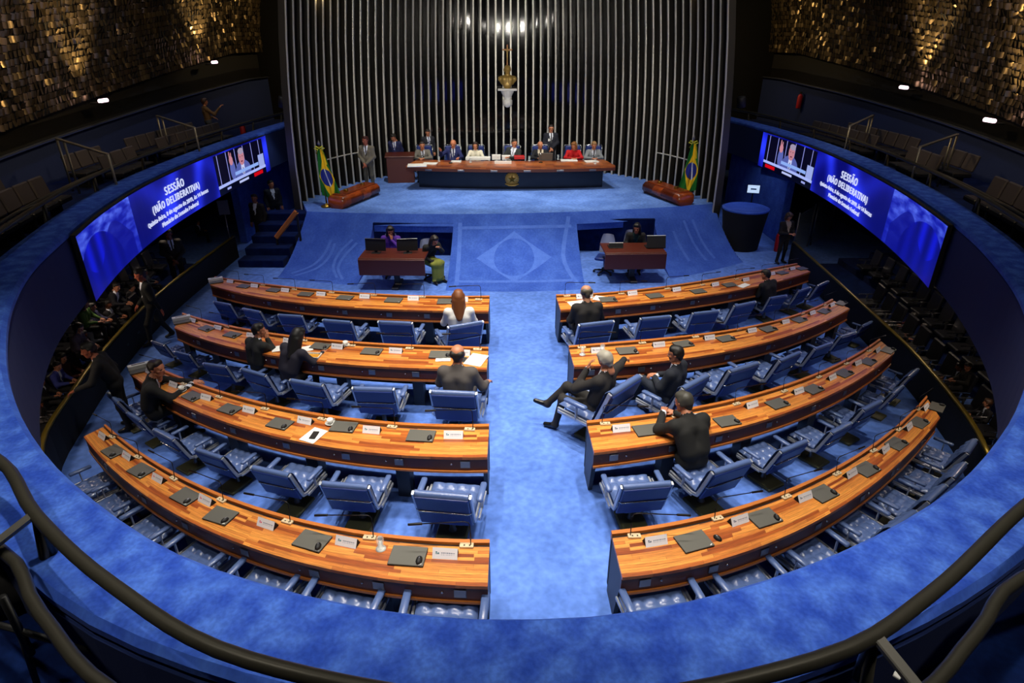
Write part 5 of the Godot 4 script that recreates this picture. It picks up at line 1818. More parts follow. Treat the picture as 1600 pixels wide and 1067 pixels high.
# ---------------------------------------------------------------- bodies: capsules joined by a smooth minimum, meshed as surface nets
# prims: [from, to, radius at from, radius at to, region]; classify(position, region) may send a vertex to another region
func net_arrays(prims: Array, cell: float, k: float, classify = null) -> Dictionary:
	var lo := Vector3.ONE * 1e9
	var hi := -lo
	for q in prims:
		var r: float = maxf(q[2], q[3]) + cell * 2.5
		lo = lo.min((q[0] as Vector3).min(q[1]) - Vector3.ONE * r)
		hi = hi.max((q[0] as Vector3).max(q[1]) + Vector3.ONE * r)
	var nx := int(ceil((hi.x - lo.x) / cell)) + 1
	var ny := int(ceil((hi.y - lo.y) / cell)) + 1
	var nz := int(ceil((hi.z - lo.z) / cell)) + 1
	var total := nx * ny * nz
	var f := PackedFloat32Array()
	f.resize(total)
	f.fill(1e3)
	var near := PackedFloat32Array()
	near.resize(total)
	near.fill(1e3)
	var owner := PackedByteArray()
	owner.resize(total)
	var sy := nx
	var sz := nx * ny
	for q in prims:
		var a: Vector3 = q[0]
		var b: Vector3 = q[1]
		var ra: float = q[2]
		var rb: float = q[3]
		var reg: int = q[4]
		var m := maxf(ra, rb) + k + cell * 2.0
		var p0 := (a.min(b) - Vector3.ONE * m - lo) / cell
		var p1 := (a.max(b) + Vector3.ONE * m - lo) / cell
		var i0 := maxi(0, int(p0.x))
		var i1 := mini(nx - 1, int(p1.x) + 1)
		var j0 := maxi(0, int(p0.y))
		var j1 := mini(ny - 1, int(p1.y) + 1)
		var k0 := maxi(0, int(p0.z))
		var k1 := mini(nz - 1, int(p1.z) + 1)
		var ab := b - a
		var inv := 1.0 / maxf(ab.length_squared(), 1e-8)
		var dr := rb - ra
		var ap := Vector3.ZERO
		for kk in range(k0, k1 + 1):
			for jj in range(j0, j1 + 1):
				var at := kk * sz + jj * sy + i0
				ap = lo + Vector3(i0, jj, kk) * cell - a
				for ii in range(i0, i1 + 1):
					var t := clampf(ap.dot(ab) * inv, 0.0, 1.0)
					var d := (ap - ab * t).length() - ra - dr * t
					var old := f[at]
					if d < old + k:
						var h := maxf(k - absf(old - d), 0.0) / k
						f[at] = minf(old, d) - h * h * k * 0.25
					if d < near[at]:
						near[at] = d
						owner[at] = reg
					at += 1
					ap.x += cell
	var index := PackedInt32Array()
	index.resize(total)
	index.fill(-1)
	var vs := PackedVector3Array()
	var ns := PackedVector3Array()
	var rs := PackedInt32Array()
	var limit := cell * 1.8
	var cx := [0, 1, 0, 1, 0, 1, 0, 1]
	var off := [0, 1, sy, sy + 1, sz, sz + 1, sz + sy, sz + sy + 1]
	var ea := [0, 2, 4, 6, 0, 1, 4, 5, 0, 1, 2, 3]
	var eb := [1, 3, 5, 7, 2, 3, 6, 7, 4, 5, 6, 7]
	var corner := [Vector3(0, 0, 0), Vector3(1, 0, 0), Vector3(0, 1, 0), Vector3(1, 1, 0), Vector3(0, 0, 1), Vector3(1, 0, 1), Vector3(0, 1, 1), Vector3(1, 1, 1)]
	for kk in nz - 1:
		for jj in ny - 1:
			var base := kk * sz + jj * sy
			for ii in nx - 1:
				var at := base + ii
				var f0 := f[at]
				if absf(f0) > limit: continue
				var neg := 0
				for c in 8:
					if f[at + off[c]] < 0.0: neg += 1
				if neg == 0 or neg == 8: continue
				var sum := Vector3.ZERO
				var n := 0
				for e in 12:
					var fa := f[at + off[ea[e]]]
					var fb := f[at + off[eb[e]]]
					if (fa < 0.0) != (fb < 0.0):
						sum += (corner[ea[e]] as Vector3).lerp(corner[eb[e]], fa / (fa - fb))
						n += 1
				var local := sum / n
				var p := lo + (Vector3(ii, jj, kk) + local) * cell
				index[at] = vs.size()
				vs.append(p)
				var g := Vector3(f[at + 1] - f0 + f[at + off[7]] - f[at + off[6]], f[at + sy] - f0 + f[at + off[7]] - f[at + off[5]], f[at + sz] - f0 + f[at + off[7]] - f[at + off[3]])
				ns.append(g.normalized())
				var best := owner[at]
				var bd := near[at]
				for c in 8:
					if near[at + off[c]] < bd:
						bd = near[at + off[c]]
						best = owner[at + off[c]]
				rs.append(classify.call(p, best) if classify != null else best)
	var faces := {}
	var steps := [1, sy, sz]
	for kk in range(1, nz - 1):
		for jj in range(1, ny - 1):
			var base := kk * sz + jj * sy
			for ii in range(1, nx - 1):
				var at := base + ii
				var f0 := f[at]
				if absf(f0) > limit: continue
				for ax in 3:
					var f1 := f[at + steps[ax]]
					if (f0 < 0.0) == (f1 < 0.0): continue
					var u: int = steps[(ax + 1) % 3]
					var w: int = steps[(ax + 2) % 3]
					var a := index[at]
					var b := index[at - u]
					var c := index[at - u - w]
					var d := index[at - w]
					if a < 0 or b < 0 or c < 0 or d < 0: continue
					var reg := rs[a]
					if not faces.has(reg): faces[reg] = PackedInt32Array()
					# clockwise fronts
					if f0 < 0.0: faces[reg].append_array(PackedInt32Array([a, c, b, a, d, c]))
					else: faces[reg].append_array(PackedInt32Array([a, b, c, a, c, d]))
	return {"v": vs, "n": ns, "f": faces}

# adds mesh arrays, moved by a transform, to the surfaces gathered in into: region -> [vertices, normals, indices]
func gather(into: Dictionary, from: Dictionary, tr := Transform3D.IDENTITY, remap := -1) -> void:
	var flip := tr.basis.determinant() < 0
	var nb := tr.basis.inverse().transposed()
	for reg in from.f:
		var to: int = reg if remap < 0 or reg != 0 else remap
		if not into.has(to): into[to] = [PackedVector3Array(), PackedVector3Array(), PackedInt32Array()]
		var dst: Array = into[to]
		var map := {}
		var ix: PackedInt32Array = from.f[reg]
		var n := ix.size()
		for t in range(0, n, 3):
			for c in 3:
				var id := ix[t + ((2 - c) if flip else c)]
				if not map.has(id):
					map[id] = dst[0].size()
					dst[0].append(tr * from.v[id])
					dst[1].append((nb * from.n[id]).normalized())
				dst[2].append(map[id])

func to_mesh(parts: Dictionary, mats: Array) -> ArrayMesh:
	var am := ArrayMesh.new()
	var keys := parts.keys()
	keys.sort()
	for reg in keys:
		var arr := []
		arr.resize(Mesh.ARRAY_MAX)
		arr[Mesh.ARRAY_VERTEX] = parts[reg][0]
		arr[Mesh.ARRAY_NORMAL] = parts[reg][1]
		arr[Mesh.ARRAY_INDEX] = parts[reg][2]
		am.add_surface_from_arrays(Mesh.PRIMITIVE_TRIANGLES, arr)
		am.surface_set_material(am.get_surface_count() - 1, mats[mini(reg, mats.size() - 1)])
	return am

func net_mesh(prims: Array, cell: float, k: float, mats: Array) -> ArrayMesh:
	var parts := {}
	gather(parts, net_arrays(prims, cell, k))
	return to_mesh(parts, mats)

# ---------------------------------------------------------------- people
# regions: 0 skin, 1 jacket, 2 trousers, 3 shoes, 4 shirt, 5 tie, 6 eyes, 7 lips
var head_arrays := {}
var hand_arrays := {}
var hair_meshes := {}
var skin_tones := []

func prepare_people() -> void:
	for kind in ["man", "woman"]:
		var j := 1.0 if kind == "man" else 0.88
		var prims := [
			[Vector3(0, 0.035, 0.022), Vector3(0, 0.04, -0.008), 0.086, 0.082, 0], [Vector3(0, -0.03, -0.02), Vector3(0, -0.035, -0.03), 0.062, 0.056, 0],
			[Vector3(-0.022 * j, -0.082, -0.045), Vector3(0.022 * j, -0.082, -0.045), 0.032 * j, 0.032 * j, 0], [Vector3(-0.04, -0.06, -0.0), Vector3(-0.02, -0.08, -0.04), 0.03 * j, 0.03 * j, 0], [Vector3(0.04, -0.06, -0.0), Vector3(0.02, -0.08, -0.04), 0.03 * j, 0.03 * j, 0],
			[Vector3(-0.036, -0.02, -0.048), Vector3(-0.034, -0.035, -0.046), 0.034, 0.028, 0], [Vector3(0.036, -0.02, -0.048), Vector3(0.034, -0.035, -0.046), 0.034, 0.028, 0],
			[Vector3(-0.032, 0.028, -0.068), Vector3(0.032, 0.028, -0.068), 0.021, 0.021, 0],
			[Vector3(0, 0.012, -0.085), Vector3(0, -0.022, -0.104), 0.010, 0.014, 0], [Vector3(-0.012, -0.026, -0.092), Vector3(0.012, -0.026, -0.092), 0.01, 0.01, 0],
			[Vector3(-0.018, -0.055, -0.077), Vector3(0.018, -0.055, -0.077), 0.0085, 0.0085, 7],
			[Vector3(-0.034, 0.006, -0.077), Vector3(-0.030, 0.006, -0.077), 0.0115, 0.0115, 6], [Vector3(0.034, 0.006, -0.077), Vector3(0.030, 0.006, -0.077), 0.0115, 0.0115, 6],
			[Vector3(-0.086, 0.014, 0.014), Vector3(-0.083, -0.018, 0.008), 0.016, 0.011, 0], [Vector3(0.086, 0.014, 0.014), Vector3(0.083, -0.018, 0.008), 0.016, 0.011, 0],
			[Vector3(0, -0.06, 0.02), Vector3(0, -0.16, 0.03), 0.05 * j, 0.054 * j, 0]]
		head_arrays[kind] = net_arrays(prims, 0.0085, 0.016)
	var hand := [[Vector3(-0.024, 0, -0.02), Vector3(-0.026, 0, -0.078), 0.016, 0.015, 0], [Vector3(0, 0.002, -0.01), Vector3(0, 0.002, -0.085), 0.019, 0.015, 0], [Vector3(0.022, 0, -0.02), Vector3(0.025, 0, -0.075), 0.016, 0.014, 0], [Vector3(0, 0, 0.02), Vector3(0, 0, -0.02), 0.026, 0.022, 0]]
	for q in [[-0.03, 0.068], [-0.0105, 0.078], [0.0095, 0.072], [0.029, 0.056]]:
		var x: float = q[0]
		var l: float = q[1]
		var b := Vector3(x, 0.0, -0.083)
		var m := b + Vector3(x * 0.12, -0.006, -l * 0.45)
		var e := m + Vector3(x * 0.05, -0.016, -l * 0.34)
		var tip := e + Vector3(0, -0.02, -l * 0.2)
		hand.append_array([[b, m, 0.0088, 0.0082, 0], [m, e, 0.0082, 0.0076, 0], [e, tip, 0.0076, 0.0068, 0]])
	hand.append_array([[Vector3(-0.026, -0.004, -0.02), Vector3(-0.056, -0.014, -0.052), 0.014, 0.0105, 0], [Vector3(-0.056, -0.014, -0.052), Vector3(-0.062, -0.022, -0.088), 0.0105, 0.0085, 0]])
	hand_arrays = net_arrays(hand, 0.0055, 0.005)
	var cap := [[Vector3(0, 0.058, 0.0), Vector3(0, 0.05, 0.035), 0.08, 0.084, 0], [Vector3(0, 0.0, 0.06), Vector3(0, -0.045, 0.062), 0.062, 0.045, 0], [Vector3(-0.066, 0.035, 0.015), Vector3(-0.07, 0.0, 0.035), 0.03, 0.024, 0], [Vector3(0.066, 0.035, 0.015), Vector3(0.07, 0.0, 0.035), 0.03, 0.024, 0], [Vector3(-0.03, 0.092, -0.045), Vector3(0.045, 0.094, -0.04), 0.032, 0.032, 0]]
	hair_meshes["short"] = net_arrays(cap, 0.011, 0.03)
	hair_meshes["bald"] = net_arrays([[Vector3(-0.068, 0.03, 0.02), Vector3(-0.07, -0.01, 0.04), 0.026, 0.024, 0], [Vector3(0.068, 0.03, 0.02), Vector3(0.07, -0.01, 0.04), 0.026, 0.024, 0], [Vector3(-0.045, 0.02, 0.066), Vector3(0.045, 0.02, 0.066), 0.048, 0.048, 0], [Vector3(0, -0.03, 0.066), Vector3(0, -0.05, 0.06), 0.045, 0.04, 0]], 0.011, 0.025)
	var long := cap.duplicate()
	long.append_array([[Vector3(-0.07, 0.03, 0.02), Vector3(-0.085, -0.2, 0.03), 0.036, 0.034, 0], [Vector3(0.07, 0.03, 0.02), Vector3(0.085, -0.2, 0.03), 0.036, 0.034, 0], [Vector3(0, 0.0, 0.06), Vector3(0, -0.33, 0.085), 0.08, 0.05, 0], [Vector3(-0.05, -0.05, 0.07), Vector3(-0.05, -0.3, 0.075), 0.05, 0.035, 0], [Vector3(0.05, -0.05, 0.07), Vector3(0.05, -0.3, 0.075), 0.05, 0.035, 0]])
	hair_meshes["long"] = net_arrays(long, 0.012, 0.03)
	var bob := cap.duplicate()
	bob.append_array([[Vector3(-0.072, 0.03, 0.01), Vector3(-0.08, -0.1, 0.015), 0.036, 0.034, 0], [Vector3(0.072, 0.03, 0.01), Vector3(0.08, -0.1, 0.015), 0.036, 0.034, 0], [Vector3(0, 0.0, 0.06), Vector3(0, -0.12, 0.065), 0.08, 0.06, 0]])
	hair_meshes["bob"] = net_arrays(bob, 0.012, 0.03)

func sit_pose() -> Dictionary:
	return {"hip": Vector3(0, 0.53, 0.02), "waist": Vector3(0, 0.68, 0.05), "chest": Vector3(0, 0.9, 0.07), "neck": Vector3(0, 1.08, 0.05), "head": Vector3(0, 1.245, 0.01),
		"sl": Vector3(-0.19, 1.0, 0.06), "sr": Vector3(0.19, 1.0, 0.06), "el": Vector3(-0.27, 0.78, -0.04), "er": Vector3(0.27, 0.78, -0.04), "wl": Vector3(-0.13, 0.78, -0.27), "wr": Vector3(0.13, 0.78, -0.27),
		"hl": Vector3(-0.09, 0.53, 0.0), "hr": Vector3(0.09, 0.53, 0.0), "kl": Vector3(-0.13, 0.54, -0.42), "kr": Vector3(0.13, 0.54, -0.42), "al": Vector3(-0.13, 0.1, -0.4), "ar": Vector3(0.13, 0.1, -0.4), "tl": Vector3(-0.15, 0.045, -0.56), "tr": Vector3(0.15, 0.045, -0.56), "look": Vector3(0, 0, 0)}

func stand_pose() -> Dictionary:
	return {"hip": Vector3(0, 0.93, 0.0), "waist": Vector3(0, 1.08, 0.0), "chest": Vector3(0, 1.28, 0.01), "neck": Vector3(0, 1.46, 0.01), "head": Vector3(0, 1.63, -0.02),
		"sl": Vector3(-0.195, 1.39, 0.01), "sr": Vector3(0.195, 1.39, 0.01), "el": Vector3(-0.26, 1.12, 0.04), "er": Vector3(0.26, 1.12, 0.04), "wl": Vector3(-0.25, 0.87, -0.05), "wr": Vector3(0.25, 0.87, -0.05),
		"hl": Vector3(-0.095, 0.92, 0.0), "hr": Vector3(0.095, 0.92, 0.0), "kl": Vector3(-0.11, 0.5, -0.01), "kr": Vector3(0.11, 0.5, -0.01), "al": Vector3(-0.12, 0.09, 0.03), "ar": Vector3(0.12, 0.09, 0.03), "tl": Vector3(-0.15, 0.04, -0.13), "tr": Vector3(0.15, 0.04, -0.13), "look": Vector3(0, 0, 0)}

# leans the upper body about the hips (pitch forward, roll sideways, twist) and turns the head (look: yaw, pitch, roll)
func posed(base: Dictionary, lean := Vector3.ZERO, look := Vector3.ZERO, over := {}) -> Dictionary:
	var p := base.duplicate()
	var b := Basis.from_euler(Vector3(-lean.x, lean.y, lean.z))
	for j in ["waist", "chest", "neck", "head", "sl", "sr", "el", "er", "wl", "wr"]:
		var k := 0.5 if j == "waist" else 1.0
		var bb := Basis.from_euler(Vector3(-lean.x, lean.y, lean.z) * k)
		p[j] = p.hip + bb * (p[j] - p.hip)
	p.look = look + Vector3(lean.y, -lean.x * 0.4, 0)
	for j in over: p[j] = over[j]
	return p

func person(label: String, at: Vector3, turn: float, s: float, p: Dictionary, look: Dictionary, group := "", cell := 0.02) -> MeshInstance3D:
	var woman: bool = look.get("woman", false)
	var g := 0.9 if woman else 1.0
	var up: Vector3 = (p.neck - p.hip).normalized()
	var right: Vector3 = (p.sr - p.sl).normalized()
	var front: Vector3 = up.cross(right).normalized()
	if front.z > 0.5 and false: front = -front
	var fwd := -right.cross(up).normalized() * -1.0
	fwd = up.cross(right).normalized()        # points forward: -z for an upright body
	var prims := [
		[p.neck, p.head + (p.neck - p.head) * 0.35, 0.056 * g, 0.052 * g, 0],
		[p.sl, p.sr, 0.08 * g, 0.08 * g, 1], [p.chest - right * 0.1, p.waist - right * 0.085, 0.125 * g, 0.115 * g, 1], [p.chest + right * 0.1, p.waist + right * 0.085, 0.125 * g, 0.115 * g, 1],
		[p.chest + up * 0.06, p.neck, 0.1 * g, 0.065 * g, 1], [p.waist + fwd * (look.get("belly", 0.02)), p.hip + up * 0.03, 0.12, 0.12, 1],
		[p.hl, p.hr, 0.105, 0.105, 2],
		[p.sl, p.el, 0.074 * g, 0.06 * g, 1], [p.el, p.wl, 0.058 * g, 0.045 * g, 1], [p.sr, p.er, 0.074 * g, 0.06 * g, 1], [p.er, p.wr, 0.058 * g, 0.045 * g, 1],
		[p.hl, p.kl, 0.09, 0.066, 2], [p.kl, p.al, 0.064, 0.048, 2], [p.hr, p.kr, 0.09, 0.066, 2], [p.kr, p.ar, 0.064, 0.048, 2],
		[p.al + Vector3(0, -0.03, 0), p.tl, 0.043, 0.034, 3], [p.ar + Vector3(0, -0.03, 0), p.tr, 0.043, 0.034, 3]]
	if look.get("skirt", false): prims.append_array([[(p.hl + p.hr) * 0.5, (p.kl + p.kr) * 0.5, 0.12, 0.13, 2], [(p.kl + p.kr) * 0.5, (p.al + p.ar) * 0.5 + Vector3(0, 0.08, 0), 0.13, 0.14, 2]])
	var open: float = look.get("open", 0.055)
	var tie: bool = look.has("tie")
	var mid: Vector3 = p.chest
	var cls := func(v: Vector3, reg: int) -> int:
		if reg != 1: return reg
		var d := v - mid
		var x := absf(d.dot(right))
		var y := d.dot(up)
		if d.dot(fwd) > 0.0 and y > -0.16 and open > 0.0:
			var w := open * clampf((y + 0.18) / 0.24, 0.0, 1.2)
			if x < w: return 5 if tie and x < 0.02 else 4
		if y > 0.18 and x < 0.06 and d.dot(fwd) > 0.03: return 4 if open > 0.0 else 1
		return 1
	var parts := {}
	gather(parts, net_arrays(prims, cell, 0.05, cls))
	var hb := Basis.from_euler(Vector3(p.look.y, p.look.x, p.look.z))
	gather(parts, head_arrays["woman" if woman else "man"], Transform3D(hb.scaled(Vector3.ONE * (1.06 if not woman else 1.0)), p.head))
	for sd in ["l", "r"]:
		var w: Vector3 = p["w" + sd]
		var e: Vector3 = p["e" + sd]
		var d: Vector3 = p.get("hand_" + sd, (w - e)).normalized()
		var pu: Vector3 = p.get("palm_" + sd, Vector3.UP)
		var z := -d
		var x := pu.cross(z).normalized()
		var hb2 := Basis(x, z.cross(x), z)
		if sd == "l": hb2 = Basis(-hb2.x, hb2.y, hb2.z)
		gather(parts, hand_arrays, Transform3D(hb2.scaled(Vector3.ONE * 1.05), w + d * 0.02))
	var tone: Color = look.get("skin", Color(0.72, 0.47, 0.34))
	var mats := [mat(tone, 0.5), mat(look.get("jacket", Color(0.05, 0.05, 0.06)), 0.85), mat(look.get("trousers", Color(0.05, 0.05, 0.06)), 0.85), mat(look.get("shoes", Color(0.03, 0.025, 0.02)), 0.35), mat(look.get("shirt", Color(0.85, 0.87, 0.92)), 0.8), mat(look.get("tie", Color(0.1, 0.1, 0.2)), 0.6), mat(Color(0.05, 0.03, 0.02), 0.3), mat(tone.lerp(Color(0.6, 0.2, 0.2), 0.5), 0.5)]
	var o := put("person", to_mesh(parts, mats), null, null, Transform3D(Basis(Vector3.UP, turn).scaled(Vector3.ONE * s), at))
	tag(o, label, "person", group)
	var hair: String = look.get("hair", "short")
	if hair != "none":
		var hp := {}
		gather(hp, hair_meshes[hair], Transform3D(hb.scaled(Vector3.ONE * 1.07), p.head))
		put("hair", to_mesh(hp, [mat(look.get("hair_color", Color(0.05, 0.035, 0.025)), 0.55)]), null, o)
	if look.get("glasses", false):
		var st := new_st(true)
		for e in [-1, 1]:
			var c: Array = []
			for i in 9: c.append(p.head + hb * (Vector3(0.033 * e + cos(TAU * i / 8) * 0.022, 0.006 + sin(TAU * i / 8) * 0.017, -0.1)))
			tube(st, c, 0.003, 4, false)
			tube(st, [p.head + hb * Vector3(0.055 * e, 0.008, -0.1), p.head + hb * Vector3(0.09 * e, 0.01, 0.0)], 0.003, 4)
		put("glasses", done(st), M.dark, o)
	if look.get("badge", false):
		var st := new_st()
		box(st, p.chest + fwd * 0.135 + right * 0.08 - up * 0.05, Vector3(0.06, 0.09, 0.006), 0.002)
		put("badge", done(st), M.white, o)
	return o

func at_chair(key: String, i: int) -> Array:
	var c: Array = chair_rows[key][i]
	var turn := deg_to_rad(c[2])
	var b := Basis(Vector3.UP, turn)
	var at: Vector3 = Vector3(c[0], 0, c[1]) - b.z * 0.39 * c[3]
	return [at, turn, c[3], b]

const BLACK_SUIT := Color(0.055, 0.055, 0.06)
const NAVY := Color(0.05, 0.07, 0.14)
const GREY := Color(0.36, 0.35, 0.33)

func build_senators() -> void:
	var c := at_chair("1L", 0)
	person("woman with long fair hair in white blouse, front row", c[0] + Vector3(0.02, 0.0, 0.02), c[1] * 0.3, c[2] * 0.98, posed(sit_pose(), Vector3(0.1, 0, 0), Vector3(0, -0.2, 0)), {"woman": true, "hair": "long", "hair_color": Color(0.45, 0.25, 0.09), "jacket": Color(0.85, 0.84, 0.82), "open": 0.0, "trousers": Color(0.08, 0.08, 0.1)}, "", 0.018)
	c = at_chair("1R", 0)
	person("grey-haired man in dark jacket reading papers, front row", c[0], c[1] * 0.7, c[2], posed(sit_pose(), Vector3(0.22, 0, 0), Vector3(0, -0.3, 0)), {"hair": "bald", "hair_color": Color(0.3, 0.27, 0.22), "jacket": Color(0.085, 0.075, 0.075), "skin": Color(0.7, 0.5, 0.38)}, "", 0.018)
	c = at_chair("1R", 4)
	person("man in dark suit leaning on desk, front row, drum side", c[0] + Vector3(-0.02, 0, 0.06), c[1], 0.76, posed(sit_pose(), Vector3(0.22, 0.1, 0.1), Vector3(0.5, -0.1, 0)), {"jacket": Color(0.075, 0.07, 0.075), "hair_color": Color(0.12, 0.1, 0.08)}, "", 0.018)
	c = at_chair("2L", 0)
	person("balding man in grey jacket, second row, crowd side", c[0], c[1], c[2], posed(sit_pose(), Vector3(0.05, 0, 0), Vector3(0, -0.1, 0), {"wr": Vector3(0.36, 0.72, -0.2), "er": Vector3(0.33, 0.76, -0.02)}), {"hair": "bald", "hair_color": Color(0.1, 0.08, 0.06), "jacket": Color(0.3, 0.28, 0.27), "trousers": Color(0.27, 0.25, 0.24), "belly": 0.05}, "", 0.018)
	c = at_chair("2L", 4)
	person("man in dark jacket beside long-haired woman, second row", c[0] + Vector3(0.5, 0, 0.05), c[1] - 0.3, 0.84, posed(sit_pose(), Vector3(0.2, 0, 0), Vector3(-0.7, 0, 0), {"wr": Vector3(0.1, 1.05, -0.2), "er": Vector3(0.22, 0.82, -0.22), "hand_r": Vector3(-0.2, 0.9, -0.1)}), {"jacket": Color(0.09, 0.095, 0.09), "hair_color": Color(0.07, 0.05, 0.04)}, "", 0.018)
	c = at_chair("2L", 3)
	person("woman with long dark hair leaning over papers, second row", c[0] + Vector3(0.27, 0, 0.0), c[1], 0.9, posed(sit_pose(), Vector3(0.35, 0, -0.1), Vector3(0, -0.3, 0), {"wr": Vector3(0.3, 0.82, -0.48), "er": Vector3(0.38, 0.8, -0.18)}), {"woman": true, "hair": "long", "hair_color": Color(0.04, 0.035, 0.03), "jacket": Color(0.11, 0.1, 0.16), "trousers": Color(0.03, 0.03, 0.04), "open": 0.0}, "", 0.018)
	c = at_chair("2R", 0)
	person("white-haired man lounging with crossed legs, second row", c[0] + Vector3(-0.02, 0.0, 0.0), c[1] + 0.15, 0.97, posed(sit_pose(), Vector3(-0.12, 0, -0.1), Vector3(-0.3, -0.35, 0.2), {
		"wr": Vector3(0.62, 1.02, 0.12), "er": Vector3(0.42, 1.0, 0.14), "hand_r": Vector3(0.8, -0.3, -0.1), "el": Vector3(-0.2, 0.82, -0.2), "wl": Vector3(-0.01, 1.06, -0.13), "hand_l": Vector3(0.1, 0.9, 0.25),
		"kr": Vector3(0.0, 0.68, -0.44), "ar": Vector3(-0.13, 0.38, -0.68), "tr": Vector3(-0.2, 0.4, -0.85), "kl": Vector3(-0.14, 0.54, -0.42), "al": Vector3(-0.16, 0.1, -0.52), "tl": Vector3(-0.18, 0.045, -0.68)}),
		{"hair_color": Color(0.6, 0.58, 0.53), "jacket": Color(0.12, 0.105, 0.1), "trousers": Color(0.12, 0.11, 0.105), "tie": Color(0.05, 0.05, 0.06)}, "", 0.014)
	c = at_chair("2R", 1)
	person("dark-haired man in blue-grey suit with crossed leg, second row", c[0] + Vector3(0, 0, 0), c[1] + 0.2, 0.92, posed(sit_pose(), Vector3(-0.02, 0, 0), Vector3(0.3, -0.1, 0), {
		"wr": Vector3(0.05, 0.8, -0.22), "wl": Vector3(-0.04, 0.78, -0.24), "kl": Vector3(-0.12, 0.72, -0.4), "al": Vector3(0.16, 0.58, -0.5), "tl": Vector3(0.34, 0.58, -0.56), "kr": Vector3(0.15, 0.54, -0.43), "ar": Vector3(0.16, 0.1, -0.4), "tr": Vector3(0.2, 0.045, -0.56)}),
		{"hair_color": Color(0.06, 0.045, 0.03), "jacket": Color(0.085, 0.105, 0.15), "trousers": Color(0.11, 0.14, 0.2)}, "", 0.014)
	c = at_chair("3R", 1)
	person("grey-haired man in black suit writing, third row", c[0] + Vector3(-0.12, 0, -0.18), c[1] * 0.6, 0.98, posed(sit_pose(), Vector3(0.42, 0.05, 0.05), Vector3(0.35, -0.1, 0), {"wl": Vector3(-0.12, 0.84, -0.6), "el": Vector3(-0.33, 0.82, -0.3), "wr": Vector3(0.05, 0.82, -0.58), "er": Vector3(0.3, 0.8, -0.3)}), {"hair_color": Color(0.23, 0.22, 0.19), "jacket": Color(0.07, 0.07, 0.065), "trousers": Color(0.06, 0.06, 0.055)}, "", 0.014)
	c = at_chair("3L", 5)
	person("man in black suit with clasped hands on desk, third row", c[0] + Vector3(0.02, 0.0, -0.02), c[1] - 0.35, 0.9, posed(sit_pose(), Vector3(0.28, -0.2, 0), Vector3(-0.55, 0.15, 0), {"wl": Vector3(-0.02, 0.84, -0.58), "el": Vector3(-0.28, 0.82, -0.3), "wr": Vector3(0.08, 0.84, -0.56), "er": Vector3(0.33, 0.82, -0.25), "hand_l": Vector3(0.5, 0, -0.8), "hand_r": Vector3(-0.5, 0, -0.8)}), {"hair_color": Color(0.12, 0.08, 0.05), "jacket": Color(0.04, 0.04, 0.042), "tie": Color(0.05, 0.05, 0.08)}, "", 0.014)

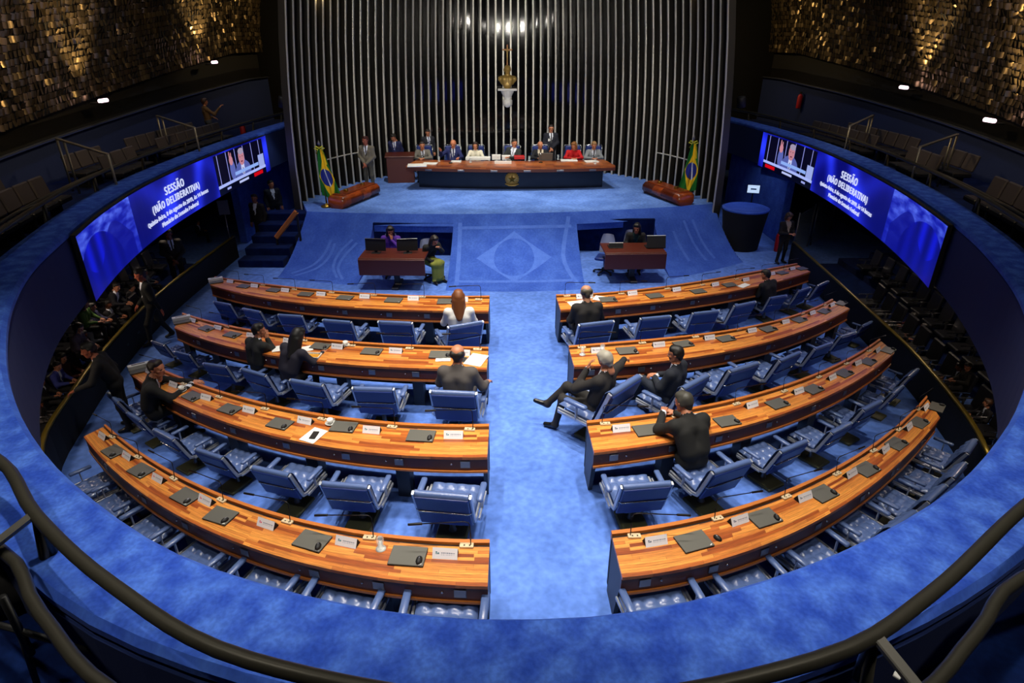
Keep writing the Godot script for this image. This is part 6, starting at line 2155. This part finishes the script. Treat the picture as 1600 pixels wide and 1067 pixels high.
func build_dais_people() -> void:
	var s := 0.86
	var z := -19.75
	var arms := {"wl": Vector3(-0.1, 0.84, -0.4), "wr": Vector3(0.1, 0.84, -0.4), "el": Vector3(-0.3, 0.82, -0.15), "er": Vector3(0.3, 0.82, -0.15)}
	person("man in grey suit with folded arms, end of presiding table", Vector3(-2.76, DAIS, z), PI, s, posed(sit_pose(), Vector3(0.15, 0, 0), Vector3(0.3, 0, 0), arms), {"jacket": Color(0.42, 0.41, 0.38), "tie": Color(0.2, 0.2, 0.22), "hair_color": Color(0.1, 0.07, 0.05)})
	person("speaker in blue suit with raised hand at presiding table", Vector3(-1.84, DAIS, z), PI, s * 1.04, posed(sit_pose(), Vector3(0.1, 0, 0.05), Vector3(-0.1, -0.25, 0), {"wr": Vector3(0.36, 1.02, -0.35), "er": Vector3(0.4, 0.86, -0.1), "hand_r": Vector3(0.2, 0.9, -0.4), "wl": Vector3(-0.25, 0.84, -0.45), "el": Vector3(-0.32, 0.82, -0.15)}), {"jacket": Color(0.1, 0.14, 0.36), "trousers": NAVY, "tie": Color(0.1, 0.12, 0.3), "hair": "bald", "hair_color": Color(0.35, 0.22, 0.12), "skin": Color(0.78, 0.5, 0.36)})
	person("dark-haired woman in white top at presiding table", Vector3(-1.13, DAIS, z), PI, s * 0.98, posed(sit_pose(), Vector3(0.05, 0, 0), Vector3.ZERO, arms), {"woman": true, "jacket": Color(0.85, 0.83, 0.74), "open": 0.0, "hair": "bob", "hair_color": Color(0.12, 0.06, 0.04)})
	person("presiding man in dark suit turned sideways", Vector3(-0.02, DAIS, z), PI - 0.35, s * 1.05, posed(sit_pose(), Vector3(-0.08, 0, 0.12), Vector3(0.75, -0.1, 0), {"wl": Vector3(-0.1, 0.84, -0.45), "wr": Vector3(0.28, 0.86, -0.4)}), {"jacket": Color(0.13, 0.15, 0.15), "open": 0.075, "hair_color": Color(0.1, 0.06, 0.04), "tie": Color(0.6, 0.62, 0.66)})
	person("bald man in dark suit with beige tie on dais", Vector3(0.87, DAIS, z), PI, s, posed(sit_pose(), Vector3(0.12, 0, 0), Vector3(0.3, -0.25, 0), arms), {"jacket": Color(0.05, 0.07, 0.1), "open": 0.08, "shirt": Color(0.88, 0.84, 0.74), "tie": Color(0.3, 0.28, 0.24), "hair": "bald", "hair_color": Color(0.4, 0.36, 0.3)})
	person("fair-haired woman in red jacket at presiding table", Vector3(1.90, DAIS, z), PI, s, posed(sit_pose(), Vector3(0.2, 0, 0), Vector3(-0.5, -0.25, 0), arms), {"woman": true, "jacket": Color(0.72, 0.03, 0.07), "open": 0.0, "hair": "bob", "hair_color": Color(0.5, 0.32, 0.14)})
	person("fair grey man in pale suit, end of presiding table", Vector3(2.52, DAIS, z), PI, s, posed(sit_pose(), Vector3(0.15, 0, 0), Vector3(0.1, -0.3, 0), arms), {"jacket": Color(0.48, 0.5, 0.52), "tie": Color(0.08, 0.08, 0.12), "hair_color": Color(0.55, 0.42, 0.26)})
	person("man in blue suit behind the dark red lectern", Vector3(-3.62, DAIS, -19.95), PI - 0.2, s * 0.92, posed(stand_pose(), Vector3(0.2, 0, 0), Vector3(-0.5, -0.4, 0)), {"jacket": Color(0.09, 0.12, 0.3), "tie": Color(0.2, 0.25, 0.5), "hair_color": Color(0.06, 0.04, 0.03)})
	person("dark-suited man standing behind the grey-suited man, dais", Vector3(-2.74, DAIS, -20.9), PI + 0.4, s * 0.92, posed(stand_pose(), Vector3(0.1, 0, 0), Vector3(-0.4, -0.2, 0)), {"jacket": Color(0.12, 0.13, 0.17), "tie": Color(0.2, 0.22, 0.4), "hair_color": Color(0.09, 0.06, 0.05)})
	person("man in light grey suit standing by the metal fins", Vector3(-4.167, 1.000, -18.300), PI - 0.25, s, posed(stand_pose(), Vector3.ZERO, Vector3(-0.4, 0, 0), {"wl": Vector3(-0.05, 0.92, -0.2), "wr": Vector3(0.05, 0.95, -0.2), "el": Vector3(-0.26, 1.12, -0.02), "er": Vector3(0.26, 1.12, -0.02)}), {"jacket": Color(0.42, 0.4, 0.35), "trousers": Color(0.3, 0.3, 0.27), "tie": Color(0.1, 0.1, 0.12), "hair_color": Color(0.2, 0.04, 0.02), "skin": Color(0.6, 0.33, 0.24)})
	person("aide in navy suit with badge standing behind presiding table", Vector3(1.26, DAIS, -20.95), PI + 0.05, s, posed(stand_pose(), Vector3.ZERO, Vector3(0.1, -0.05, 0), {"wl": Vector3(-0.05, 0.95, -0.2), "wr": Vector3(0.05, 0.97, -0.2), "el": Vector3(-0.26, 1.12, -0.02), "er": Vector3(0.26, 1.12, -0.02)}), {"jacket": Color(0.07, 0.085, 0.14), "trousers": Color(0.05, 0.055, 0.08), "tie": Color(0.02, 0.02, 0.03), "hair_color": Color(0.1, 0.05, 0.04), "glasses": true, "badge": true})
	# clerks in the alcoves
	person("clerk in purple top with hand at mouth, crowd alcove", Vector3(-2.83, 0, -13.93), PI + 0.1, 0.85, posed(sit_pose(), Vector3(0.18, 0, 0.05), Vector3(0.2, -0.3, 0), {"wl": Vector3(-0.06, 1.0, -0.22), "el": Vector3(-0.24, 0.82, -0.3), "hand_l": Vector3(0.1, 0.9, 0.1), "wr": Vector3(0.2, 0.8, -0.4)}), {"woman": true, "hair": "long", "hair_color": Color(0.1, 0.06, 0.03), "jacket": Color(0.3, 0.12, 0.55), "open": 0.0})
	person("clerk in black top and yellow-green skirt, crowd alcove", Vector3(-1.9, 0, -13.52), PI + 0.7, 0.85, posed(sit_pose(), Vector3(0.5, 0, 0), Vector3(0.0, -0.3, 0), {"wl": Vector3(-0.08, 0.95, -0.42), "el": Vector3(-0.24, 0.8, -0.3)}), {"woman": true, "hair": "long", "hair_color": Color(0.09, 0.055, 0.03), "jacket": Color(0.035, 0.035, 0.035), "trousers": Color(0.5, 0.52, 0.2), "open": 0.0, "skirt": true})
	person("long-haired clerk in dark cardigan at drum-side clerk desk", Vector3(2.92, 0, -14.2), PI - 0.1, 0.85, posed(sit_pose(), Vector3(0.2, 0, 0), Vector3(-0.3, -0.2, 0), {"wl": Vector3(-0.12, 0.8, -0.42), "wr": Vector3(0.12, 0.8, -0.42)}), {"woman": true, "hair": "long", "hair_color": Color(0.05, 0.035, 0.03), "jacket": Color(0.05, 0.05, 0.055), "shirt": Color(0.05, 0.2, 0.22), "open": 0.07})

func build_bystanders() -> void:
	var clasp := {"wl": Vector3(-0.05, 0.95, -0.2), "wr": Vector3(0.05, 0.97, -0.2), "el": Vector3(-0.26, 1.12, -0.02), "er": Vector3(0.26, 1.12, -0.02)}
	person("man in black suit walking along the brass barrier", Vector3(-6.447, 0.000, -10.193), PI - 0.9, 0.8, posed(stand_pose(), Vector3(0.05, 0, 0), Vector3(0.2, -0.1, 0), {"kl": Vector3(-0.1, 0.52, -0.18), "al": Vector3(-0.11, 0.1, -0.22), "tl": Vector3(-0.12, 0.05, -0.38), "ar": Vector3(0.11, 0.12, 0.28), "tr": Vector3(0.12, 0.045, 0.14), "kr": Vector3(0.1, 0.5, 0.08), "wl": Vector3(-0.27, 0.9, 0.12), "wr": Vector3(0.28, 0.9, -0.2)}), {"jacket": Color(0.035, 0.045, 0.04), "trousers": Color(0.03, 0.03, 0.035), "hair_color": Color(0.04, 0.03, 0.025), "skin": Color(0.6, 0.3, 0.2)})
	person("man in dark brown suit with clasped hands by barrier", Vector3(-6.966, 0.000, -12.612) + Vector3(-0.35, 0, -0.2), PI + 0.5, 0.78, posed(stand_pose(), Vector3.ZERO, Vector3(-0.3, 0, 0), clasp), {"jacket": Color(0.07, 0.055, 0.05), "trousers": Color(0.045, 0.04, 0.045), "tie": Color(0.02, 0.02, 0.02), "hair_color": Color(0.04, 0.025, 0.02), "skin": Color(0.45, 0.24, 0.16)})
	person("man in brown suit standing near dais steps", Vector3(-6.642, 0.000, -15.946), PI - 0.3, 0.8, posed(stand_pose(), Vector3.ZERO, Vector3(0.3, 0, 0)), {"jacket": Color(0.09, 0.065, 0.05), "trousers": Color(0.06, 0.045, 0.04), "skin": Color(0.5, 0.3, 0.2)})
	person("man in navy suit by lit blue wall near dais steps", Vector3(-6.837, 0.000, -17.678), PI + 0.6, 0.8, posed(stand_pose(), Vector3.ZERO, Vector3(0.5, 0, 0)), {"jacket": Color(0.05, 0.065, 0.12), "trousers": Color(0.035, 0.04, 0.07)})
	person("woman reading red folder beside the drum", Vector3(6.645, 0.000, -14.633), PI + 0.3, 0.72, posed(stand_pose(), Vector3.ZERO, Vector3(0.1, -0.5, 0), {"wl": Vector3(-0.1, 1.12, -0.28), "wr": Vector3(0.12, 1.12, -0.28), "el": Vector3(-0.26, 1.1, -0.05), "er": Vector3(0.26, 1.1, -0.05)}), {"woman": true, "hair": "bob", "hair_color": Color(0.28, 0.2, 0.13), "jacket": Color(0.05, 0.04, 0.045), "shirt": Color(0.6, 0.55, 0.5), "trousers": Color(0.05, 0.035, 0.035), "open": 0.08})
	person("man in black suit leaning on barrier by third-row desk", Vector3(-5.474, 0.000, -7.403), PI - 1.2, 0.8, posed(stand_pose(), Vector3(0.3, 0, 0), Vector3(0.3, 0, 0), {"wl": Vector3(-0.25, 1.02, -0.5), "el": Vector3(-0.3, 1.12, -0.25)}), {"jacket": Color(0.045, 0.042, 0.048), "trousers": Color(0.03, 0.03, 0.035), "hair_color": Color(0.04, 0.03, 0.02), "skin": Color(0.55, 0.3, 0.2)})
	person("woman in grey vest in the crowd-side gallery", Vector3(-8.35, 2.29, -17.9), -0.9, 0.72, posed(stand_pose(), Vector3.ZERO, Vector3(0.1, 0, 0), {"wr": Vector3(0.3, 1.42, -0.42), "er": Vector3(0.3, 1.2, -0.2), "hand_r": Vector3(0, 0.6, -0.6), "wl": Vector3(-0.22, 1.05, -0.25), "el": Vector3(-0.26, 1.14, 0.0)}), {"woman": true, "hair": "short", "hair_color": Color(0.2, 0.1, 0.05), "jacket": Color(0.4, 0.3, 0.18), "open": 0.0, "trousers": Color(0.2, 0.22, 0.25)})
	fire_extinguisher(Vector3(-7.85, 2.29, -18.9), 0.9, "red fire extinguisher beside the woman in grey vest")
	# the public on the crowded side and the few on the other
	var crowd := [[Vector3(-6.99, 0.12, -9.29), 0.53, "man in white shirt in the public seats, crowd side", {"jacket": Color(0.5, 0.52, 0.58), "open": 0.0}], [Vector3(-7.09, 0.26, -9.62), 0.54, "person in striped blue shirt behind the white-shirted man", {"jacket": Color(0.16, 0.17, 0.3), "open": 0.0}], [Vector3(-7.16, 0.12, -10.12), 0.54, "man in dark suit and white collar, crowd seats", {"jacket": Color(0.05, 0.05, 0.07), "open": 0.08}],
		[Vector3(-7.22, 0.26, -10.37), 0.60, "man in dark blue suit with pale shirt, upper crowd seats", {"jacket": Color(0.06, 0.065, 0.1), "open": 0.08}], [Vector3(-7.36, 0.12, -11.07), 0.49, "person in grey top holding phone, crowd seats", {"jacket": Color(0.3, 0.3, 0.3), "open": 0.0}], [Vector3(-7.54, 0.12, -12.01), 0.46, "person in blue-grey shirt behind the walking man", {"jacket": Color(0.2, 0.24, 0.3), "open": 0.0}], [Vector3(-6.99, 0.40, -9.26), 0.60, "person in green top, highest crowd seats", {"jacket": Color(0.2, 0.34, 0.05), "open": 0.0, "woman": true, "hair": "bob"}],
		[Vector3(-6.78, 0.26, -8.62), 0.60, "woman in pale top beside the white-shirted man", {"jacket": Color(0.3, 0.26, 0.3), "open": 0.0, "woman": true, "hair": "bob"}], [Vector3(-6.87, 0.12, -8.84), 0.53, "woman with bare arms in first crowd row", {"jacket": Color(0.12, 0.1, 0.1), "open": 0.0, "woman": true, "hair": "bob"}], [Vector3(-6.74, -0.02, -8.21), 0.59, "woman in red-brown top, first crowd row", {"jacket": Color(0.25, 0.1, 0.08), "open": 0.0, "woman": true, "hair": "long"}],
		[Vector3(-6.64, 0.12, -7.86), 0.51, "person in blue and white striped shirt, crowd seats", {"jacket": Color(0.2, 0.24, 0.55), "open": 0.05}], [Vector3(-6.63, 0.12, -7.53), 0.46, "person in black near the gallery face, crowd seats", {"jacket": Color(0.05, 0.05, 0.05), "open": 0.04}], [Vector3(-6.50, -0.02, -7.16), 0.46, "man in grey shirt at the parapet end, crowd seats", {"jacket": Color(0.33, 0.3, 0.3), "open": 0.0}],
		[Vector3(-8.50, -0.02, -16.37), 0.46, "man in black suit leaning over barrier with white shirt", {"jacket": Color(0.05, 0.03, 0.035), "open": 0.09}], [Vector3(-9.02, 0.12, -18.62), 0.46, "woman in dark red top, far crowd seats", {"jacket": Color(0.22, 0.06, 0.05), "open": 0.0, "woman": true, "hair": "bob"}],
		[Vector3(7.19, -0.02, -10.17), 0.46, "woman in dark red top in the public seats, drum side", {"jacket": Color(0.25, 0.05, 0.08), "open": 0.0, "woman": true, "hair": "bob"}], [Vector3(7.07, -0.02, -9.60), 0.47, "person in dark top beside the woman in red, drum side", {"jacket": Color(0.06, 0.06, 0.05), "open": 0.0}], [Vector3(6.79, -0.02, -8.24), 0.46, "person in black by the brass rail, drum side", {"jacket": Color(0.05, 0.05, 0.06), "open": 0.04}], [Vector3(6.68, 0.12, -7.92), 0.46, "man in dark shirt, second drum-side public row", {"jacket": Color(0.07, 0.06, 0.05), "open": 0.0}], [Vector3(6.48, -0.02, -7.18), 0.46, "person in dark blue jacket below the parapet, drum side", {"jacket": Color(0.06, 0.06, 0.09), "open": 0.03, "woman": true, "hair": "short", "hair_color": Color(0.25, 0.15, 0.06)}]]
	var r := RandomNumberGenerator.new()
	r.seed = 9
	for q in crowd:
		var at: Vector3 = q[0]
		var s: float = q[1]
		var look: Dictionary = q[3]
		look["trousers"] = Color(0.05, 0.05, 0.07)
		look["skin"] = [Color(0.62, 0.4, 0.28), Color(0.5, 0.3, 0.2), Color(0.68, 0.46, 0.34)][r.randi() % 3]
		var sd := -1.0 if at.x < 0 else 1.0
		person(q[2], at, sd * (PI / 2 - 0.2) , s, posed(sit_pose(), Vector3(r.randf_range(0, 0.25), 0, r.randf_range(-0.1, 0.1)), Vector3(r.randf_range(-0.5, 0.5), r.randf_range(-0.3, 0), 0)), look, "", 0.026)



# ---------------------------------------------------------------- camera, lamps
func set_view() -> void:
	var cam := Camera3D.new()
	cam.name = "camera"
	cam.fov = rad_to_deg(2.0 * atan(533.5 / 965.0))
	cam.near = 0.05
	cam.far = 100.0
	add_child(cam)
	cam.position = Vector3(0, EYE, 0)
	cam.rotation = Vector3(deg_to_rad(-26.1), 0, 0)
	cam.current = true
	var we := WorldEnvironment.new()
	we.name = "world"
	var env := Environment.new()
	env.background_mode = Environment.BG_COLOR
	env.background_color = Color(0.01, 0.012, 0.02)
	env.tonemap_mode = Environment.TONE_MAPPER_LINEAR
	env.tonemap_exposure = 1.0
	env.sdfgi_enabled = true
	env.ssao_enabled = true
	env.ssil_enabled = true
	we.environment = env
	add_child(we)

func lamp(at: Vector3, aim: Vector3, e: float, angle: float, soft: float, color: Color, label: String) -> void:
	# an unseen lamp out of view: can, lit face, and the light before it
	var t := thing("unseen_lamp", label, "lamp", at, 0.0, "unseen lamps out of view")
	t.look_at_from_position(at, aim, Vector3.FORWARD if absf((aim - at).normalized().y) > 0.98 else Vector3.UP)
	var st := new_st(true)
	lathe(st, [Vector2(0.0, 0.0), Vector2(0.1, 0.0), Vector2(0.11, 0.04), Vector2(0.11, 0.26), Vector2(0.1, 0.26)], 18)
	put("can", done(st), M.dark, t, Transform3D(Basis(Vector3.RIGHT, -PI / 2), Vector3(0, 0, 0.26)))
	st = new_st(true)
	lathe(st, [Vector2(0.0, 0.0), Vector2(0.1, 0.0), Vector2(0.0, 0.004)], 18)
	put("lit_face", done(st), glow(color, 20.0), t, Transform3D(Basis(Vector3.RIGHT, -PI / 2), Vector3(0, 0, 0.0)))
	var L := SpotLight3D.new()
	L.name = "spot"
	L.light_energy = e
	L.light_color = color
	L.spot_angle = angle
	L.spot_angle_attenuation = 0.6
	L.light_size = soft
	L.spot_range = 40.0
	L.spot_attenuation = 2.0
	L.shadow_enabled = true
	add_child(L, true)
	L.look_at_from_position(at + (aim - at).normalized() * 0.03, aim, Vector3.FORWARD if absf((aim - at).normalized().y) > 0.98 else Vector3.UP)

func build_lamps() -> void:
	var warm := Color(1.0, 0.97, 0.92)
	# unseen ceiling spotlights, placed to light the desks
	for x in [-2.3, 0.0, 2.3]:
		for z in [-4.6, -8.0, -11.2]:
			lamp(Vector3(x, 9.2, z), Vector3(x * 0.8, 0, z), LIGHT_WELL * (1.0 if x != 0.0 else 1.25), 30.0, 0.12, warm, "unseen ceiling spotlight over the desks, %s line, %s" % [["crowd", "aisle", "drum"][int(signf(x)) + 1], "near" if z > -5 else "middle" if z > -9 else "far"])
	# unseen spotlights above, placed to light the ramp and the dais
	for x in [-3.0, 0.0, 3.0]:
		lamp(Vector3(x, 9.2, -14.0), Vector3(x, 0.8, -15.0), LIGHT_DAIS * 0.8, 26.0, 0.12, warm, "unseen ceiling spotlight over the ramp, %s side" % ["crowd", "aisle", "drum"][int(signf(x)) + 1])
		lamp(Vector3(x * 0.8, 9.2, -16.5), Vector3(x * 0.8, 1.2, -19.0), LIGHT_DAIS, 26.0, 0.12, warm, "unseen ceiling spotlight over the dais, %s side" % ["crowd", "aisle", "drum"][int(signf(x)) + 1])
	# unseen row of lamps over the near gallery, placed to light the fins
	for i in 9:
		var x := -4.4 + 1.1 * i
		lamp(Vector3(x, 5.62, -2.2 + absf(x) * -0.25), Vector3(x * 0.9, 3.4, -21.5), LIGHT_FINS, 16.0, 0.1, warm, "unseen front spotlight %s of the row facing the fins" % NTH[i])
	# small unseen spots along both sides, placed to glint in the wall opposite
	for s in [-1, 1]:
		for i in 4:
			var at := Vector3(6.3 * s, 5.62, -4.6 - 1.9 * i)
			lamp(at, Vector3(-2.6 * s + 0.9 * i * s, 4.2, -21.0), LIGHT_FINS * 0.25, 14.0, 0.1, warm, "unseen side spotlight %s of the row, %s side" % [NTH[i], side_name(s)])
	# out of view, placed to light the near parapet
	for x in [-3.2, 0.0, 3.2]:
		lamp(Vector3(x, 8.6, -1.2), Vector3(x * 0.75, 2.7, -1.9 - absf(x) * 0.35), LIGHT_RIM, 24.0, 0.12, warm, "unseen ceiling spotlight over the near parapet, %s side" % ["crowd", "aisle", "drum"][int(signf(x)) + 1])
	# small uplights at the foot of the metal scales
	for s in [-1, 1]:
		var wall := offset_curve(rim, 2.9)
		var n := 0
		for z in ([-15.2, -20.6] if s < 0 else [-13.4, -16.8]):
			n += 1
			for p in wall:
				if p.x * s > 0 and absf(p.y - z) < 0.18:
					var at := Vector3(p.x - s * 0.3, vault_low(p.y) + 0.02, p.y)
					var t := thing("wall_lamp", "small uplight %s from the dais under metal scales, %s side" % [NTH[2 - n], side_name(s)], "lamp", at, 0.0, "uplights under the metal scales")
					var st := new_st(true)
					tube(st, [Vector3(0, 0, -0.14), Vector3(0, 0, 0.14)], 0.045, 10)
					put("tube", done(st), glow(Color(1.0, 0.85, 0.9), 3.0), t)
					st = new_st()
					box(st, Vector3(0.1 * s, -0.05, 0), Vector3(0.26, 0.03, 0.3), 0.008)
					put("holder", done(st), M.dark, t)
					var L := SpotLight3D.new()
					L.name = "uplight"
					L.light_energy = LIGHT_VAULT
					L.light_color = Color(1.0, 0.85, 0.6)
					L.spot_angle = 38.0
					L.spot_angle_attenuation = 0.8
					L.light_size = 0.06
					L.spot_range = 20.0
					L.spot_attenuation = 2.0
					L.shadow_enabled = true
					add_child(L, true)
					L.look_at_from_position(at + Vector3(-s * 0.1, 0.07, 0), at + Vector3(s * 0.0, 2.6, 0.3))
					break

func build_unseen_lights() -> void:
	# lamps out of view; the gallery and soffit ones are added fill
	for s in [-1, 1]:
		# unseen broad warm washes, placed to light the metal scales
		for k in 4:
			var z := -9.0 - 4.5 * k
			lamp(Vector3(4.6 * s, 6.4, z), Vector3(9.6 * s, 5.2, z - 1.0), LIGHT_WASH, 48.0, 0.15, Color(1.0, 0.85, 0.6), "unseen warm wall-wash light %s on the scales, %s side" % [NTH[k], side_name(s)])
			if k < 3: lamp(Vector3([6.1, 7.0, 7.4][k] * s, 1.72, -6.5 - 3.2 * k), Vector3([5.7, 6.6, 7.0][k] * s, 0, -6.5 - 3.2 * k), LIGHT_SOFFIT_FILL, 78.0, 0.1, Color(1.0, 0.9, 0.8), "added soffit fill light %s over the public seats, %s side" % [NTH[k], side_name(s)])  # added fill for the dark public seats
		lamp(Vector3(6.0 * s, 3.4, -17.2), Vector3(6.7 * s, 0, -17.6), LIGHT_SOFFIT_FILL * 2.0, 40.0, 0.1, Color(0.85, 0.9, 1.0), "unseen small downlight by the dais steps, %s side" % side_name(s))  # out of view, placed to light the blue wall and steps
		var n := 0
		for z in [-8.0, -12.0, -16.0, -20.0]:
			n += 1
			lamp(Vector3(7.4 * s, 8.4, z), Vector3(8.3 * s, 2.3, z), LIGHT_GALLERY_FILL, 42.0, 0.15, Color(0.9, 0.93, 1.0), "added dim fill light %s along the gallery, %s side" % [NTH[n - 1], side_name(s)])  # added fill so that the gallery seats show

const LIGHT_WASH := 8.0
const LIGHT_SOFFIT_FILL := 0.6
const LIGHT_GALLERY_FILL := 3.2
const LIGHT_WELL := 30.0
const LIGHT_DAIS := 30.0
const LIGHT_FINS := 14.0
const LIGHT_RIM := 10.0
const LIGHT_VAULT := 11.0

func _ready() -> void:
	rng.seed = 11
	set_view()
	make_materials()
	build_gallery()
	build_lamps()
	build_unseen_lights()
	build_shell()
	build_dais()
	build_back_wall()
	build_entry_walls()
	build_screens()
	for key in desks: build_desk(key)
	build_presiding_table()
	build_front()
	build_chairs()
	build_items()
	build_dais_items()
	build_bench_and_flags()
	build_bust()
	build_railings()
	build_public_seats()
	build_gallery_seats()
	build_near_things()
	prepare_people()
	build_senators()
	build_dais_people()
	build_bystanders()
